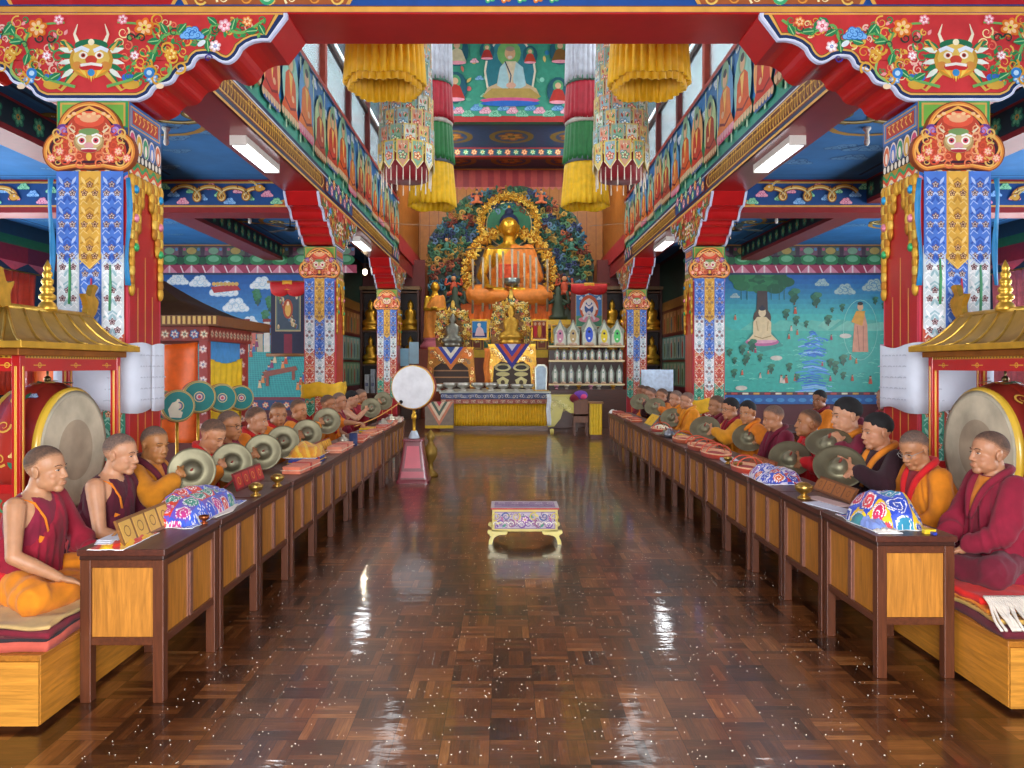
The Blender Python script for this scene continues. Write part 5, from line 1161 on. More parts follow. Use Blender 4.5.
# monks seated further out, behind the right row
b = B('#8a5a24'); b.box(3.7, 4.5, 6.4, 11.6, .02, .3); b.box(3.72, 4.48, 6.45, 11.55, .3, .35, '#6a1226'); tag(b.build('bench', 'woody', bevel=.004), 'bench with maroon mat against the outer part of the right aisle', 'bench', 'long benches')
for y, X, spec, label in ((10.0, 4.0, dict(style='cape', robe='#d97a10', inner='#7a1020', yaw=.55, pitch=.05, lean=.06, hair='black', fine=.008, skin='#9c6846', scale=.97), 'monk in orange cape sitting apart below the waterfall mural'),
        (8.3, 4.05, dict(style='shawl', robe='#7a1a30', inner='#8a1a2a', yaw=.3, pitch=.1, lean=.1, fine=.008, skin='#b08468', scale=1.0, z=.42), 'shaven monk in the back row behind the tall black haired monk'),
        (9.15, 4.05, dict(style='shawl', robe='#6a1428', inner='#7a1a2a', yaw=.2, lean=.14, fine=.008, hair='short', skin='#a87454', scale=.9), 'monk in maroon in the back row behind the red shawl')):
    make_monk(spec, label, V((X, y, spec.get('z', .352))), SR)
sd_ = make_desk(.62, 'dark low desk in front of the monk sitting apart on the right')
sd_.location = (3.45, 10.1, 0); sd_.rotation_euler[2] = PI; sd_.scale = (.8, 1, .95)
# drumstick reaching from the hand to the white drum
tip = P(401, 402, 9.62)
b = B('#c88a3a'); st = STICK + (STICK - tip).normalized() * .1; b.tube(curve([st, st.lerp(tip, .5) + V((0, 0, -.03)), tip], 6), .008, 8)
t = tag(b.build('drum_stick', 'woody', None, True), 'long curved drumstick with a black ball tip against the white drum', 'drumstick')
b = B('#15110f'); b.ell(tip, .024); b.build('ball_tip', 'cloth', t, True)
# ------------------------------------------------------------------ things on the desks
def swirl_fn(pal, bgs, cell=.11, seed=0):
    def f(x, y):
        i, j = math.floor(x / cell), math.floor(y / cell); best = 0
        h = math.sin(i * 127.1 + j * 311.7 + seed) * 43758.5; h -= math.floor(h)
        bgc = bgs[int(h * len(bgs))]
        cx, cy = (i + .5 + .18 * (h - .5)) * cell, (j + .5) * cell; dx, dy = x - cx, y - cy; r = math.hypot(dx, dy) / cell; a = math.atan2(dy, dx)
        k = int(h * 97)
        if r < .43 + .03 * math.cos(5 * a + h * 6):
            if .39 < r < .445: return '#e8e4e6'
            ph = (r * 4.6 + (a / (2 * PI)) * (1 if k % 2 else -1) + h) % 1
            return '#f0ece6' if ph < .2 else pal[k % len(pal)]
        return bgc
    return f
def heap(name, cx, cy, z, lx, ly, h, fn, label, cat, seed=0, rot=0, nx=64, ny=64, prof=None, group=None):
    b = B(); rows_ = []; cs = []
    for j in range(ny + 1):
        r_ = []
        for i in range(nx + 1):
            u, v_ = i / nx * 2 - 1, j / ny * 2 - 1
            e = (abs(u) ** 2.6 + abs(v_) ** 2.6); m = 1 - min(1, e) ; hh = h * (m ** .62) if prof is None else prof(u, v_) * h
            hh *= 1 + .35 * noise.noise(V((u * 1.7, v_ * 1.7, seed))); hh += .012 * noise.noise(V((u * 5, v_ * 5, seed + 3))) * (1 if m > .1 else .3)
            w = 1 + .10 * noise.noise(V((u * 2 + 5, v_ * 2, seed)))
            x, y = u * lx / 2 * w, v_ * ly / 2 * w; c, s_ = math.cos(rot), math.sin(rot)
            r_.append(V((cx + x * c - y * s_, cy + x * s_ + y * c, z + .004 + max(0, hh))))
        rows_.append(r_)
    b.grid(rows_, '#ffffff', .004, V((0, 0, 1)))
    cu = [[0] * (nx + 1) for _ in range(ny + 1)]; cw = [[0] * (nx + 1) for _ in range(ny + 1)]
    for j in range(ny + 1):
        for i in range(nx + 1):
            if i: cu[j][i] = cu[j][i - 1] + (rows_[j][i] - rows_[j][i - 1]).length
            if j: cw[j][i] = cw[j - 1][i] + (rows_[j][i] - rows_[j - 1][i]).length
    for k in range(nx * ny):
        i, j = k % nx, k // nx; u, v_ = cu[j][i] - cu[j][nx] / 2 + .3, cw[j][i] - cw[ny][i] / 2 + .7; b.c[k] = b.c[k + nx * ny] = lin(fn(u, v_))
    return tag(b.build(name, 'silk', None, True), label, cat, group)
XL, XR = -1.82, 1.82
heap('brocade_cloth', -1.85, 4.26, DT, .30, .80, .135, swirl_fn(['#2b52c8', '#c83a8a', '#3a62d8', '#d83a2a', '#3f8f7a'], ['#3458c8', '#4a6ad8', '#d8402a', '#6a50b8'], .105, 3), 'large blue, white and red brocade cloth heaped on the second left desk', 'cloth', 1, 0, 60, 130)
heap('brocade_cloth', 1.84, 4.02, DT, .32, .42, .15, swirl_fn(['#c82a5a', '#d83a4a', '#2f8fb0', '#2848b0'], ['#2445b8', '#f0c414', '#2445b8', '#f0c414', '#3a58c8'], .12, 8), 'blue and yellow brocade bundle on the front right desk', 'cloth', 5, 0, 70, 90)
heap('brocade_cloth', 1.80, 5.55, DT, .30, .55, .09, swirl_fn(['#c8303a', '#3a4ab8', '#d86a3a', '#7a3ab0'], ['#3a50b8', '#c83a3a', '#d8d0e0'], .10, 12), 'red and violet brocade cloth on the third right desk', 'cloth', 7, 0, 50, 90)
heap('brocade_cloth', -1.84, 6.62, DT + .05, .27, .5, .10, lambda x, y: ('#e0981c', '#e8b830', '#d88a14')[int((x * 31 + y * 17)) % 3], 'orange yellow silk cloth heaped on the fifth left desk', 'cloth', 9, 0, 40, 60)
heap('folded_cloth', 1.72, 3.92, DT, .10, .26, .05, lambda x, y: '#7f96d8' if y < .7 else '#3f8f98', 'light blue cloth tucked under the blue and yellow bundle', 'cloth', 11, .1, 24, 40)
def add(b, name, finish, label, cat, smooth=False, group=None, bevel=0, off=None): return tag(b.build(name, finish, None, smooth, bevel, off), label, cat, group)
def flat(name, pts, z, t_, col, label, cat, finish='paper', art=None, group=None):
    b = B(col); b.frame((0, 0, z + t_), (1, 0, 0), (0, 1, 0), (0, 0, 1)); b.prism(pts, t_, col)
    if art: art(b)
    return add(b, name, finish, label, cat, group=group)
def quad(cx, cy, lx, ly, a):
    c, s_ = math.cos(a), math.sin(a); return [(cx + x * c - y * s_, cy + x * s_ + y * c) for x, y in ((-lx / 2, -ly / 2), (lx / 2, -ly / 2), (lx / 2, ly / 2), (-lx / 2, ly / 2))]
# left: leaning board of a scripture stand, white pages and yellow cloth
def bookstand(x, y0, y1, sd, label, cols, h=.115, lean=.5, panels=4, z=DT):
    t = thing('book_stand', label, 'book stand', (x, (y0 + y1) / 2, z), 'leaning scripture stands')
    o = V((x - sd * .0, y0, z + .002)); v_ = V((-sd * math.sin(lean) * -1, 0, math.cos(lean))); n = V((-sd, 0, 0)); u = V((0, 1, 0)); nn = u.cross(v_); nn = nn if nn.x * -sd > 0 else -nn
    b = B(cols[0]); b.frame(o, u, v_, nn); L = y1 - y0; b.prism([(0, 0), (L, 0), (L, h), (0, h)], .012, cols[0]); b.build('board', 'woody', t)
    for k in range(panels):
        w = L / panels; b = B(cols[1]); b.frame(o, u, v_, nn, lz=.0015); b.prism([(w * k + .012, .014), (w * k + w - .008, .014), (w * k + w - .008, h - .014), (w * k + .012, h - .014)], .002, cols[1])
        b.ring(w * k + w / 2, h / 2, h * .2, .006, cols[2], 10); b.build('panel', 'paint', t)
    for k in (0.2, .8):
        b = B(cols[0]); p = o + u * L * k + v_ * h * .8; b.bar(p - nn * .012, V((x + sd * .13, y0 + L * k, z + .004)), .012, .01); b.build('prop', 'woody', t)
    return t
bookstand(-1.84, 3.46, 3.96, -1, 'leaning book stand with four gilt panels on the front left desk', ('#8a5a2a', '#d8a850', '#8a5a24'), .125, .35)
for k in range(3): flat('loose_page', quad(-1.935, 3.63 + .02 * k, .07, .40, .04 - .03 * k), DT + .020 + .004 * k, .002, ('#e9e9f0', '#f4f4f8', '#e4e6ee')[k], 'white %s page behind the book stand, front left desk' % ('bottom', 'middle', 'top')[k], 'page')
heap('yellow_cloth', -1.90, 3.58, DT, .16, .36, .02, lambda x, y: '#e0a818' if (x * 20 + y * 9) % 2 < 1.2 else '#c8301c', 'yellow and red cloth under the white pages on the front left desk', 'cloth', 21, 0, 24, 40)
flat('scarf_end', [(-1.80, 4.20), (-1.68, 4.12), (-1.655, 4.3), (-1.70, 4.52), (-1.76, 4.40)], DT + .003, .006, '#ece2d4', 'cream scarf end sticking out from the left brocade cloth', 'scarf', 'silk')
BOWL = [(.0005, 0), (.03, .0), (.032, .006), (.022, .014), (.014, .02), (.016, .026), (.034, .036), (.042, .05), (.044, .066), (.041, .068), (.036, .052), (.0005, .044)]
def bowl(x, y, s, label, finish='brass', col='#b8924a', z=DT, group='small brass bowls', lid=False):
    t = thing('offering_bowl', label, 'bowl', (x, y, z), group)
    b = B(col); b.lathe([(r * s, q * s) for r, q in BOWL], 24, (x, y, z)); cp_ = b.build('cup', finish, t, True)
    if lid: b = B(col); b.lathe([(.036 * s, .06 * s), (.034 * s, .07 * s), (.02 * s, .08 * s), (.0005, .083 * s)], 20, (x, y, z)); b.build('lid', finish, cp_, True)
    return t
bowl(-1.69, 3.98, .62, 'little copper dish in front of the left brocade cloth', 'brass', '#a85a34')
bowl(-1.70, 4.83, 1.05, 'brass bowl beside the left brocade cloth, nearer of two', lid=True); bowl(-1.68, 5.22, 1.05, 'brass bowl by the red book stand, farther of two', lid=True)
bowl(1.70, 4.73, 1.25, 'wide brass bowl on the right desks beside the white pages', lid=True)
bowl(1.70, 6.08, .8, 'small brass cup near the red and violet cloth, nearer one'); bowl(1.72, 6.42, .85, 'small brass cup near the red and violet cloth, farther one')
bookstand(-1.87, 5.0, 5.55, -1, 'red lacquered book stand between the brass bowls and the yellow silk', ('#7a1418', '#b8201f', '#e0a040'), .12, .3)
bookstand(-1.86, 7.0, 7.7, -1, 'yellow book stand leaning along the left desks near the black mug', ('#8a2a18', '#e8a814', '#b87a14'), .11, .4)
bookstand(1.90, 4.55, 5.1, 1, 'brown book stand in front of the dark robed monk', ('#7a4420', '#a8642c', '#7a4420'), .10, .5)
bookstand(1.90, 5.9, 6.45, 1, 'brown book stand in front of the dark tilted cymbal', ('#7a3c1c', '#a85a30', '#7a4420'), .09, .5)
flat('loose_page', quad(1.735, 4.43, .11, .36, .25), DT + .001, .004, '#dfe4f2', 'white printed page on the second right desk', 'page')
flat('loose_page', quad(1.80, 4.62, .09, .34, .2), DT + .001, .006, '#d8b8b0', 'pink edged page beside the white one, second right desk', 'page')
flat('paper_flap', [(1.67, 3.93), (1.70, 4.06), (1.74, 4.12), (1.79, 4.0), (1.73, 3.93)], DT + .001, .006, '#ecdcb0', 'cream paper flap at the edge of the front right desk', 'paper')
heap('white_cloth', 1.74, 3.78, DT, .12, .08, .012, lambda x, y: '#ece4d8', 'small crumpled white cloth on the front right desk', 'cloth', 31, 0, 20, 20)
b = B('#e8c020'); b.box(1.90, 1.955, 3.73, 3.76, DT, DT + .022); b.box(1.925, 1.945, 3.70, 3.73, DT, DT + .014, '#2a3a9a'); add(b, 'small_box', 'paint', 'tiny yellow and blue box beside the blue and yellow bundle', 'box', bevel=.003)
# wrapped scriptures in a row along the left desks, mug and vessels
def bundle(x, y, lx, ly, h, col, label, z=DT, band='#f0c8a8', n=1, a=0):
    t = thing('wrapped_scripture', label, 'book', (x, y, z), 'cloth wrapped scriptures')
    b = B(col); b.M = Matrix.Translation((x, y, z)) @ Matrix.Rotation(a, 4, 'Z'); b.box(-lx / 2, lx / 2, -ly / 2, ly / 2, 0, h * .45); b.box(-lx / 2 - .012, lx / 2 + .012, -ly / 2 - .012, ly / 2 + .012, h * .45, h * .55, band); b.box(-lx / 2, lx / 2, -ly / 2 + .01, ly / 2 - .01, h * .55, h)
    b.build('wrapping', 'cloth', t, bevel=.008)
    b = B('#b83a2a'); b.M = Matrix.Translation((x, y, z)) @ Matrix.Rotation(a, 4, 'Z'); b.box(-lx / 2 - .004, lx / 2 + .004, -.02, .02, -.0, h + .004); b.build('binding', 'cloth', t)
    return t
for k, (y, L, c, h, lab) in enumerate(((6.05, .52, '#d8785a', .055, 'salmon wrapped scripture by the orange yellow silk'), (7.45, .55, '#d88a6e', .06, 'pale salmon wrapped scripture before the black mug'), (8.45, .55, '#c8684e', .05, 'salmon wrapped scripture just beyond the black mug'), (9.2, .5, '#d0805a', .05, 'orange wrapped scripture on the ninth left desk'), (9.95, .5, '#c86a54', .05, 'reddish wrapped scripture, second last of the left desks'), (10.7, .5, '#d88a6a', .05, 'pink wrapped scripture near the white drum'))):
    bundle(-1.735, y, .14, L, h, c, lab, a=.05 * (k % 3 - 1))
bundle(-1.80, 6.45, .2, .42, .05, '#2a3a8a', 'dark blue wrapped scripture under the orange yellow silk', band='#d8a030')
def mug(x, y, label):
    t = thing('mug', label, 'mug', (x, y, DT)); b = B('#1d2c5a'); b.lathe([(.0005, 0), (.038, 0), (.042, .01), (.042, .125), (.039, .125), (.037, .012), (.0005, .012)], 24, (x, y, DT)); b.build('cup', 'plain', t, True)
    b = B('#17191f'); b.tube(curve([(x - .01, y + .04, DT + .1), (x - .015, y + .085, DT + .095), (x - .015, y + .085, DT + .035), (x - .01, y + .04, DT + .03)], 5), .006, 8); b.build('handle', 'plain', t, True)
mug(-1.70, 7.9, 'tall dark blue mug on the left desks')
def kettle(x, y, s, label, col='#b8b0a0'):
    t = thing('offering_vessel', label, 'vessel', (x, y, DT), 'vessels on the far desks'); b = B(col)
    b.lathe([(r * s, z * s) for r, z in ((.0005, 0), (.05, 0), (.075, .03), (.08, .06), (.06, .09), (.03, .1), (.028, .12), (.035, .13), (.0005, .135))], 20, (x, y, DT)); b.build('body', 'silver', t, True)
    b = B(col); b.tube(curve([(x + .07 * s, y, DT + .05 * s), (x + .12 * s, y, DT + .07 * s), (x + .14 * s, y, DT + .11 * s)], 4), [.012 * s] * 8 + [.007 * s], 8); b.build('spout', 'silver', t, True)
kettle(-1.85, 8.1, .7, 'pewter vessel next to the mug on the left desks'); kettle(-1.76, 10.2, .9, 'silver vessel near the end of the left desks'); kettle(-1.8, 11.1, .9, 'silver vessel beside the white drum', '#d8d0b8')
bundle(-1.78, 11.35, .22, .3, .06, '#e8e0d0', 'white wrapped packet at the end of the left desks')
bundle(-1.86, 9.6, .16, .3, .05, '#e8c020', 'yellow wrapped packet under the drumstick', band='#6a7ab8')
# right: red woven trays with hoop handles
def tray(x, y, rx, ry, label, col='#c8452e', hoops=2):
    t = thing('hoop_tray', label, 'tray', (x, y, DT), 'red trays with hoop handles'); b = B(col)
    prof = [(.0005, .006), (.8, .006), (.94, .012), (1.0, .045), (1.03, .05), (1.02, .038), (.96, .0), (.0005, 0)]
    b.M = Matrix.Translation((x, y, DT)) @ Matrix.Diagonal((rx, ry, 1, 1)); b.lathe(prof, 32, cols=[col, col, '#e8b088', col, '#e8b088', col, col]); b.build('dish', 'cloth', t, True)
    for k in range(hoops):
        yy = (k - (hoops - 1) / 2) * ry * .7; b = B('#d05a3e'); b.tube([(x + rx * .9 * math.cos(a), y + yy, DT + .04 + .075 * math.sin(a)) for a in (PI * q / 14 for q in range(15))], .0055, 8); b.build('hoop', 'cloth', t, True)
    b = B('#b8382a'); b.ell((x, y, DT + .012), (rx * .7, ry * .75, .03)); b.build('filling', 'cloth', t, True)
tray(1.74, 5.98, .11, .22, 'red hoop handled tray beside the red and violet cloth'); tray(1.76, 6.95, .12, .27, 'red hoop handled tray, second from the entrance on the right desks'); tray(1.78, 7.55, .12, .27, 'red hoop handled tray, third from the entrance on the right desks', '#b84a30', 3)
tray(1.78, 8.3, .11, .24, 'flat orange tray farther along the right desks', '#c8603a', 1); tray(1.80, 9.6, .12, .26, 'tray heaped with cream beads on the right desks', '#b8402e', 1)
b = B('#efe4c8')
for k in range(40): a = k * 2.4; b.ell((1.80 + .07 * math.cos(a) * math.sqrt(k / 40), 9.6 + .17 * math.sin(a) * math.sqrt(k / 40), DT + .05 + .02 * (1 - k / 40)), .014, None, 8, 6, ('#efe4c8', '#c83a2a', '#e8d8a8')[k % 3 if k % 5 == 0 else 0])
tag(b.build('bead_heap', 'clay', None, True), 'heap of cream and red beads in the tray on the right desks', 'beads', kind='stuff')
put_cymbal(V((1.74, 9.0, DT + .02)), (0, 0, 1), 'bronze cymbal lying flat on the right desks beside the bead tray')
kettle(1.72, 8.75, .8, 'grey vessel beside the cymbal lying on the right desks', '#8a8f98')
heap('yellow_cloth', 1.84, 8.75, DT, .16, .34, .04, lambda x, y: '#e8c828', 'yellow cloth on the right desks before the ochre cape', 'cloth', 41, .2, 24, 30)
bookstand(1.80, 10.3, 10.85, 1, 'grey and yellow book stand tilted up on the far right desks', ('#5a6a72', '#e0b020', '#7a5a14'), .2, .7, 1)
for k, (y, c, lab) in enumerate(((11.4, '#b85a3a', 'rusty wrapped scripture on the far right desks'), (12.3, '#c87a50', 'orange wrapped scripture near the end of the right desks'), (13.0, '#a84a34', 'red wrapped scripture at the end of the right desks'))): bundle(1.76, y, .15, .5, .05, c, lab)
heap('white_cloth', 1.73, 13.35, DT, .16, .2, .05, lambda x, y: '#ece8e0', 'white crumpled cloth at the far end of the right desks', 'cloth', 51, 0, 20, 20)
flat('loose_page', quad(1.78, 6.62, .12, .34, -.1), DT + .001, .02, '#dfe4f0', 'white booklet in front of the plum shawl on the right desks', 'page')
b = B('#22242c'); b.M = Matrix.Translation((1.66 + .1, 6.27, DT)); b.box(-.04, .04, -.08, .08, 0, .012); add(b, 'phone', 'plain', 'dark flat phone on the right desks between the small brass cups', 'phone', bevel=.003)

# ------------------------------------------------------------------ floor objects
# little carved table in the aisle
T0 = (.027, 6.62, 0); t = thing('offering_table', 'small painted low table with yellow feet standing alone in the aisle', 'table', T0)
x0, x1, y0, y1 = .027 - .275, .027 + .275, 6.47, 6.78
b = B('#e6d27a'); b.box(x0, x1, y0, y1, .11, .295)
for (o_, u_, n_v, L) in (((x0, y0 - .001, .11), (1, 0, 0), (0, -1, 0), .55), ((x1 + .001, y0, .11), (0, 1, 0), (1, 0, 0), .31), ((x0 - .001, y0, .11), (0, 1, 0), (-1, 0, 0), .31)):
    b.frame(o_, u_, (0, 0, 1), n_v); b.rect(.02, .022, L - .02, .165, '#8a6a9a'); b.rect(.026, .028, L - .026, .159, '#c4b4c4')
    for k in range(int(L / .0075)): b.spiral(.036 + (k * .618 % 1) * (L - .072), .038 + (k * .7549 % 1) * .112, .015, ('#6a3a7a', '#8a5a6a', '#e8dcc8', '#5a4a8a', '#a87a9a')[k % 5], 1.2, .006, k)
    m = L / 2
    for sx in (-1, 1):
        for k in range(int(m / .045)):
            x = m + sx * (.03 + k * .043); b.spiral(x, .094 + .03 * (1 if k % 2 else -1), .036, ('#7a4a9a', '#d8c050', '#9a5a88', '#4a5a98')[k % 4], 1.4, .013, k, sx); b.leaf(x, .094 - .03 * (1 if k % 2 else -1), .045, .02, k * 1.3, ('#4a9a7a', '#b86a9a', '#e8d870')[k % 3]); b.ring(x, .06, .02, .007, '#f2ecdc', 10, 0, PI)
    b.flower(m, .10, .035, ('#8a4a9a', '#f0d0e0', '#e8c850'))
b.build('box', 'paint', t)
b = B('#c83a34'); b.box(x0 - .012, x1 + .012, y0 - .012, y1 + .012, .295, .308); b.frame((x0 - .012, y0 - .012, .3085), (1, 0, 0), (0, 1, 0), (0, 0, 1)); b.rect(0, 0, .574, .334, '#e8e0e4'); b.rect(.03, .03, .544, .304, '#b8a0c0')
for k in range(14): b.spiral(.06 + .035 * k, .17 + .07 * math.sin(k * 2), .04, ('#8a6aa8', '#efe8f0', '#9a7ab0')[k % 3], 1.4, .014, k)
b.build('top', 'paint', t)
for sx in (-1, 1):
    for y in (y0 + .02, y1 - .02):
        b = B('#ead878'); cx = .027 + sx * .275; b.frame((cx, y - .02 if y < 6.6 else y + .03, 0), (-sx, 0, 0), (0, 0, 1), (0, -1, 0))
        b.prism(cur2([(-.035, .12), (-.04, .095), (-.012, .07), (-.028, .03), (-.03, 0)], 5) + cur2([(.0, 0), (.006, .03), (.02, .06), (.06, .078), (.12, .085), (.13, .115)], 5), .03, '#ead878'); b.build('foot', 'lacquer', t)
# white drum on a tall stand
DX, DY = -1.333, 9.82
t = thing('drum_stand', 'red tapered drum stand with a gold pole at the end of the left desks', 'stand', (DX, DY, 0))
b = B('#8a3a44'); b.loft([(0, .21, .19, DX, DY + .19), (.03, .21, .19, DX, DY + .19), (.05, .195, .175, DX, DY + .19), (.52, .115, .105, DX, DY + .19), (.53, .135, .125, DX, DY + .19), (.56, .135, .125, DX, DY + .19)], 4 * 8, None, 14); 
b.build('base', 'lacquer', t)
def side(b, zz0, zz1, m, c):
    def fr(z): return (.195 + (.115 - .195) * (z - .05) / .47)
    for sx in (0,):
        w0, w1 = fr(zz0) * m, fr(zz1) * m; dy0, dy1 = DY + .19 - (.175 + (.105 - .175) * (zz0 - .05) / .47) - .004, DY + .19 - (.175 + (.105 - .175) * (zz1 - .05) / .47) - .004
        b.add([(DX - w0, dy0, zz0), (DX + w0, dy0, zz0), (DX + w1, dy1, zz1), (DX - w1, dy1, zz1), (DX - w0, dy0 + .003, zz0), (DX + w0, dy0 + .003, zz0), (DX + w1, dy1 + .003, zz1), (DX - w1, dy1 + .003, zz1)], [(0, 1, 2, 3), (7, 6, 5, 4), (0, 4, 5, 1), (1, 5, 6, 2), (2, 6, 7, 3), (3, 7, 4, 0)], c)
b = B('#e0566a'); side(b, .19, .47, .62, '#dc5468'); side(b, .07, .15, .8, '#c84a5c'); b.build('panel', 'lacquer', t)
b = B('#c8982f'); b.lathe([(.04, .56), (.055, .58), (.03, .62), (.022, .66), (.022, .8), (.034, .82), (.034, .86), (.022, .88), (.02, .93), (.04, .945)], 16, (DX, DY + .19, 0)); b.build('pole', 'gold', t, True)
b = B('#cfe0ec'); b.lathe([(.06, .56), (.075, .57), (.05, .63), (.035, .66), (.03, .66)], 16, (DX, DY + .19, 0)); b.build('collar', 'silk', t, True)
def frame_drum(name, c, n, r, dep, face, rim, label, cat, group=None, art=None, handle=None):
    t = thing(name, label, cat, c, group); Rm = rot_to(n); b = B(rim); b.M = Matrix.Translation(c) @ Rm.to_4x4()
    b.lathe([(r * .93, dep / 2), (r, dep * .38), (r * 1.02, dep * .3), (r * 1.0, 0), (r * 1.02, -dep * .3), (r, -dep * .38), (r * .93, -dep / 2)], 40, cols=['#d8b050', '#a8401f', '#8a2f1a', '#8a2f1a', '#a8401f', '#d8b050']); b.build('shell', 'lacquer', t, True)
    for e in (1, -1):
        b = B(face); b.M = Matrix.Translation(c) @ Rm.to_4x4(); b.lathe([(r * .955, e * dep * .5), (r * .8, e * dep * .51), (.0005, e * dep * .515)] if e > 0 else [(.0005, e * dep * .515), (r * .8, e * dep * .51), (r * .955, e * dep * .5)], 40)
        if art and e > 0: b.frame((0, 0, dep * .52), (1, 0, 0), (0, 1, 0), (0, 0, 1)); art(b, r)
        b.build('drumhead', 'hide' if face == '#b8a890' else 'paint', t)
    return t
frame_drum('drum', V((DX, DY + .19, 1.225)), V((-.12, -.99, .02)), .285, .16, '#e6e8ea', '#b89040', 'white faced drum raised on the gold pole of the red stand', 'drum')
def brassfig(x, y, z, s, label, col='#b8923a', finish='oldgold'):
    b = B('#9a7a34'); b.lathe([(r * s, q * s) for r, q in ((.0005, 0), (.16, 0), (.17, .05), (.12, .1), (.06, .16), (.05, .3), (.11, .38), (.15, .5), (.14, .62), (.07, .72), (.05, .78), (.09, .84), (.08, .92), (.03, 1.0), (.0005, 1.04))], 20, (x, y, z)); return add(b, 'brass_urn', finish, label, 'urn', True)
brassfig(-1.16, 10.45, 0, .62, 'tall brass urn standing on the floor behind the red drum stand')
# row of green faced drums on poles
def teal_art(q):
    def f(b, r):
        b.disc(0, 0, r * .9, '#12807c'); 
        b.ring(0, 0, r * .9, r * .05, '#c8a850', 40)
        b.ring(0, 0, r * .3, r * .045, '#e0c890', 24); b.disc(0, 0, r * .22, '#8a5a9a'); b.ring(0, 0, r * .14, r * .05, '#e8d8b0', 16); b.disc(0, 0, r * .08, '#c84a4a')
        if q == 1: b.poly([(-.5 * r, -.7 * r), (-.6 * r, -.2 * r), (-.35 * r, .2 * r), (-.05 * r, .3 * r), (.1 * r, 0), (.0, -.25 * r), (.25 * r, -.4 * r), (.15 * r, -.75 * r)], '#d8d8c0'); b.disc(.0, .33 * r, .1 * r, '#d8d8c0')
    return f
for k, (px, py, d, r, lab) in enumerate(((160, 405, 8.3, .16, 'green faced drum half hidden by the first left column'), (177, 406, 7.9, .165, 'green faced drum with a pale figure painted on it'), (198, 397, 8.75, .185, 'largest green faced drum in the row behind the left bench'), (221, 398, 9.45, .175, 'green faced drum, second from the far end of its row'), (240, 398, 10.1, .165, 'green faced drum at the far end of its row'))):
    c = P(px, py, d); n = V((.55, -.83, .06)).normalized(); t = frame_drum('green_drum', c, n, r, .14, '#12807c', '#b89040', lab, 'drum', 'green faced drums', teal_art(k))
    b = B('#c8982f'); b.tube([(c.x, c.y, .012), (c.x, c.y, c.z - r)], .016, 10); b.lathe([(.0005, 0), (.1, 0), (.1, .02), (.03, .05), (.016, .06)], 16, (c.x, c.y, 0)); b.build('pole', 'gold', t, True)
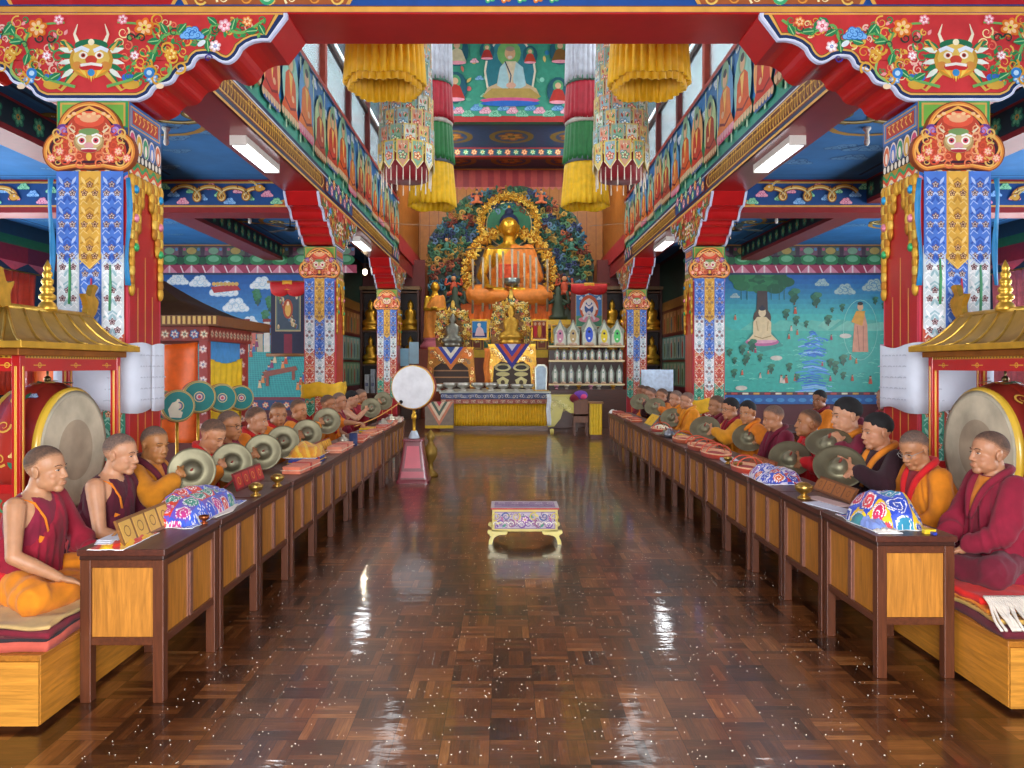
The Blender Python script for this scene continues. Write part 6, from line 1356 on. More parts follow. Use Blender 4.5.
# great drums in gilt roofed frames
def roof_pt(u, v_): pass
def pavilion(sd):
    sn = 'left' if sd < 0 else 'right'; xc, xa, xb = sd * 3.06, sd * 2.89, sd * 3.23; ya, yb = 4.36, 5.44; yc = (ya + yb) / 2
    t = thing('drum_pavilion', 'red drum frame with a gilded curved roof on the %s, before the first column' % sn, 'drum frame', (xc, yc, 0), 'gilt roofed drum frames')
    for x in (xa, xb):
        for y in (ya, yb):
            b = B('#b8201f'); b.box(x - .024, x + .024, y - .024, y + .024, 0, 1.56)
            xx = x - sd * .025
            b.box(min(xx, xx - sd * .004), max(xx, xx - sd * .004), y - .007, y + .007, .3, 1.5, '#e0a83a'); b.box(x - .007, x + .007, y - .029, y - .024, .3, 1.5, '#e0a83a'); b.build('post', 'lacquer', t, bevel=.003)
    b = B('#b8201f')
    for x in (xa, xb): b.box(x - .02, x + .02, ya, yb, .1, .18); b.box(x - .016, x + .016, ya, yb, .44, .49)
    for y in (ya, yb): b.box(min(xa, xb), max(xa, xb), y - .02, y + .02, .1, .18); b.box(min(xa, xb), max(xa, xb), y - .016, y + .016, .44, .49)
    b.box(min(xb, xb - sd * .01), max(xb, xb + sd * .01), ya - .01, yb + .01, .17, .46, '#8c1a1c'); b.build('base_rail', 'lacquer', t)
    for y in (ya, yb): b = B('#b8201f'); b.box(min(xa, xb), max(xa, xb), y - .016, y + .016, .78, .83); b.build('cross_bar', 'lacquer', t)
    b = B('#b8201f')
    for x in (xa, xb): b.box(x - .02, x + .02, ya, yb, 1.47, 1.56)
    for y in (ya, yb): b.box(min(xa, xb), max(xa, xb), y - .02, y + .02, 1.47, 1.56)
    for (o_, u_, n_v, L) in (((xa - sd * .021, ya, 1.47), (0, 1, 0), (-sd, 0, 0), yb - ya), ((min(xa, xb), ya - .021, 1.47), (1, 0, 0), (0, -1, 0), .34)):
        b.frame(o_, u_, (0, 0, 1), n_v); b.rect(0, .075, L, .09, '#c8962f')
        for k in range(int(L / .03)): b.rect(.008 + k * .03, .078, .022 + k * .03, .088, '#7a3a14')
        for k in (.15, .5, .85): b.ring(L * k, .035, .014, .006, '#e0a83a', 10); b.stroke([(L * k - .06, .035), (L * k + .06, .035)], .005, '#e0a83a')
    b.build('top_rail', 'lacquer', t)
    b = B('#a8281c'); b.frame((min(xa, xb), ya - .012, .18), (1, 0, 0), (0, 0, 1), (0, -1, 0)); b.prism([(.02, 0), (.32, 0), (.32, .62), (.02, .62)], .02, '#a8281c')
    for k in range(26): b.spiral(.06 + (k * .618 % 1) * .22, .05 + (k * .377 % 1) * .52, .045, ('#e0a93a', '#3f8a5a', '#f0d080', '#c85a3a', '#e0b84a')[k % 5], 1.4, .018, k, 1 if k % 2 else -1)
    b.flower(.17, .3, .09, ('#e8c040', '#f8e8a0', '#c84a2a')); b.build('painted_panel', 'paint', t)
    # hipped roof with concave slopes and raised seams
    b = B('#a8843c'); e0 = (sd * 2.79, sd * 3.33, 4.22, 5.56); r0 = (sd * 3.03, sd * 3.09, 4.48, 5.38); N = 8; zs = lambda q: 1.635 + .205 * (q ** 1.9)
    def rg(q): return [e0[i] + (r0[i] - e0[i]) * q for i in range(4)]
    rows_ = []
    for j in range(N + 1):
        q = j / N; x1_, x2_, y1_, y2_ = rg(q); z = zs(q); rows_.append([V((x1_, y1_, z)), V((x1_, y2_, z)), V((x2_, y2_, z)), V((x2_, y1_, z)), V((x1_, y1_, z))])
    b.grid(rows_); tp_ = rows_[-1]; b.add([tuple(p) for p in tp_[:4]], [(0, 1, 2, 3)])
    rf = b.build('roof', 'oldgold', t, 'auto')
    b = B('#c8982f'); x1_, x2_ = sorted((sd * 2.79, sd * 3.33)); b.box(x1_ - .012, x2_ + .012, 4.208, 5.572, 1.60, 1.64, '#c8982f'); b.box(x1_ + .05, x2_ - .05, 4.28, 5.5, 1.56, 1.60, '#9a5a1c'); b.build('eaves', 'oldgold', t, bevel=.004)
    b = B('#d8b050')
    for f in [k / 6 for k in range(7)]:
        for xe, xr in ((e0[0], r0[0]), (e0[1], r0[1])):
            b.tube([(xe + (xr - xe) * q, (e0[2] + (e0[3] - e0[2]) * f) * (1 - q) + (r0[2] + (r0[3] - r0[2]) * f) * q, zs(q) + .004) for q in (0, .2, .4, .6, .8, 1)], .008, 6)
    for f in (.2, .5, .8):
        b.tube([((e0[0] + (e0[1] - e0[0]) * f) * (1 - q) + (r0[0] + (r0[1] - r0[0]) * f) * q, e0[2] + (r0[2] - e0[2]) * q, zs(q) + .004) for q in (0, .2, .4, .6, .8, 1)], .008, 6)
    b.tube([(xc, 4.5, 1.85), (xc, 5.38, 1.85)], .022, 8); b.build('roof_seam', 'gold', rf, True)
    for y, s_ in ((4.92, 1.0),):
        b = B('#d8a840'); b.lathe([(r * s_, z * s_) for r, z in ((.055, 0), (.06, .02), (.045, .05), (.03, .065), (.05, .08), (.05, .1), (.03, .115), (.042, .13), (.042, .15), (.026, .165), (.036, .18), (.036, .2), (.022, .213), (.03, .228), (.03, .245), (.018, .258), (.024, .272), (.02, .29), (.008, .315), (.0005, .33))], 18, (xc, y, 1.85)); b.build('finial', 'gold', rf, True)
    for y in (5.38, 4.5):
        b = B('#d8a23a'); fx = 1 if y > 5 else -1
        b.frame((xc + .02, y - fx * .04, 1.84), (0, fx, 0), (0, 0, 1), (1, 0, 0)); b.prism(cur2([(0, 0), (.02, .08), (-.02, .16), (.05, .15), (.09, .23), (.15, .22), (.11, .16), (.16, .12), (.13, .04), (.09, 0)], 4), .04, '#d8a23a'); b.build('ridge_ornament', 'gold', rf)
    # the drum hangs inside
    R = .385; zc = .965; c = V((xc, yc + .02, zc)); D = .36
    dt = thing('great_drum', 'huge old hide drum with red painted shell, inside the %s drum frame' % sn, 'drum', c, 'great drums')
    b = B('#8a2a22'); M_x = Matrix.Translation(c) @ rot_to((-sd, 0, 0)).to_4x4(); b.M = M_x
    pr = [(R * .98, D / 2), (R * 1.04, D * .44), (R * 1.02, D * .38), (R * 1.12, D * .15), (R * 1.14, 0), (R * 1.12, -D * .15), (R * 1.02, -D * .38), (R * 1.04, -D * .44), (R * .98, -D / 2)]
    b.lathe(pr, 48, cols=['#d8b03a', '#c8a030', '#8a2a22', '#a83226', '#a83226', '#8a2a22', '#c8a030', '#d8b03a']); b.M = None
    for k in range(14):
        a = 2 * PI * k / 14; p = M_x @ V((R * 1.125 * math.cos(a), R * 1.125 * math.sin(a), .03)); nn = (p - c); nn.x = 0; nn.normalize(); u_ = V((1, 0, 0)); v_ = u_.cross(nn)
        b.frame(p + nn * .006, u_ * .5, v_ * .5, nn); b.eps = 3e-4
        b.spiral(-.1, .02, .09, '#d8a84a', 1.4, .03, k); b.cloud(.08, -.03, .06, (('#2f6a5a', '#7ab89a'), ('#c8a040', '#f0d890'), ('#5a7ab8', '#c8d8e8'))[k % 3]); b.leaf(0, .05, .14, .06, k, '#3a7a5a')
    b.build('shell', 'lacquer', dt, True)
    for e in (1, -1):
        b = B('#b8ab92'); b.M = M_x; b.lathe([(R * .985, D * .5), (R * .9, D * .506), (R * .5, D * .512), (.0005, D * .515)] if e > 0 else [(.0005, -D * .515), (R * .5, -D * .512), (R * .985, -D * .5)], 48, cols=['#b0a68e', '#bfb298', '#a8957c']); b.build('drumhead', 'hide', dt, True)
    b = B('#6a5a3a'); b.tube([(c.x, c.y, zc + R * 1.1), (c.x, c.y, 1.50)], .008, 6); b.ell((c.x, c.y, zc + R * 1.17), .022); b.build('hanger', 'brass', dt, True)
for sd in (-1, 1): pavilion(sd)
# ------------------------------------------------------------------ the altar end
def relief(b, x, y, r, z, cols, n=5, seed=0):
    "a raised scroll of gilt and painted curls"
    o, u, v_, nn = b.fr
    for k in range(n):
        a = seed + k * 2 * PI / n; cx, cy = x + r * .55 * math.cos(a), y + r * .55 * math.sin(a); pts = []
        for q in range(11):
            t_ = q / 10; rr = r * .42 * (1 - .75 * t_); pts.append(o + u * (cx + rr * math.cos(a + t_ * 7)) + v_ * (cy + rr * math.sin(a + t_ * 7)) + nn * (z + .02 * t_))
        b.tube(pts, [r * .19 * (1 - .5 * q / 10) for q in range(11)], 6, cols[k % len(cols)])
        a2 = a + PI / n; fr_ = Matrix((u, nn, v_)).transposed(); b.ell(o + u * (x + r * .85 * math.cos(a2)) + v_ * (y + r * .85 * math.sin(a2)) + nn * z * .7, (r * .42, r * .16, r * .2), fr_ @ Matrix.Rotation(-a2, 3, 'Y'), 8, 6, cols[(k + 1) % len(cols)])
    b.ell(o + u * x + v_ * y + nn * (z + .02), (r * .24, .04, r * .24), None, 10, 6, cols[-1])
# carved aureole behind the great image
AY = 24.2; t = thing('altar_aureole', 'huge carved and painted aureole of scrolls behind the golden statue', 'aureole', (.0, AY + .4, 0))
ac = lambda px, py: (P(px, py, AY).x, P(px, py, AY).z)
X0 = P(509, 0, AY).x
def arch(rw, zt, zs, zb, n=40, pinch=0):
    pts = []
    for k in range(n + 1):
        a = PI * k / n; wob = 1 + .03 * math.cos(9 * a)
        pts.append((X0 + rw * math.cos(a) * wob, zs + (zt - zs) * math.sin(a) * wob))
    return [(X0 + rw * .96, zb)] + pts + [(X0 - rw * .96, zb)]
b = B('#2c4a48'); b.frame((0, AY, 0), (1, 0, 0), (0, 0, 1), (0, -1, 0)); b.prism(arch(2.6, 7.12, 4.6, 2.9), .16, '#3a4a3a'); b.build('backing', 'paint', t)
pal = [['#1f4a66', '#4a7f94', '#2f5a4a'], ['#235a44', '#5a8a66', '#8a7a3a'], ['#6a2f24', '#a8603f', '#2f5a4a'], ['#2a3a66', '#5f7aa0', '#234a44'], ['#8a6a2c', '#b89a50', '#2a5a48']]
b = B('#b88a34'); b.frame((0, AY, 0), (1, 0, 0), (0, 0, 1), (0, -1, 0))
for ring, (rw, zt, n) in enumerate(((2.38, 6.9, 27), (2.0, 6.5, 23), (1.68, 6.15, 19))):
    for k in range(n):
        a = -.35 + (PI + .7) * k / (n - 1); zs = 4.6; x = X0 + rw * math.cos(a); z = zs + (zt - zs) * math.sin(a) if a > 0 and a < PI else zs + math.sin(a) * 3.2
        relief(b, x, z, .23, .04 + .05 * (2 - ring), pal[(k * 3 + ring * 2) % 5], 4, k * 1.3)
b.build('scrollwork', 'clay', t, True)
for sx in (-1, 1):                          # winged and human figures among the scrolls
    for (dx, z, s_, c) in ((1.0, 6.72, .5, '#c8704a'), (1.72, 3.95, .75, '#c8583a'), (1.95, 5.25, .5, '#3f7a6a')):
        b = B(c); x = X0 + sx * dx; b.ell((x, AY - .22, z), (.16 * s_, .1 * s_, .26 * s_)); b.ell((x, AY - .26, z + .36 * s_), (.1 * s_, .1 * s_, .12 * s_), None, 12, 8, '#d8a070'); b.ell((x, AY - .26, z + .5 * s_), (.07 * s_, .07 * s_, .08 * s_), None, 10, 6, '#2a3a5a')
        for e in (-1, 1): b.tube(curve([(x + e * .14 * s_, AY - .24, z + .18 * s_), (x + e * .34 * s_, AY - .26, z + .1 * s_), (x + e * .3 * s_, AY - .28, z + .36 * s_)], 5), .045 * s_, 8); b.cap((x, AY - .25, z - .2 * s_), (x + e * .3 * s_, AY - .3, z - .3 * s_), .1 * s_, .07 * s_)
        b.build('carved_figure', 'clay', t, True)
b = B('#c8982f'); b.frame((0, AY - .2, 0), (1, 0, 0), (0, 0, 1), (0, -1, 0))   # gilt flame border of the inner arch
inner = []
for k in range(41):
    a = -.55 + (PI + 1.1) * k / 40; inner.append((X0 + 1.30 * math.cos(a) * (1 if math.sin(a) > -.1 else 1.0), 4.35 + 1.35 * math.sin(a)))
inner = [(x, z) for x, z in inner]
for k, (x, z) in enumerate(inner[::1]): relief(b, x, z, .2, .05, ['#d8a63a', '#e8c860', '#b87a24'], 3, k)
for k in range(25):
    a = PI * (k / 24) * 1.3 - .15 * PI; relief(b, X0 + .88 * math.cos(a), 5.92 + .86 * math.sin(a), .14, .06, ['#d8a63a', '#e8c860', '#b88424'], 3, k)
b.build('gilt_flames', 'gold', t, True)
b = B('#0f6a4a'); b.frame((0, AY - .12, 0), (1, 0, 0), (0, 0, 1), (0, -1, 0)); b.prism([(X0 + .72 * math.cos(2 * PI * k / 40), 5.92 + .72 * math.sin(2 * PI * k / 40)) for k in range(40)], .08, '#e0c890'); b.disc(X0, 5.92, .69, '#0f6a48', 40); b.build('halo', 'paint', t)
b = B('#3a2a5a'); b.frame((0, AY - .1, 0), (1, 0, 0), (0, 0, 1), (0, -1, 0))
b.prism([(X0 - 1.22, 3.0)] + [(X0 + 1.22 * math.cos(PI - PI * k / 20), 4.4 + .95 * math.sin(PI * k / 20)) for k in range(21)] + [(X0 + 1.22, 3.0)], .05, '#6a5a48')
for k in range(60): b.rect(X0 - 1.15 + (k % 15) * .155, 3.1 + (k // 15) * .4, X0 - 1.03 + (k % 15) * .155, 3.42 + (k // 15) * .4, ('#7a4a3a', '#4a5a6a', '#8a7a5a', '#5a3a4a')[(k * 7) % 4])
b.build('inner_panel', 'paint', t)
# the great golden statue
BY = 23.55; zb = 3.35
t = thing('golden_statue', 'great seated golden statue with blue hair and orange robe on the altar', 'statue', (X0, BY, zb))
b = B(); b.M = Matrix.Translation((X0, BY, zb)) @ Matrix.Scale(3.05, 4)
b.loft([(.05, .2, .16, 0, .02), (.2, .165, .12, 0, .01), (.35, .165, .115, 0, 0), (.48, .19, .115, 0, 0), (.56, .19, .1, 0, 0), (.6, .11, .075, 0, 0), (.63, .062, .06, 0, -.005), (.7, .058, .058, 0, -.01), (.75, .055, .055, 0, -.01)], 28)
b.ell((0, -.01, .79), (.092, .096, .112), None, 24, 16); b.ell((0, -.04, .75), (.062, .062, .07)); b.ell((0, -.098, .775), (.011, .014, .012)); b.cap((0, -.088, .81), (0, -.1, .78), .008, .011)
b.ell((0, -.093, .748), (.022, .01, .006)); b.ell((0, -.07, .815), (.046, .03, .012)); b.ell((0, -.085, .715), (.02, .018, .016))
for sx in (-1, 1):
    b.ell((sx * .096, -.0, .76), (.009, .02, .055))
    e = (sx * .275, -.02, .29); b.cap((sx * .185, 0, .545), e, .062, .05)
    w_ = (sx * .05, -.2, .16) if sx > 0 else (-.2, -.26, .16); b.cap(e, w_, .048, .032); b.ell(w_, (.05, .06, .025)); 
    for k in range(4): b.tube([(w_[0] + (k - 1.5) * .018, w_[1] - .04, w_[2]), (w_[0] + (k - 1.5) * .018 - sx * .03, w_[1] - .085, w_[2] - .012)], [.012, .008], 6)
    b.cap((sx * .1, -.04, .1), (sx * .33, -.2, .08), .11, .085); b.cap((sx * .33, -.2, .07), (sx * .08, -.26, .06), .075, .045); b.ell((-sx * .1, -.27, .13), (.08, .045, .03))
me = vox(b, .022, 3)
finish_vox(me, 'body', 'gold', '#d9a632', t)
bpy.context.view_layer.update(); ob = kids(t)[0]; ob.location = -t.location
b = B(); b.M = Matrix.Translation((X0, BY, zb)) @ Matrix.Scale(3.05, 4)
b.loft([(.0, .24, .2, 0, .02), (.2, .2, .145, 0, .01), (.35, .195, .135, 0, 0), (.48, .215, .13, 0, 0), (.565, .2, .11, 0, 0), (.6, .13, .085, 0, 0)], 28)
M3 = b.M
me = vox(b, .03, 1, [(M3 @ V((-.03, 0, .56)), V((-.78, -.25, .58)))])
bb = B(); co_, _ = vget(me); bb.v = [tuple(p) for p in co_]; bb.f = [tuple(p.vertices) for p in me.polygons]; bb.c = [(1, 1, 1, 1)] * len(bb.f); bb.M = M3
bb.cap((.185, 0, .545), (.275, -.02, .29), .075, .07); bb.cap((.275, -.02, .29), (.1, -.17, .17), .07, .055)
for sx in (-1, 1): bb.cap((sx * .1, -.04, .1), (sx * .33, -.2, .085), .122, .1); bb.cap((sx * .33, -.2, .075), (sx * .06, -.29, .06), .095, .07)
ro = finish_vox(vox(bb, .03, 3), 'robe', 'silk', '#e0822a', t, lambda p: (.3 - abs(noise.noise(V((p.x * 2.2 + p.z * 1.5, p.y * 3, p.z * 1.2 - p.x))))) * .06); ro.location = -t.location
b = B('#15244a'); b.M = M3; b.ell((0, .014, .835), (.098, .098, .092), None, 24, 14); b.ell((0, .02, .935), (.046, .048, .048)); b.ell((0, .02, .988), (.014, .014, .02), None, 10, 8, '#d8a83a'); b.build('hair', 'clay', t, True)
b = B('#1a2a4a'); b.M = M3
for sx in (-1, 1): b.ell((sx * .031, -.096, .79), (.017, .006, .0035)); b.tube([(sx * .012, -.102, .812), (sx * .03, -.1, .82), (sx * .052, -.088, .81)], .0022, 6, '#3a2a1a')
b.ell((0, -.103, .748), (.016, .004, .004), None, 8, 6, '#b8382a'); b.ell((0, -.104, .832), (.004, .004, .004), None, 8, 6, '#e8e0d0'); b.build('face_paint', 'paint', t, True)
b = B('#c8452a'); b.M = M3; b.grid([[V((x, -.135 - .03 * j, .40 - j * .05)) for x in (-.1, -.05, 0, .05, .1)] for j in range(4)], '#d8502a', .01, V((0, -1, 0))); b.build('chest_cloth', 'silk', t)
b = B('#2f6a4a'); b.M = M3; b.lathe([(.0005, 0), (.05, 0), (.075, .03), (.08, .07), (.07, .075), (.0005, .07)], 20, (.03, -.25, .17), None, '#8a9a9a'); b.build('alms_bowl', 'silver', t, True)
# throne and shelf
t = thing('statue_throne', 'orange draped throne with yellow ledge beneath the golden statue', 'throne', (X0, BY, 2.2))
b = B('#dd6a1a'); rows_ = []
for j in range(8):
    rows_.append([V((X0 - 1.45 + k * .0483, 22.95 - .05 * j / 7 - .02 * math.sin(k * 1.7) * (j / 7), 3.36 - j * .07)) for k in range(61)])
b.grid(rows_, None, .02, V((0, -1, 0))); b.box(X0 - 1.45, X0 + 1.45, 22.97, 24.1, 2.85, 3.35); b.build('drape', 'silk', t)
b = B('#e0b81c'); b.box(X0 - 2.1, X0 + 2.2, 22.6, 24.0, 2.72, 2.86, '#e0b81c'); b.box(X0 - 2.15, X0 + 2.25, 22.55, 24.0, 2.6, 2.72, '#b88a2a'); b.build('ledge', 'lacquer', t)
b = B('#c89a3a'); b.box(X0 - 2.1, X0 + 2.2, 22.7, 24.0, 0.0, 2.6, '#7a3a1c'); b.frame((0, 22.695, 0), (1, 0, 0), (0, 0, 1), (0, -1, 0))
for k in range(13): b.rect(X0 - 2.05 + k * .32, 2.0, X0 - 1.78 + k * .32, 2.55, '#c8962e'); b.rect(X0 - 2.02 + k * .32, 2.04, X0 - 1.81 + k * .32, 2.5, ('#8a3a1a', '#2f6a4a', '#9a7a2a')[k % 3]); b.flower(X0 - 1.915 + k * .32, 2.27, .1, ('#e0b850', '#f6e6b0', '#c84a2a'))
b.rect(X0 - 2.1, 1.75, X0 + 2.2, 1.98, '#e0b81c'); b.build('painted_base', 'paint', t)
# long offering scarves hung before the image
for k, px in enumerate((473, 483, 490, 497, 503, 512, 518, 524, 530, 536, 547)):
    p = P(px, 0, 22.9); b = B('#b0a48c' if k % 2 else '#9a8c72'); zt = 4.95 - .12 * abs(k - 5) * .5; zl = 3.05 + .06 * (k % 3)
    b.tube([(p.x, 22.72, zt), (p.x + .01, 22.70, (zt + zl) / 2), (p.x - .005, 22.72, zl)], [.035, .028, .035], 8, flat=.5)
    tag(b.build('hanging_scarf', 'silk', None, True), 'thin grey offering scarf hanging upright in front of the golden statue', 'scarf', 'offering scarves before the statue')
b = B('#7a5a24'); b.bar((P(470, 0, 22.9).x - .1, 22.74, 4.97), (P(549, 0, 22.9).x + .1, 22.74, 4.97), .025, .025); tag(b.build('scarf_rail', 'woodx'), 'thin rail the offering scarves hang from', 'rail')
# standing disciple on the left
DXs = P(435, 0, 22.4).x; t = thing('disciple_statue', 'standing gilded disciple statue in orange robe left of the golden statue', 'statue', (DXs, 22.4, 2.35))
Mz = Matrix.Translation((DXs, 22.4, 2.3)); b = B(); b.M = Mz
b.ell((0, 0, 1.5), (.12, .13, .16)); b.loft([(1.2, .16, .12, 0, 0), (1.28, .1, .08, 0, 0), (1.42, .06, .06, 0, 0)], 16); b.ell((0, -.12, 1.48), (.018, .03, .02))
for sx in (-1, 1): b.ell((sx * .12, 0, 1.47), (.015, .03, .05)); b.cap((sx * .22, -.02, 1.18), (sx * .28, -.06, .85), .075, .06); b.cap((sx * .28, -.06, .85), (sx * .06, -.25, .82), .06, .045)
b.loft([(.4, .2, .15, 0, 0), (.9, .22, .16, 0, 0), (1.2, .2, .13, 0, 0)], 16)
finish_vox(vox(b, .022, 3), 'body', 'gold', '#d9a632', t).location = -t.location
b = B(); b.M = Mz; b.loft([(.0, .34, .22, 0, 0), (.3, .32, .2, 0, 0), (.8, .3, .19, 0, 0), (1.1, .27, .16, 0, 0), (1.24, .2, .13, 0, 0)], 20); b.cap((.22, -.02, 1.16), (.28, -.06, .85), .1, .09)
finish_vox(vox(b, .03, 2, [(Mz @ V((-.05, 0, 1.2)), V((-.7, -.2, .68)))]), 'robe', 'silk', '#e08a2c', t, lambda p: (.3 - abs(noise.noise(V((p.x * 5, p.y * 5, p.z * 1.6))))) * .05).location = -t.location
b = B('#c89a34'); b.lathe([(.0005, 0), (.08, .0), (.1, .05), (.11, .1), (.0005, .1)], 16, (DXs, 22.12, 3.1)); b.build('alms_bowl', 'gold', t, True)
b = B('#5a8a6a'); b.lathe([(.42, 0), (.45, .1), (.36, .2), (.32, .28), (.36, .33), (.0005, .34)], 20, (DXs, 22.4, 1.98), None, '#c86a7a'); b.build('lotus_base', 'clay', t, True)
b = B('#8a5a24'); b.box(DXs - .5, DXs + .5, 22.0, 22.55, 0, 1.98, '#8a3a1c'); tag(b.build('statue_pedestal', 'paint', bevel=.01), 'red pedestal under the standing disciple statue', 'pedestal')
for px, zz, nm in ((455, 2.87, 'dark small guardian statue left of the draped throne'), (558, 2.87, 'dark small guardian statue right of the draped throne')):
    q = P(px, 0, 22.9); b = B('#3a4a3a'); b.lathe([(.0005, 0), (.26, 0), (.28, .1), (.18, .16), (.2, .3), (.13, .5), (.16, .62), (.08, .74), (.1, .84), (.06, .96), (.0005, 1.0)], 18, (q.x, 22.85, zz)); 
    for e in (-1, 1): b.tube(curve([(q.x + e * .1, 22.82, zz + .6), (q.x + e * .3, 22.8, zz + .5), (q.x + e * .26, 22.78, zz + .85)], 4), .045, 8)
    add(b, 'guardian_statue', 'clay', nm, 'statue', True, 'small guardian statues')
# framed pictures on the ledge front
def framed(name, px0, py0, px1, py1, d, art, label, frame='#c8982f', th=.04, tilt=0):
    a, q = P(px0, py1, d), P(px1, py0, d); t = thing(name, label, 'picture', ((a.x + q.x) / 2, d, a.z)); b = B(frame); b.frame((a.x, d, a.z), (1, 0, 0), (0, 0, 1), (0, -1, 0)); w_, h_ = q.x - a.x, q.z - a.z
    e = min(w_, h_) * .1; 
    for r_ in (((0, 0), (w_, 0), (w_, e), (0, e)), ((0, h_ - e), (w_, h_ - e), (w_, h_), (0, h_)), ((0, e), (e, e), (e, h_ - e), (0, h_ - e)), ((w_ - e, e), (w_, e), (w_, h_ - e), (w_ - e, h_ - e))): b.prism(list(r_), th, frame)
    b.build('frame', 'gold', t)
    b = B('#f0ece2'); b.frame((a.x, d + th * .5, a.z), (1, 0, 0), (0, 0, 1), (0, -1, 0)); b.prism([(e * .8, e * .8), (w_ - e * .8, e * .8), (w_ - e * .8, h_ - e * .8), (e * .8, h_ - e * .8)], th * .4, '#f0ece2'); b.fr = (V((a.x, d + th * .5, a.z)), V((w_, 0, 0)), V((0, 0, h_)), V((0, -1, 0))); art(b); b.build('print', 'paper', t)
    return t
def a_lama(b): b.rect(.12, .12, .88, .88, '#3f8fd0'); b.rect(.12, .12, .88, .35, '#3a4a8a'); b.poly([(.25, .2), (.35, .55), (.5, .68), (.68, .52), (.78, .2)], '#e8c8d0'); b.disc(.48, .72, .1, '#e8e0d8')
def a_group(b):
    b.rect(.1, .1, .9, .9, '#a8502a'); 
    for k in range(3): b.oval(.25 + .25 * k, .45, .11, .3, ('#c82a3a', '#d8a030', '#7a1a2a')[k]); b.disc(.25 + .25 * k, .78, .08, '#d8a888')
def a_gold(b): b.rect(.1, .1, .9, .9, '#d8b040'); b.oval(.5, .5, .28, .36, '#a85a1c'); b.disc(.5, .66, .12, '#e8c890')
framed('framed_print', 470, 319, 489, 340, 22.4, a_lama, 'framed print of a white seated figure on blue, on the altar'); framed('framed_print', 531, 319, 548, 341, 22.4, a_group, 'framed group picture right of the central altar shrine')
framed('framed_print', 458, 322, 468, 338, 22.42, a_gold, 'narrow gold framed print beside the print of a white seated figure'); framed('framed_print', 490, 320, 497, 338, 22.42, a_lama, 'small blue print half behind the central altar shrine'); framed('framed_print', 551, 324, 565, 343, 22.42, a_gold, 'gold framed print behind the altar shelf of offerings')
# two carved altar shrines on stepped tables
def carved_shrine(px, py_top, py_bot, hw, d, lab, tc, face):
    x = P(px, 0, d).x; z1, z0 = P(0, py_top, d).z, P(0, py_bot, d).z; s_ = d / FPX; W = hw * s_; t = thing('altar_shrine', lab, 'shrine', (x, d, z0), 'carved altar shrines')
    b = B('#b8862a'); b.frame((x, d, z0), (1, 0, 0), (0, 0, 1), (0, -1, 0)); H = z1 - z0
    o_ = cur2([(-W, 0), (-W * 1.05, H * .45), (-W * .8, H * .78), (-W * .3, H * .86), (0, H), (W * .3, H * .86), (W * .8, H * .78), (W * 1.05, H * .45), (W, 0)], 5); b.prism(o_, .1, '#5a3c1c'); b.build('backing', 'gold', t)
    b = B('#d8b050'); b.frame((x, d, z0), (1, 0, 0), (0, 0, 1), (0, -1, 0))
    for k in range(30): relief(b, W * .9 * (k * .618 % 1 * 2 - 1) * (.95 if k % 3 else .6), H * (.08 + .72 * (k * .377 % 1)), W * .2, .0, [('#c89a3a', '#e8d080', '#a8702a'), ('#8a4a3a', '#d8c080', '#c89a34'), ('#3a6a5a', '#c8a040', '#d8c888')][k % 3], 3, k)
    for k in range(17):
        a = PI * 1.2 * k / 16 - .1 * PI; relief(b, W * .82 * math.cos(a), H * .38 + H * .4 * math.sin(a), W * .26, .02, [('#d8b050', '#e8d080', '#b87a34'), ('#c86a5a', '#e8d080', '#d8a83a'), ('#4a8a7a', '#d8b050', '#e8d898')][k % 3], 3, k)
    b.ell((x, d - .03, z1 - H * .06), (W * .12, .04, H * .1)); b.build('scrollwork', 'gold', t, True)
    b = B(face); b.loft([(0, W * .5, .1, 0, 0), (H * .05, W * .55, .12, 0, 0), (H * .09, W * .5, .1, 0, 0), (H * .12, W * .66, .14, 0, 0), (H * .2, W * .6, .13, 0, 0), (H * .26, W * .34, .1, 0, 0), (H * .38, W * .4, .09, 0, 0), (H * .45, W * .42, .08, 0, 0), (H * .5, W * .22, .06, 0, 0), (H * .53, W * .11, .06, 0, 0), (H * .57, W * .19, .08, 0, 0), (H * .64, W * .2, .09, 0, 0), (H * .69, W * .12, .06, 0, 0), (H * .74, W * .04, .03, 0, 0)], 18); b.v = [(p[0] + x, p[1] + d - .1, p[2] + z0) for p in b.v]; b.build('figure', 'gold', t, True)
carved_shrine(453, 302, 347, 17, 20.5, 'carved gilt shrine with a grey figure, left of the middle of the altar', 0, '#7a7a70')
carved_shrine(511, 292, 344.5, 19, 20.3, 'taller carved gilt shrine in the middle of the altar', 0, '#c89a3a')
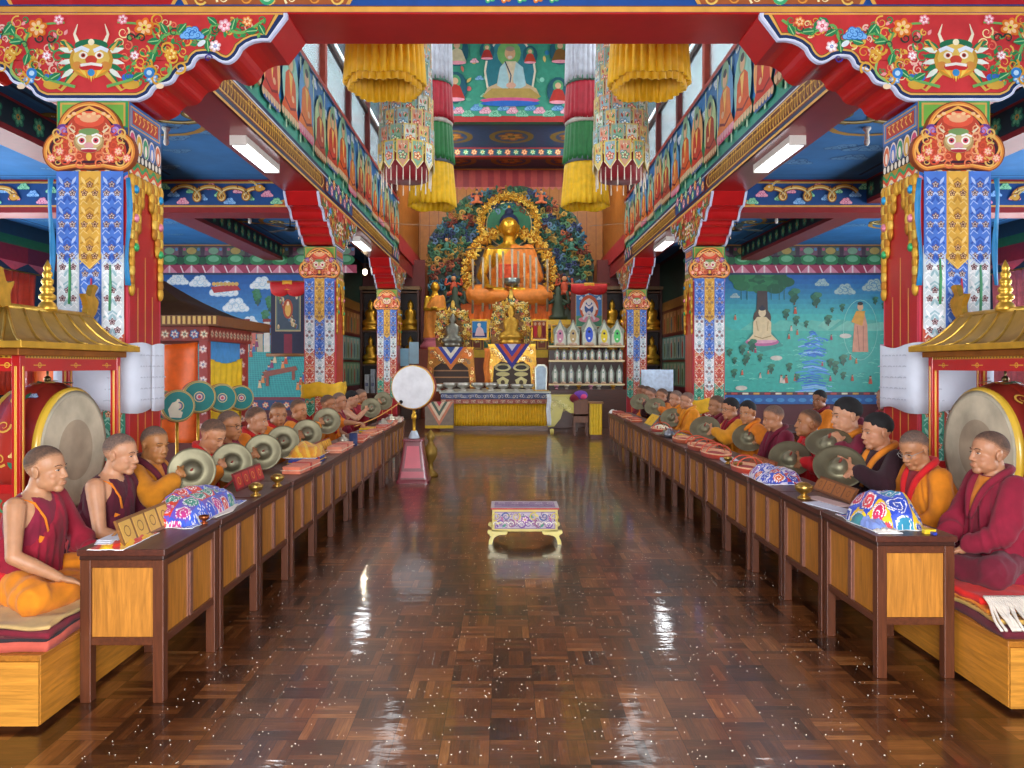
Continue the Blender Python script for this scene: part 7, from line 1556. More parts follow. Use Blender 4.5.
def stepped_table(px0, px1, py0, d, lab, cols, v_cols, inner):
    x0, x1, z1 = P(px0, 0, d).x, P(px1, 0, d).x, P(0, py0, d).z; t = thing('altar_table', lab, 'table', ((x0 + x1) / 2, d, .9), 'carved altar tables'); w_ = x1 - x0; H = z1 - .9
    b = B(cols[0]); b.box(x0 - .05, x1 + .05, d - .02, d + .6, z1 - .06, z1, cols[1]); b.frame((x0, d, .9), (1, 0, 0), (0, 0, 1), (0, -1, 0)); b.rect(0, H * .72, w_, H - .06, cols[2]); b.build('top', 'gold', t)
    b = B(cols[1]); b.frame((x0, d, .9), (1, 0, 0), (0, 0, 1), (0, -1, 0))
    b.prism([(-.04, H * .95), (w_ + .04, H * .95), (w_ + .06, H * .6), (w_ + .1, H * .1), (w_ + .1, 0), (w_ - .06, 0), (w_ - .1, H * .5), (w_ * .75, H * .62), (w_ * .5, H * .56), (w_ * .25, H * .62), (.1, H * .5), (.06, 0), (-.1, 0), (-.1, H * .1), (-.06, H * .6)], .06, cols[0])
    for k in range(44): b.spiral(.02 + (w_ - .04) * (k * .618 % 1), H * (.62 + .3 * (k * .7549 % 1)), .05, ('#f0d890', '#7a3a24', '#e8e0c0', '#2f5a5a', '#8a5a1c')[k % 5], 1.3, .022, k)
    for e in (0, 1):
        for k in range(6): b.spiral(e * w_, H * (.08 + .08 * k), .05, ('#e8cf80', '#c8704a')[k % 2], 1.3, .02, k)
    b.build('carved_front', 'gold', t)
    b = B('#2a1812'); b.box(x0 + .05, x1 - .05, d + .12, d + .58, .9, z1 - .06, '#3a2416'); b.frame((x0, d + .115, .9), (1, 0, 0), (0, 0, 1), (0, -1, 0)); inner(b, w_, H); b.build('cabinet', 'paint', t)
    b = B(v_cols[0]); b.frame((x0, d - .07, .9), (1, 0, 0), (0, 0, 1), (0, -1, 0)); m = w_ / 2
    for k, c in enumerate(v_cols):
        q = 1 - k * .24
        if k == 0: b.prism([(m - m * .8 * q, H), (m + m * .8 * q, H), (m, H - H * .55 * q)], .012, c)
        else: b.poly([(m - m * .8 * q, H), (m + m * .8 * q, H), (m, H - H * .55 * q)], c)
    b.build('cloth_triangle', 'silk', t)
def in1(b, w_, H):
    for k in range(3): b.rect(.08, H * (.1 + .16 * k), w_ - .08, H * (.13 + .16 * k), '#a8764a')
def in2(b, w_, H):
    for k in (0, 1):
        x = w_ * (.29 + .42 * k); b.oval(x, H * .48, w_ * .19, H * .09, '#e8dc9a'); b.oval(x, H * .48, w_ * .13, H * .05, '#2a2418'); b.oval(x, H * .33, w_ * .16, H * .05, '#d8cc8a'); b.poly([(x - w_ * .08, H * .03), (x - w_ * .14, H * .2), (x, H * .28), (x + w_ * .14, H * .2), (x + w_ * .08, H * .03)], '#e8dc9a'); b.oval(x, H * .14, w_ * .05, H * .06, '#4a3a1c')
stepped_table(430, 472, 347, 20.2, 'left carved altar table with orange and blue cloth triangle', ('#8a5a24', '#b8862e', '#a85a24'), ('#c8702a', '#2a3a9a', '#e0d8c8', '#2a4a8a'), in1)
stepped_table(490, 534, 344, 20.0, 'middle carved altar table with blue and red cloth triangle', ('#b88a34', '#d8a83a', '#c89a3a'), ('#2a2a8a', '#c84a2a', '#3a3aa0', '#d8d0e0'), in2)
b = B('#e07a1c'); q = P(484, 0, 19.9); b.grid([[V((q.x + k * .03 + .02 * math.sin(j), 19.9 - .03 * math.sin(k * 2 + j * .4), 1.95 - j * .1)) for k in range(6)] for j in range(10)], None, .01, V((0, -1, 0))); add(b, 'orange_scarf', 'silk', 'orange scarf hanging beside the middle altar table', 'scarf', True)
# front altar with pleated yellow skirt
AX0, AX1 = P(441, 0, 18).x, P(549, 0, 18).x; t = thing('altar', 'long low altar with pleated yellow skirt and brocade border', 'altar', ((AX0 + AX1) / 2, 18.3, 0))
b = B('#5a3420'); b.box(AX0, AX1, 18.03, 20.95, .02, .86); b.box(AX0 - .02, AX1 + .02, 17.96, 20.95, 0, .1, '#6a4a3a'); b.build('body', 'woodx', t)
b = B('#8a9088'); b.box(AX0 - .04, AX1 + .04, 17.94, 20.97, .86, .9, '#b8b8a8'); b.build('top', 'woodx', t)
b = B('#eab80c'); rows_ = []; xs = P(454, 0, 18).x; n = 220
for j in range(5): rows_.append([V((xs + (AX1 - xs) * k / n, 17.985 + .018 * math.sin(k * .95) - .012 * j / 4, .64 - j * .135)) for k in range(n + 1)])
b.grid(rows_, None, .006, V((0, -1, 0))); b.build('pleated_skirt', 'silk', t, True)
b = B('#4a5a7a'); b.frame((AX0, 17.93, .62), (1, 0, 0), (0, 0, 1), (0, -1, 0)); L = AX1 - AX0; b.prism([(0, 0), (L, 0), (L, .25), (0, .25)], .012, '#3a4668'); b.rect(0, 0, L, .105, '#a8604a')
for k in range(44): b.spiral(.04 + k * L / 44, .175, .04, ('#c8ccd8', '#8a94b8', '#d8d0c0')[k % 3], 1.3, .016, k); b.spiral(.04 + k * L / 44, .05, .034, ('#e0b89a', '#d8d0b0', '#8a3a3a')[k % 3], 1.3, .014, k)
b.build('brocade_border', 'silk', t)
b = B('#c8704a'); b.frame((P(425, 0, 17.9).x, 17.9, .05), (1, 0, 0), (0, 0, 1), (0, -1, 0)); b.prism([(0, 0), (.66, 0), (.66, .62), (0, .62)], .02, '#8a7a6a')
for k, c in enumerate(('#d88a6a', '#e8d0b0', '#5a6a5a', '#e0c8a8', '#c83a4a')): q = 1 - k * .2; b.poly([(.33 - .33 * q, .62), (.33 + .33 * q, .62), (.33, .62 - .56 * q)], c)
b.rect(0, 0, .66, .07, '#d8b020'); add(b, 'altar_hanging', 'silk', 'square brocade hanging with a striped triangle at the left end of the altar', 'hanging')
for k, px in enumerate((438, 450, 463, 478, 491, 503, 516, 528)):
    q = P(px, 0, 18.25); b = B('#c8c4ba'); s_ = 2.5 + .5 * (k in (1, 2, 3, 4)); b.lathe([(r * s_ * 1.25, z * s_) for r, z in BOWL], 20, (q.x, 18.25, .9)); o_ = b.build('offering_bowl', 'silver', None, True); tag(o_, 'pale metal offering bowl on the altar, %s from the left' % ['leftmost', 'second', 'third', 'fourth', 'fifth', 'sixth', 'seventh', 'eighth'][k], 'bowl', 'offering bowls in a row on the altar')
q = P(541, 0, 18.5); t = thing('glass_plaque', 'grey standing plaque at the right end of the altar', 'plaque', (q.x, 18.5, .9)); b = B('#b8b8a8'); b.frame((q.x, 18.5, .9), (1, 0, 0), (0, 0, 1), (0, -1, 0)); b.prism([(-.14, 0), (.14, 0), (.15, .56), (.08, .64), (-.08, .64), (-.15, .56)], .04, '#a8a89a'); b.poly([(-.11, .03), (.11, .03), (.12, .54), (.06, .6), (-.06, .6), (-.12, .54)], '#66727c'); b.build('plate', 'silver', t); b = B('#8a6a34'); b.box(q.x - .18, q.x + .18, 18.44, 18.62, .9, .93); b.build('foot', 'gold', t)
# shelves with butter sculptures
d = 19.2; X0s, X1s = P(549, 0, d).x, P(623, 0, d).x; t = thing('offering_rack', 'dark stepped rack with three shelves of butter sculptures right of the altar', 'rack', ((X0s + X1s) / 2, d, 0))
b = B('#3a2016'); b.box(X0s, X1s, d + .02, d + .5, 0, 1.9); b.build('body', 'woodx', t)
LV = [P(0, 345.5, d).z, P(0, 360, d).z, P(0, 383.5, d).z]
for z in LV: b = B('#b8823a'); b.box(X0s - .02, X1s + .02, d - .14, d + .04, z - .05, z, '#c8924a'); b.box(X0s - .02, X1s + .02, d - .15, d - .14, z - .045, z - .01, '#e8d8a8'); b.build('shelf', 'woodx', t, bevel=.004)
def torma(x, z, w_, h, c, lab, kind, grp):
    y = d - .05; t = thing('butter_sculpture', lab, 'butter sculpture', (x, y, z), grp)
    b = B('#9aa08a'); b.frame((x, y, z), (1, 0, 0), (0, 0, 1), (0, -1, 0))
    if kind == 0:
        b.prism(cur2([(-w_ * .5, 0), (-w_ * .48, h * .35), (-w_ * .52, h * .6), (-w_ * .2, h * .78), (0, h), (w_ * .2, h * .78), (w_ * .52, h * .6), (w_ * .48, h * .35), (w_ * .5, 0)], 4), .05, '#8a9080')
        b.poly(cur2([(-w_ * .42, 0), (-w_ * .4, h * .4), (-w_ * .15, h * .7), (0, h * .88), (w_ * .15, h * .7), (w_ * .4, h * .4), (w_ * .42, 0)], 4), '#c8ccba'); b.oval(0, h * .36, w_ * .26, h * .26, c); b.disc(0, h * .46, w_ * .09, '#2a2a4a'); b.disc(0, h * .24, w_ * .07, '#f4f0e4')
        for e in (-1, 1): b.spiral(e * w_ * .36, h * .5, w_ * .1, '#5a6a5a', 1.3, w_ * .04, 0, e)
    else:
        b.prism([(-w_ * .3, 0), (-w_ * .42, h * .55), (0, h), (w_ * .42, h * .55), (w_ * .3, 0)], .05, '#7f8a7a'); b.oval(0, h * .42, w_ * .2, h * .36, '#dfe0d4'); b.disc(0, h * .6, w_ * .1, c); b.oval(0, h * .2, w_ * .08, h * .1, c)
    b.build('plaque', 'clay', t)
    b = B('#e8e4d8'); b.lathe([(w_ * .3, 0), (w_ * .34, h * .04), (w_ * .22, h * .1), (.0005, h * .11)], 14, (x, y - .05, z), None, '#c8a890'); b.build('base', 'clay', t, True)
BC = ['#c88aa0', '#b8a070', '#3a5ac8', '#e0c830', '#5ac86a']; BN = ['pink', 'tan', 'blue', 'yellow', 'green']
for k, px in enumerate((560, 573, 589, 604, 617)): torma(P(px, 0, d).x, LV[0], 13 * d / FPX * (1.15 if k == 2 else 1), (30 if k == 2 else 26) * d / FPX, BC[k], 'tall pointed butter sculpture with a %s heart on the top shelf' % BN[k], 0, 'butter sculptures on the top shelf')
NM = ['first', 'second', 'third', 'fourth', 'fifth', 'sixth', 'seventh', 'eighth', 'ninth', 'tenth']
for k in range(10): torma(P(557 + k * 7, 0, d).x, LV[1], 6.4 * d / FPX, 11.5 * d / FPX, ('#c84a5a', '#5a6ac8', '#e0b850')[k % 3], 'small white butter sculpture, %s from the left on the middle shelf' % NM[k], 1, 'butter sculptures on the middle shelf')
for k in range(9): torma(P(555 + k * 8, 0, d).x, LV[2], 7.6 * d / FPX, 19 * d / FPX, ('#6a9a7a', '#d8d0b0', '#8aa8b8')[k % 3], 'greenish butter sculpture, %s from the left on the lowest shelf' % NM[k], 1, 'butter sculptures on the lowest shelf')
for k, px in enumerate((556, 566, 578, 590, 598, 612)):
    q = P(px, 0, d - .12); b = B(('#d8a0b0', '#c8c0b0', '#b8862e')[k % 3]); b.lathe([(r * 1.5, z * 1.5) for r, z in BOWL], 14, (q.x, d - .3, .93)); add(b, 'offering_bowl', 'silver', 'small offering bowl below the shelves of butter sculptures, %s from the left' % NM[k], 'bowl', True, 'bowls below the butter sculptures')
b = B('#5a2a1a'); b.box(X0s, X1s, d - .55, d + .02, 0, .93, '#4a2618'); tag(b.build('side_altar', 'woodx', bevel=.006), 'dark low side altar below the shelves of butter sculptures', 'altar')
# side tables before the shelves
d2 = 17.6; x0, x1 = P(549, 0, d2).x, P(578, 0, d2).x; t = thing('carved_table', 'yellow green carved table with a white scarf at the right of the altar', 'table', ((x0 + x1) / 2, d2, 0)); b = B('#b8b04a'); b.frame((x0, d2, 0), (1, 0, 0), (0, 0, 1), (0, -1, 0)); w_ = x1 - x0
b.prism([(-.03, .8), (w_ + .03, .8), (w_ + .02, .45), (w_ * .75, .42), (w_ * .5, .52), (w_ * .4, .3), (.12, .12), (-.02, .1)], .05, '#c8bc5a')
for k in range(24): b.spiral(.04 + (k * .37 % 1) * w_ * .9, .5 + (k * .61 % 1) * .28, .04, ('#8a8a34', '#e8e0a0', '#a8903a')[k % 3], 1.3, .014, k)
b.build('carved_front', 'lacquer', t); b = B('#c8b84a'); b.box(x0 - .05, x1 + .05, d2 - .02, d2 + .45, .8, .84); b.build('top', 'lacquer', t, bevel=.004)
for e in (x0 + .03, x1 - .03): b = B('#3a2418'); b.box(e - .03, e + .03, d2 + .05, d2 + .11, 0, .8); b.box(e - .03, e + .03, d2 + .36, d2 + .42, 0, .8); b.build('leg', 'woodz', t)
b = B('#dfe6ea'); b.grid([[V((x0 - .06 + k * .025 + .01 * math.sin(j), d2 - .07 - .015 * math.sin(k * 2 + j), .86 - .08 * j)) for k in range(5)] for j in range(10)], None, .008, V((0, -1, 0))); add(b, 'white_scarf', 'silk', 'white scarf hanging from the corner of the yellow green table', 'scarf', True)
q = P(552, 0, 16.9); b = B('#d8c86a'); b.lathe([(.04, 0), (.045, .1), (.03, .12), (.0005, .12)], 14, (q.x, 16.9, 0)); add(b, 'candle_cup', 'plain', 'small yellow cup standing on the floor before the altar', 'cup', True)
d3 = 16.6; x0, x1 = P(574, 0, d3).x, P(588, 0, d3).x; t = thing('lectern_chair', 'narrow brown wooden chair before the side altar', 'chair', ((x0 + x1) / 2, d3, 0)); b = B('#6a3a1c'); b.box(x0, x1, d3, d3 + .03, .28, .78); b.build('backrest', 'woodz', t); b = B('#6a3a1c'); b.box(x0, x1, d3, d3 + .34, .42, .46); b.build('seat', 'woodx', t)
for e in (x0 + .015, x1 - .015):
    for f in (d3 + .02, d3 + .32): b = B('#5a2f18'); b.box(e - .018, e + .018, f - .018, f + .018, 0, .8 if f < d3 + .1 else .42); b.build('leg', 'woodz', t)
b = B('#6a3a9a'); b.ell(((x0 + x1) / 2, d3 + .1, .86), (.16, .12, .11)); b.ell(((x0 + x1) / 2 - .12, d3 + .08, .8), (.12, .1, .1), None, 12, 8, '#7a1a2a'); b.ell(((x0 + x1) / 2 + .05, d3 + .02, .84), (.08, .06, .06), None, 12, 8, '#d84a7a'); add(b, 'cloth_bundle', 'cloth', 'violet, pink and maroon cloth bundle on the brown chair', 'cloth', True)
d4 = 15.9; x0, x1 = P(590.5, 0, d4).x, P(602, 0, d4).x; t = thing('yellow_podium', 'small stand draped in bright yellow cloth at the end of the right desks', 'stand', ((x0 + x1) / 2, d4, 0)); b = B('#dcb60e'); b.grid([[V((x0 + (x1 - x0) * k / 16, d4 - .01 * math.sin(k * 1.6), .72 - .08 * j)) for k in range(17)] for j in range(9)], None, .01, V((0, -1, 0))); b.box(x0, x1, d4 + .01, d4 + .22, .08, .72); b.build('drape', 'silk', t); b = B('#8a5a2a'); b.box(x0 - .03, x1 + .03, d4 - .03, d4 + .26, .72, .76); b.build('top', 'woodx', t); b = B('#5a2f18'); b.box(x0, x1, d4, d4 + .22, 0, .08); b.build('foot', 'woodx', t)
q = P(589, 0, 15.4)
# painted scrolls
def thangka(px0, px1, py0, py1, d, lab, art, border, drop, z_extra=0):
    a, q = P(px0, py1, d), P(px1, py0, d); w_, h_ = q.x - a.x, q.z - a.z; t = thing('painted_scroll', lab, 'scroll painting', ((a.x + q.x) / 2, d, a.z)); b = B(border)
    b.frame((a.x, d, a.z), (1, 0, 0), (0, 0, 1), (0, -1, 0)); b.prism([(0, -drop), (w_, -drop), (w_, h_), (0, h_)], .02, border)
    if drop: b.rect(w_ * .38, -drop, w_ * .62, 0, '#7a1c34')
    b.build('mount', 'silk', t)
    b = B('#d8c8a0'); e = w_ * .13; b.frame((a.x + e, d - .002, a.z + e * .6), (1, 0, 0), (0, 0, 1), (0, -1, 0)); w2, h2 = w_ - 2 * e, h_ - e * 1.6; b.prism([(0, 0), (w2, 0), (w2, h2), (0, h2)], .006, '#c8b07a'); b.fr = (b.fr[0], V((w2, 0, 0)), V((0, 0, h2)), V((0, -1, 0))); art(b); b.build('painting', 'paint', t)
    b = B('#c82020')
    for k in range(2):
        x_ = a.x + w_ * (.27 + .46 * k); rows_ = [[V((x_ + w_ * .27 * math.cos(PI - PI * i / 12) * (1), d - .05 - .03 * math.sin(j), q.z - j * .045 - .13 * math.sin(PI * i / 12) * (j / 4))) for i in range(13)] for j in range(5)]; b.grid(rows_, ('#c81c20', '#c81c20')[k], .01, V((0, -1, 0)))
    b.grid([[V((a.x + w_ * (.36 + .028 * i), d - .07, q.z + .03 - j * .05)) for i in range(11)] for j in range(5)], '#e0a020', .01, V((0, -1, 0))); b.build('veil', 'silk', t, True)
    b = B('#8a5a2a'); b.tube([(a.x - .08, d + .01, q.z), (q.x + .08, d + .01, q.z)], .03, 8); b.tube([(a.x - .1, d + .01, a.z - drop), (q.x + .1, d + .01, a.z - drop)], .035, 8); b.build('rod', 'woodx', t, True)
def art_fierce(b):
    b.rect(.02, .02, .98, .98, '#3a7ab8'); b.rect(.02, .02, .98, .3, '#4a8a6a')
    for k in range(8): b.cloud(.1 + .11 * k, .85 - .1 * (k % 3), .07, ('#7aa8d0', '#e0e8f0'))
    b.oval(.5, .5, .36, .34, '#c8582a'); b.oval(.5, .48, .26, .26, '#e8e0d8'); b.oval(.5, .5, .17, .18, '#3a5a9a'); b.disc(.5, .66, .09, '#e8e4e0'); b.oval(.5, .2, .4, .08, '#d8889a')
    for e in (-1, 1): b.stroke([(.5, .5), (.5 + e * .2, .62), (.5 + e * .3, .45)], .06, '#e8e0e0'); b.stroke([(.5, .4), (.5 + e * .16, .28), (.5 + e * .22, .2)], .07, '#d8d0d8')
def art_mandala(b):
    b.rect(.02, .02, .98, .98, '#6a7a6a'); b.rect(.07, .05, .93, .95, '#3a4a5a')
    for k in range(44): b.oval(.12 + .76 * (k * .618 % 1), .1 + .8 * (k * .377 % 1), .05, .055, ('#b89a6a', '#8a3a2a', '#d8c8a8', '#4a6a8a', '#5a7a4a')[k % 5]); b.disc(.12 + .76 * (k * .618 % 1), .13 + .8 * (k * .377 % 1), .02, '#e0c8a0')
    b.oval(.5, .5, .2, .22, '#a8482a'); b.oval(.5, .48, .12, .15, '#d8a850'); b.disc(.5, .62, .05, '#e8d0a8')
thangka(571, 607, 284, 330, 21.6, 'scroll painting of a fierce white and blue figure with red veil, above the butter sculptures', art_fierce, '#6a2f1a', 0)
thangka(271, 305, 282, 334, 16.2, 'tall scroll painting with navy and maroon mount hanging before the left mural', art_mandala, '#1c1f3c', .44)
# display cases at the back of the side aisles
def statuette(b, x, y, z, s_, c):
    b.lathe([(r * s_, q * s_) for r, q in ((.0005, 0), (.3, 0), (.32, .08), (.22, .14), (.3, .2), (.3, .28), (.16, .4), (.2, .55), (.17, .66), (.07, .72), (.1, .8), (.09, .9), (.04, .98), (.0005, 1.05))], 14, (x, y, z), None, c)
SN = 0
for sd in (-1, 1):
    sn = 'left' if sd < 0 else 'right'; xa, xb = sorted((sd * 2.72, sd * 4.46)); t = thing('display_case', 'tall dark display case of gilt statues beside the third column on the %s' % sn, 'cabinet', ((xa + xb) / 2, 23, 0), 'display cases at the back'); y0 = 22.72
    b = B('#4a2416'); b.box(xa, xb, 23.1, 23.18, 0, 3.75, '#2a1a14'); b.box(xa, xa + .06, y0, 23.1, 0, 3.75); b.box(xb - .06, xb, y0, 23.1, 0, 3.75); m = (xa + xb) / 2; b.box(m - .03, m + .03, y0, 23.1, 0, 3.75); b.box(xa - .03, xb + .03, y0 - .05, 23.2, 3.75, 3.85, '#7a5a34'); b.build('carcass', 'woodz', t)
    for z in (.7, 1.55, 2.55, 3.7): b = B('#6a4426'); b.box(xa + .06, xb - .06, y0, 23.1, z - .04, z); b.build('shelf', 'woodx', t)
    b = B('#5a2c1a'); b.box(xa + .06, m - .03, y0 - .01, y0 + .02, .05, .66); b.box(m + .03, xb - .06, y0 - .01, y0 + .02, .05, .66); b.build('door', 'woodz', t)
    for r_, (z, s_) in enumerate(((1.55, .82), (2.55, .9))):
        for k in range(4):
            x = xa + .28 + k * .395; b = B('#c8962e'); statuette(b, x, 22.9, z, s_, '#c8962e'); add(b, 'gilt_statuette', 'gold', 'gilt statuette on the %s shelf of the %s display case, %s from the left' % (('lower', 'upper')[r_], sn, NM[k]), 'statue', True, 'gilt statuettes in the display cases')
    for k in range(9):
        x = xa + .12 + k * .175 + (.05 if k > 4 else 0); b = B(('#d8dce4', '#c8d0e0', '#e0dcd0', '#3a4ab0')[k % 4]); h_ = .55 + .08 * ((k * 5) % 3); b.box(x, x + .13, 22.8, 23.05, .7, .7 + h_); b.box(x + .02, x + .11, 22.79, 22.8, .9, 1.0, '#8a94b8'); add(b, 'scripture_volume', 'cloth', 'wrapped volume standing on the bottom shelf of the %s display case, %s from the left' % (sn, NM[k]), 'book', group='scripture volumes in the display cases', bevel=.006)
q = P(407, 352, 21.8); b = B('#a8d4ec'); b.frame((q.x, 21.8, 1.5), (1, 0, 0), (0, 0, 1), (0, -1, 0)); b.prism([(-.3, 0), (.05, 0), (.05, .5), (-.3, .5)], .03, '#9fd0ea'); b.prism([(.06, .06), (.33, .06), (.33, .68), (.06, .68)], .03, '#b8dcf0'); t_ = add(b, 'notice_board', 'paper', 'pale blue notice boards beside the third column on the left', 'board')
b = B('#4a2a1a'); b.box(q.x - .35, q.x + .38, 21.75, 22.1, 0, 1.5); tag(b.build('side_cupboard', 'woodz', bevel=.006), 'dark narrow cupboard under the pale blue notice boards', 'cupboard')
q = P(655, 0, 17.0); b = B('#c8daee'); b.grid([[V((q.x - .3 + k * .1, 17.0 - .02 * math.sin(k), 1.42 - j * .12)) for k in range(8)] for j in range(5)], None, .02, V((0, -1, 0))); t_ = add(b, 'white_cloth', 'cloth', 'pale blue white cloth spread over a chair at the far end of the right row', 'cloth', True)
b = B('#3a2218'); b.box(q.x - .3, q.x + .4, 17.03, 17.08, .3, 1.4); b.box(q.x - .3, q.x + .4, 17.03, 17.5, .4, .45)
for e in (-.28, .36):
    for f in (17.05, 17.45): b.box(q.x + e - .02, q.x + e + .04, f - .02, f + .03, 0, .42)
tag(b.build('tall_chair', 'woodz', bevel=.005), 'dark tall chair behind the last monks of the right row', 'chair')
# prayer house with curtains on the left
def prayer_house():
    xr, yf, yb_ = -4.44, 11.0, 12.6; xl = -7.0; t = thing('prayer_house', 'small roofed prayer house with orange and yellow curtains beyond the first left column', 'shrine', ((xl + xr) / 2, (yf + yb_) / 2, 0)); 
    for x in (xl, xr):
        for y in (yf, yb_): b = B('#a8403a'); b.box(x - .06, x + .06, y - .06, y + .06, 0, 2.0); b.frame((x, y - .061, 0), (1, 0, 0), (0, 0, 1), (0, -1, 0)); [b.flower(0, .2 + .22 * k, .06, ('#d8a0a0', '#f0e0d0', '#5a7aa8')) for k in range(8)]; b.build('post', 'paint', t)
    b = B('#8a3a2a'); b.box(xl - .1, xr + .1, yf - .1, yb_ + .1, 1.86, 2.06, '#9a3a30'); b.frame((xl - .1, yf - .105, 1.86), (1, 0, 0), (0, 0, 1), (0, -1, 0))
    for k in range(20): b.flower(.07 + k * .138, .09, .07, (('#4a6aa8', '#d8d0c8', '#c84a3a'), ('#c8705a', '#e8d8b8', '#3a7a6a'))[k % 2])
    b.frame((xr + .105, yf - .1, 1.86), (0, 1, 0), (0, 0, 1), (1, 0, 0)); [b.flower(.1 + k * .15, .1, .07, ('#c8705a', '#e8d8b8', '#3a7a6a')) for k in range(12)]; b.build('frieze', 'paint', t)
    b = B('#5a4424'); N = 8; e0, r0 = (xl - .35, xr + .3, yf - .35, yb_ + .35), (-5.95, -5.45, 11.6, 12.0); rows_ = []
    for j in range(N + 1):
        f = j / N; x1_, x2_, y1_, y2_ = [e0[i] + (r0[i] - e0[i]) * f for i in range(4)]; z = 2.2 + .62 * f ** 1.6; rows_.append([V((x1_, y1_, z)), V((x1_, y2_, z)), V((x2_, y2_, z)), V((x2_, y1_, z)), V((x1_, y1_, z))])
    b.grid(rows_); b.add([tuple(p) for p in rows_[-1][:4]], [(0, 1, 2, 3)]); rf = b.build('roof', 'oldgold', t, 'auto')
    b = B('#a87a34'); b.box(e0[0] - .02, e0[1] + .02, e0[2] - .02, e0[3] + .02, 2.06, 2.2, '#7a4a24'); b.frame((e0[0], e0[2] - .025, 2.06), (1, 0, 0), (0, 0, 1), (0, -1, 0)); [b.rect(.02 + .07 * k, .02, .06 + .07 * k, .13, '#d8b060') for k in range(46)]; b.build('eaves', 'paint', t)
    b = B('#c8982f'); b.lathe([(.12, 0), (.13, .05), (.05, .1), (.09, .16), (.04, .22), (.05, .3), (.0005, .42)], 16, (-5.7, 11.8, 2.82)); b.build('finial', 'gold', rf, True)
    def curtain(nm, pts, c, zt, zb, sag=.1):
        n = 40; b = B(c); (ax, ay), (bx, by) = pts; L = math.hypot(bx - ax, by - ay); nx_, ny_ = -(by - ay) / L, (bx - ax) / L
        b.grid([[V((ax + (bx - ax) * k / n + nx_ * .02 * math.sin(k * .9 + j * .2), ay + (by - ay) * k / n + ny_ * .02 * math.sin(k * .9 + j * .2), zt - sag * math.sin(PI * (k / n)) * (1 - j / 12) - (zt - zb) * j / 12)) for k in range(n + 1)] for j in range(13)], None, .006, V((nx_, ny_, 0))); b.build(nm, 'silk', t, True)
    curtain('orange_curtain', ((xl + .1, yf + .02), (xr - .1, yf + .02)), '#f06400', 1.84, .35, .06); curtain('yellow_curtain', ((xr, yf + .12), (xr, yb_ - .12)), '#ecc40c', 1.62, .35, .08)
    b = B('#3f9ae0'); b.box(xr - .03, xr - .02, yf + .1, yb_ - .1, 1.5, 1.86); b.build('blue_valance', 'silk', t)
    b = B('#7a3a24'); b.box(xl, xr, yf - .04, yb_ + .04, 0, .4, '#6a2a22'); b.build('plinth', 'paint', t)
prayer_house()
# ------------------------------------------------------------------ light, sky, camera
w = bpy.data.worlds.new('daylight'); SC.world = w; w.use_nodes = True
bg = w.node_tree.nodes['Background']; bg.inputs[0].default_value = (.62, .78, 1, 1); bg.inputs[1].default_value = 1.2
def area(name, loc, rot, sx, sy, watts, col=(1, 1, 1), spread=180):
    l = bpy.data.lights.new(name, 'AREA'); l.shape = 'RECTANGLE'; l.size = sx; l.size_y = sy; l.energy = watts; l.color = col; l.spread = math.radians(spread)
    o = bpy.data.objects.new(name, l); COL.objects.link(o); o.location = loc; o.rotation_euler = rot; return o
LP = dict(door=560, side=230, cler=480, tube=10, shrine=85)
area('doorway_daylight', (0, -1.5, 1.9), (math.radians(90), 0, 0), 2.6, 2.7, LP['door'], (.96, .98, 1))
for sd in (-1, 1):
    for wy in (1.8, 5.4, 9.0, 12.4, 15.8): area('window_daylight', (sd * 10.45, wy, 2.18), (0, math.radians(102 * sd), 0), 2.5, 2.3, LP['side'], (.9, .96, 1))
    area('clerestory_daylight', (sd * 2.9, 13, 7.6), (0, math.radians(72 * sd), 0), 3.2, 13, LP['cler'], (.95, .98, 1))
s_ = bpy.data.lights.new('sun', 'SUN'); s_.energy = 3.0; s_.angle = math.radians(9); so = bpy.data.objects.new('sun', s_); COL.objects.link(so)
so.rotation_euler = (math.radians(90 - 24), 0, 0)
cam = bpy.data.cameras.new('camera'); co = bpy.data.objects.new('camera', cam); COL.objects.link(co)
co.location = (CX, 0, CZ); co.rotation_euler = (math.radians(90), 0, 0); cam.sensor_fit = 'HORIZONTAL'; cam.sensor_width = 36; cam.lens = FPX / 1024 * 36
cam.shift_x = (512 - VX) / 1024; cam.shift_y = (VY - 384) / 1024; cam.clip_start = .05
SC.camera = co
SC.view_settings.exposure = 0.08
SC.cycles.max_bounces = 6; SC.cycles.diffuse_bounces = 4; SC.cycles.glossy_bounces = 3; SC.cycles.transmission_bounces = 3; SC.cycles.use_denoising = True
SC.cycles.caustics_reflective = False; SC.cycles.caustics_refractive = False; SC.cycles.sample_clamp_indirect = 4
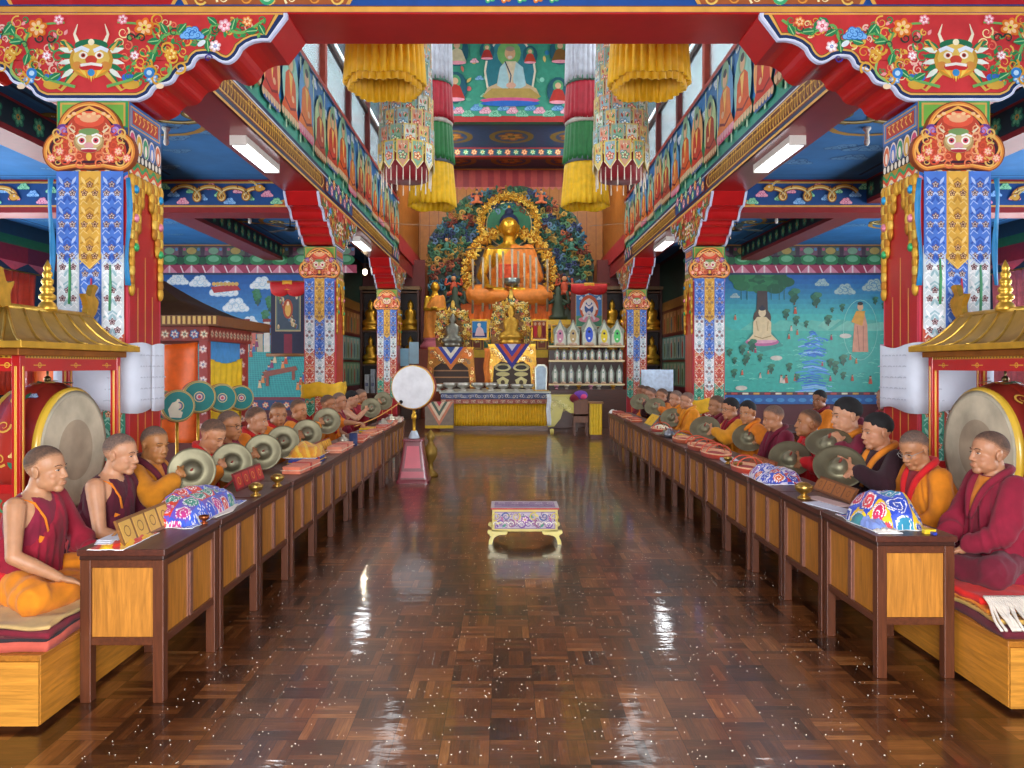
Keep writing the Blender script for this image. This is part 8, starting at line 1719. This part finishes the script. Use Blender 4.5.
# ------------------------------------------------------------------ hangings of the light well, lamps
def pleat_tier(b, x, y, r0, r1, z0, z1, n, col, amp=.03, thick=True):
    m = n * 6; rows_ = []
    for j in range(7):
        f = j / 6; r_ = r0 + (r1 - r0) * f; z = z0 + (z1 - z0) * f; rows_.append([V((x + (r_ + amp * (.3 + .7 * f) * math.cos(n * 2 * PI * k / m)) * math.cos(2 * PI * k / m), y + (r_ + amp * (.3 + .7 * f) * math.cos(n * 2 * PI * k / m)) * math.sin(2 * PI * k / m), z + .015 * f * math.sin(5 * 2 * PI * k / m))) for k in range(m + 1)])
    b.grid(rows_, col)
def solid(o, th=.012): q = o.modifiers.new('t', 'SOLIDIFY'); q.thickness = th; return o
for sd in (-1, 1):
    sn = 'left' if sd < 0 else 'right'
    x, y = sd * 1.37 - .02, 8.0
    t = thing('yellow_canopy', 'round pleated yellow canopy skirt hanging high on the %s, nearest to the entrance' % sn, 'canopy', (x, y, 4.4), 'pleated yellow canopies')
    b = B('#ecb80a'); pleat_tier(b, x, y, .33, .40, 5.6, 4.42, 30, '#ecb80a', .022); solid(b.build('outer_skirt', 'silk', t, True))
    b = B('#dca60a'); pleat_tier(b, x, y, .30, .355, 5.6, 4.36, 28, '#dca60a', .02); solid(b.build('inner_skirt', 'silk', t, True))
    b = B('#b8342a'); b.lathe([(.0005, 5.72), (.3, 5.66), (.34, 5.6), (.3, 5.58), (.0005, 5.6)], 28, (x, y, 0)); b.build('crown', 'silk', t, True)
    b = B('#8a6a2a'); b.tube([(x, y, 5.7), (x, y, 10.2)], .012, 8); b.build('cord', 'cloth', t)
    # banner of overlapping brocade scales
    x, y = sd * 1.53 - .03, 11.0; R = .33
    t = thing('scale_banner', 'cylindrical banner of overlapping floral brocade scales hanging on the %s' % sn, 'banner', (x, y, 4.2), 'cylindrical brocade banners')
    b = B('#8a1420'); b.lathe([(R * .93, 4.15), (R * .95, 4.4), (R * .95, 6.6), (.0005, 6.6)], 32, (x, y, 0)); b.build('lining', 'silk', t, True)
    for r_ in range(9):
        b = B(); n = 12; zt = 4.43 + r_ * .22
        for k in range(n):
            a = 2 * PI * (k + .5 * (r_ % 2)) / n; nn = V((math.cos(a), math.sin(a), 0)); u_ = V((-math.sin(a), math.cos(a), 0)); w_ = 2 * PI * R / n * .52
            if nn.y > .75: continue
            c = ('#8fb89a', '#d8c878', '#88b4bc', '#d8a080', '#a8a888')[(k * 2 + r_ * 3) % 5]
            if r_ < 1: c = '#d8c058'
            b.frame(V((x, y, zt)) + nn * (R + .012 * (9 - r_) * .6), u_, (0, 0, 1), nn); b.prism([(-w_, .2), (-w_, -.08), (0, -.2), (w_, -.08), (w_, .2)], .006, c); b.stroke([(-w_, -.08), (0, -.195), (w_, -.08)], .012, '#f0e8d0')
            b.poly([(-w_ * .8, .18), (-w_ * .8, -.06), (0, -.165), (w_ * .8, -.06), (w_ * .8, .18)], ('#7fb094', '#d4dcd0', '#d8c070', '#90b8c4', '#cf9a80')[(k + r_ * 2) % 5]); b.flower(w_ * .4, .1, w_ * .4, ('#c8503a', '#f4e0c0', '#3f7a5a')); b.flower(-w_ * .42, .02, w_ * .36, ('#3f7a9a', '#d8e8f0', '#d8a030')); b.flower(0, -.02, w_ * .72, ((('#c8483a', '#f0c8b0', '#5a8a4a')), ('#3f8a6a', '#cfe0b8', '#c8503a'), ('#d8702a', '#f6e0b0', '#8a2a2a'), ('#4a8ab0', '#d8e8f0', '#d8a030'))[(k + r_) % 4], 5, k); b.leaf(w_ * .3, .06, .07, .03, 1.2, '#3f8f5a'); b.leaf(-w_ * .3, .06, .07, .03, 1.9, '#c8583a')
        b.build('scale_row', 'silk', t)
    b = B('#e8e0d0')
    for k in range(24):
        a = 2 * PI * k / 24; b.tube([(x + (R + .02) * math.cos(a), y + (R + .02) * math.sin(a), 4.28), (x + (R + .02) * math.cos(a), y + (R + .02) * math.sin(a), 4.08 - .07 * (k % 2))], [.005, .009], 6)
    b.build('tassel_fringe', 'silk', t, True)
    b = B('#8a6a2a'); b.tube([(x, y, 6.6), (x, y, 10.2)], .012, 8); b.build('cord', 'cloth', t)
    # tiered banner
    x, y = sd * 1.39 - .09, 14.0
    t = thing('tiered_banner', 'tall pleated banner of white, red, green and yellow tiers hanging on the %s' % sn, 'banner', (x, y, 4.4), 'tiered pleated banners')
    for k, (pa, pb, c, r0, r1) in enumerate(((20, 85, '#ccd6e4', .33, .35), (84, 123, '#b81c34', .33, .37), (124, 164, '#1f7a3c', .34, .39), (163, 207, '#f2c20c', .36, .42))):
        b = B(c); pleat_tier(b, x, y, r0, r1, P(0, pa, 14).z, P(0, pb, 14).z, 26, c, .018); solid(b.build(('white_tier', 'red_tier', 'green_tier', 'yellow_tier')[k], 'silk', t, True))
        if k: b = B(('#5a8a7a', '#d8d8d0', '#6a7a8a')[k - 1]); zz = P(0, pa, 14).z; b.lathe([(r0 + .025, zz - .05), (r0 + .035, zz), (r0 + .02, zz + .05), (r0 - .02, zz + .05)], 32, (x, y, 0)); b.build('trim_band', 'silk', t, True)
    b = B('#8a6a2a'); b.tube([(x, y, P(0, 22, 14).z), (x, y, 10.2)], .012, 8); b.lathe([(.0005, P(0, 18, 14).z), (.33, P(0, 21, 14).z), (.0005, P(0, 22, 14).z)], 24, (x, y, 0)); b.build('cord', 'cloth', t)
# fluorescent battens under the side beams
TUBE = emit('lit_tube', '#f4f8ff', 3.0); BULB = emit('lit_bulb', '#ffe9c0', 14.0)
for sd in (-1, 1):
    sn = 'left' if sd < 0 else 'right'
    for k, yy in enumerate((9.45, 16.3, 21.6)):
        x = sd * 3.2; t = thing('tube_light', 'lit fluorescent batten under the %s beam, %s' % (sn, ('nearest to the entrance', 'beyond the second column', 'beyond the third column')[k]), 'ceiling light', (x, yy, 4.1), 'fluorescent battens')
        b = B('#e4e2da'); b.box(x - .09, x + .09, yy - .62, yy + .62, 4.06, 4.139); b.box(x - .095, x + .095, yy - .65, yy - .62, 4.03, 4.139); b.box(x - .095, x + .095, yy + .62, yy + .65, 4.03, 4.139); b.build('housing', 'plain', t)
        b = B('#ffffff'); b.box(x - .08, x + .08, yy - .6, yy + .6, 4.025, 4.06); b.build('diffuser', 'plain', t, mat=TUBE)
    for (yy, xx, zz, lab) in ((10.0, 4.55, 4.6, 'small white bulb holder on the painted ceiling, nearer bay on the %s'), (15.5, 5.3, 4.6, 'small white bulb holder on the painted ceiling, farther bay on the %s')):
        x = sd * xx; t = thing('bulb_holder', lab % sn, 'lamp', (x, yy, zz), 'bulbs on the aisle ceilings'); b = B('#dedad0'); b.lathe([(.05, 4.6), (.05, 4.57), (.025, 4.54), (.03, 4.44), (.0005, 4.44)], 16, (x, yy, 0)); b.build('holder', 'plain', t, True); b = B('#e8e6e0'); b.ell((x, yy, 4.41), (.035, .035, .05)); b.build('bulb', 'plain', t, True)
    # ceiling fans
    x, y = sd * 4.35 , 15.0; t = thing('ceiling_fan', 'dark ceiling fan with three blades in the %s aisle' % sn, 'fan', (x, y, 4.2), 'ceiling fans'); b = B('#1c1a1c'); b.tube([(x, y, 4.6), (x, y, 4.2)], .015, 8); b.lathe([(.0005, 4.56), (.06, 4.56), (.05, 4.5), (.016, 4.48)], 14, (x, y, 0)); b.build('rod', 'plain', t, True); b = B('#1c1a1c'); b.lathe([(.0005, 4.12), (.09, 4.13), (.11, 4.17), (.09, 4.21), (.0005, 4.22)], 20, (x, y, 0)); b.build('motor', 'plain', t, True)
    for k in range(3):
        a = 2 * PI * k / 3 + .4; b = B('#2a2422'); u_ = V((math.cos(a), math.sin(a), 0)); v_ = V((-math.sin(a), math.cos(a), 0)); b.frame(V((x, y, 4.175)), u_, v_, (0, 0, 1)); b.prism([(.1, -.03), (.2, -.06), (.6, -.07), (.62, 0), (.6, .06), (.2, .05), (.1, .03)], .008, '#2a2422'); b.build('blade', 'plain', t)
q = P(365, 272, 19.0); t = thing('hanging_bulb', 'glowing warm bulb hanging between the second and third columns on the left', 'lamp', q); b = B('#ffffff'); b.ell(q, (.06, .06, .075)); b.build('bulb', 'plain', t, True, mat=BULB); b = B('#2a2420'); b.tube([(q.x, q.y, q.z + .07), (q.x, q.y, 4.6)], .008, 8); b.lathe([(.03, q.z + .06), (.03, q.z + .12), (.01, q.z + .13)], 12, (q.x, q.y, 0)); b.build('cord', 'plain', t, True)
# thin wires slung across the hall
for (a, c_, lab) in ((P(270, 208, 13.4), P(440, 226, 17.0), 'thin wire slung from the second left column towards the altar'), (P(745, 205, 13.4), P(590, 226, 17.0), 'thin wire slung from the second right column towards the altar')):
    b = B('#8a7a6a'); b.tube(curve([a, a.lerp(c_, .5) + V((0, 0, -.06)), c_], 8), .005, 6); add(b, 'slung_wire', 'plain', lab, 'wire', True)
# grains of thrown rice on the floor
b = B('#d8cdb8')
for k in range(3600):
    y = 2.3 + RND.random() ** 1.35 * 9.5; x = RND.uniform(-1.75, 1.75) if RND.random() < .75 else RND.gauss(0, 1.9)
    if abs(x) > 2.0: continue
    a = RND.uniform(0, PI); s_ = RND.uniform(.0022, .0036); c, q = math.cos(a) * s_, math.sin(a) * s_
    b.add([(x - c, y - q, .001), (x + q * .5, y - c * .5, .001), (x + c, y + q, .001), (x - q * .5, y + c * .5, .001), (x, y, .0045)], [(0, 1, 4), (1, 2, 4), (2, 3, 4), (3, 0, 4), (3, 2, 1, 0)])
tag(b.build('rice_grains', 'clay'), 'white rice grains scattered over the parquet floor', 'rice', kind='stuff')
for sd in (-1, 1):
    for yy in (9.45, 16.3): area('batten_light', (sd * 3.2, yy, 4.0), (0, 0, 0), .16, 1.2, LP['tube'], (.95, .98, 1))
area('bulb_glow', tuple(q_ for q_ in (P(365, 272, 19.0) + V((0, -.12, -.1)))), (0, 0, 0), .1, .1, 12, (1, .85, .6))

for sd in (-1, 1):  # made-up lamps, added out of view behind the banners to brighten the shrine
    x, y, z = sd * 2.55, 20.75, 7.55; t = thing('added_spot_lamp', 'added fill lamp under the shrine ceiling, unseen behind the %s tiered banner' % ('left' if sd < 0 else 'right'), 'lamp', (x, y, z), 'added fill lamps of the shrine')
    dv = (V((0, 24.0, 4.6)) - V((x, y, z))).normalized(); Rm = rot_to(dv); b = B('#2a2a2c'); b.M = Matrix.Translation((x, y, z)) @ Rm.to_4x4(); b.lathe([(.0005, -.16), (.06, -.15), (.08, -.05), (.11, .06), (.1, .06), (.07, -.04)], 20); b.build('housing', 'plain', t, True)
    b = B('#ffffff'); b.M = Matrix.Translation((x, y, z)) @ Rm.to_4x4(); b.lathe([(.09, .03), (.0005, .035)], 20); b.build('lens', 'plain', t, mat=BULB)
    b = B('#2a2a2c'); b.tube([(x, y, 7.9), (x, y, z + .05)], .02, 8); b.build('bracket', 'plain', t)
    o = area('shrine_fill_light', V((x, y, z)) + dv * .15, rot_to(-dv).to_euler(), .3, .3, LP['shrine'], (1, .93, .8))  # fill light on the statue, cast from the added lamp
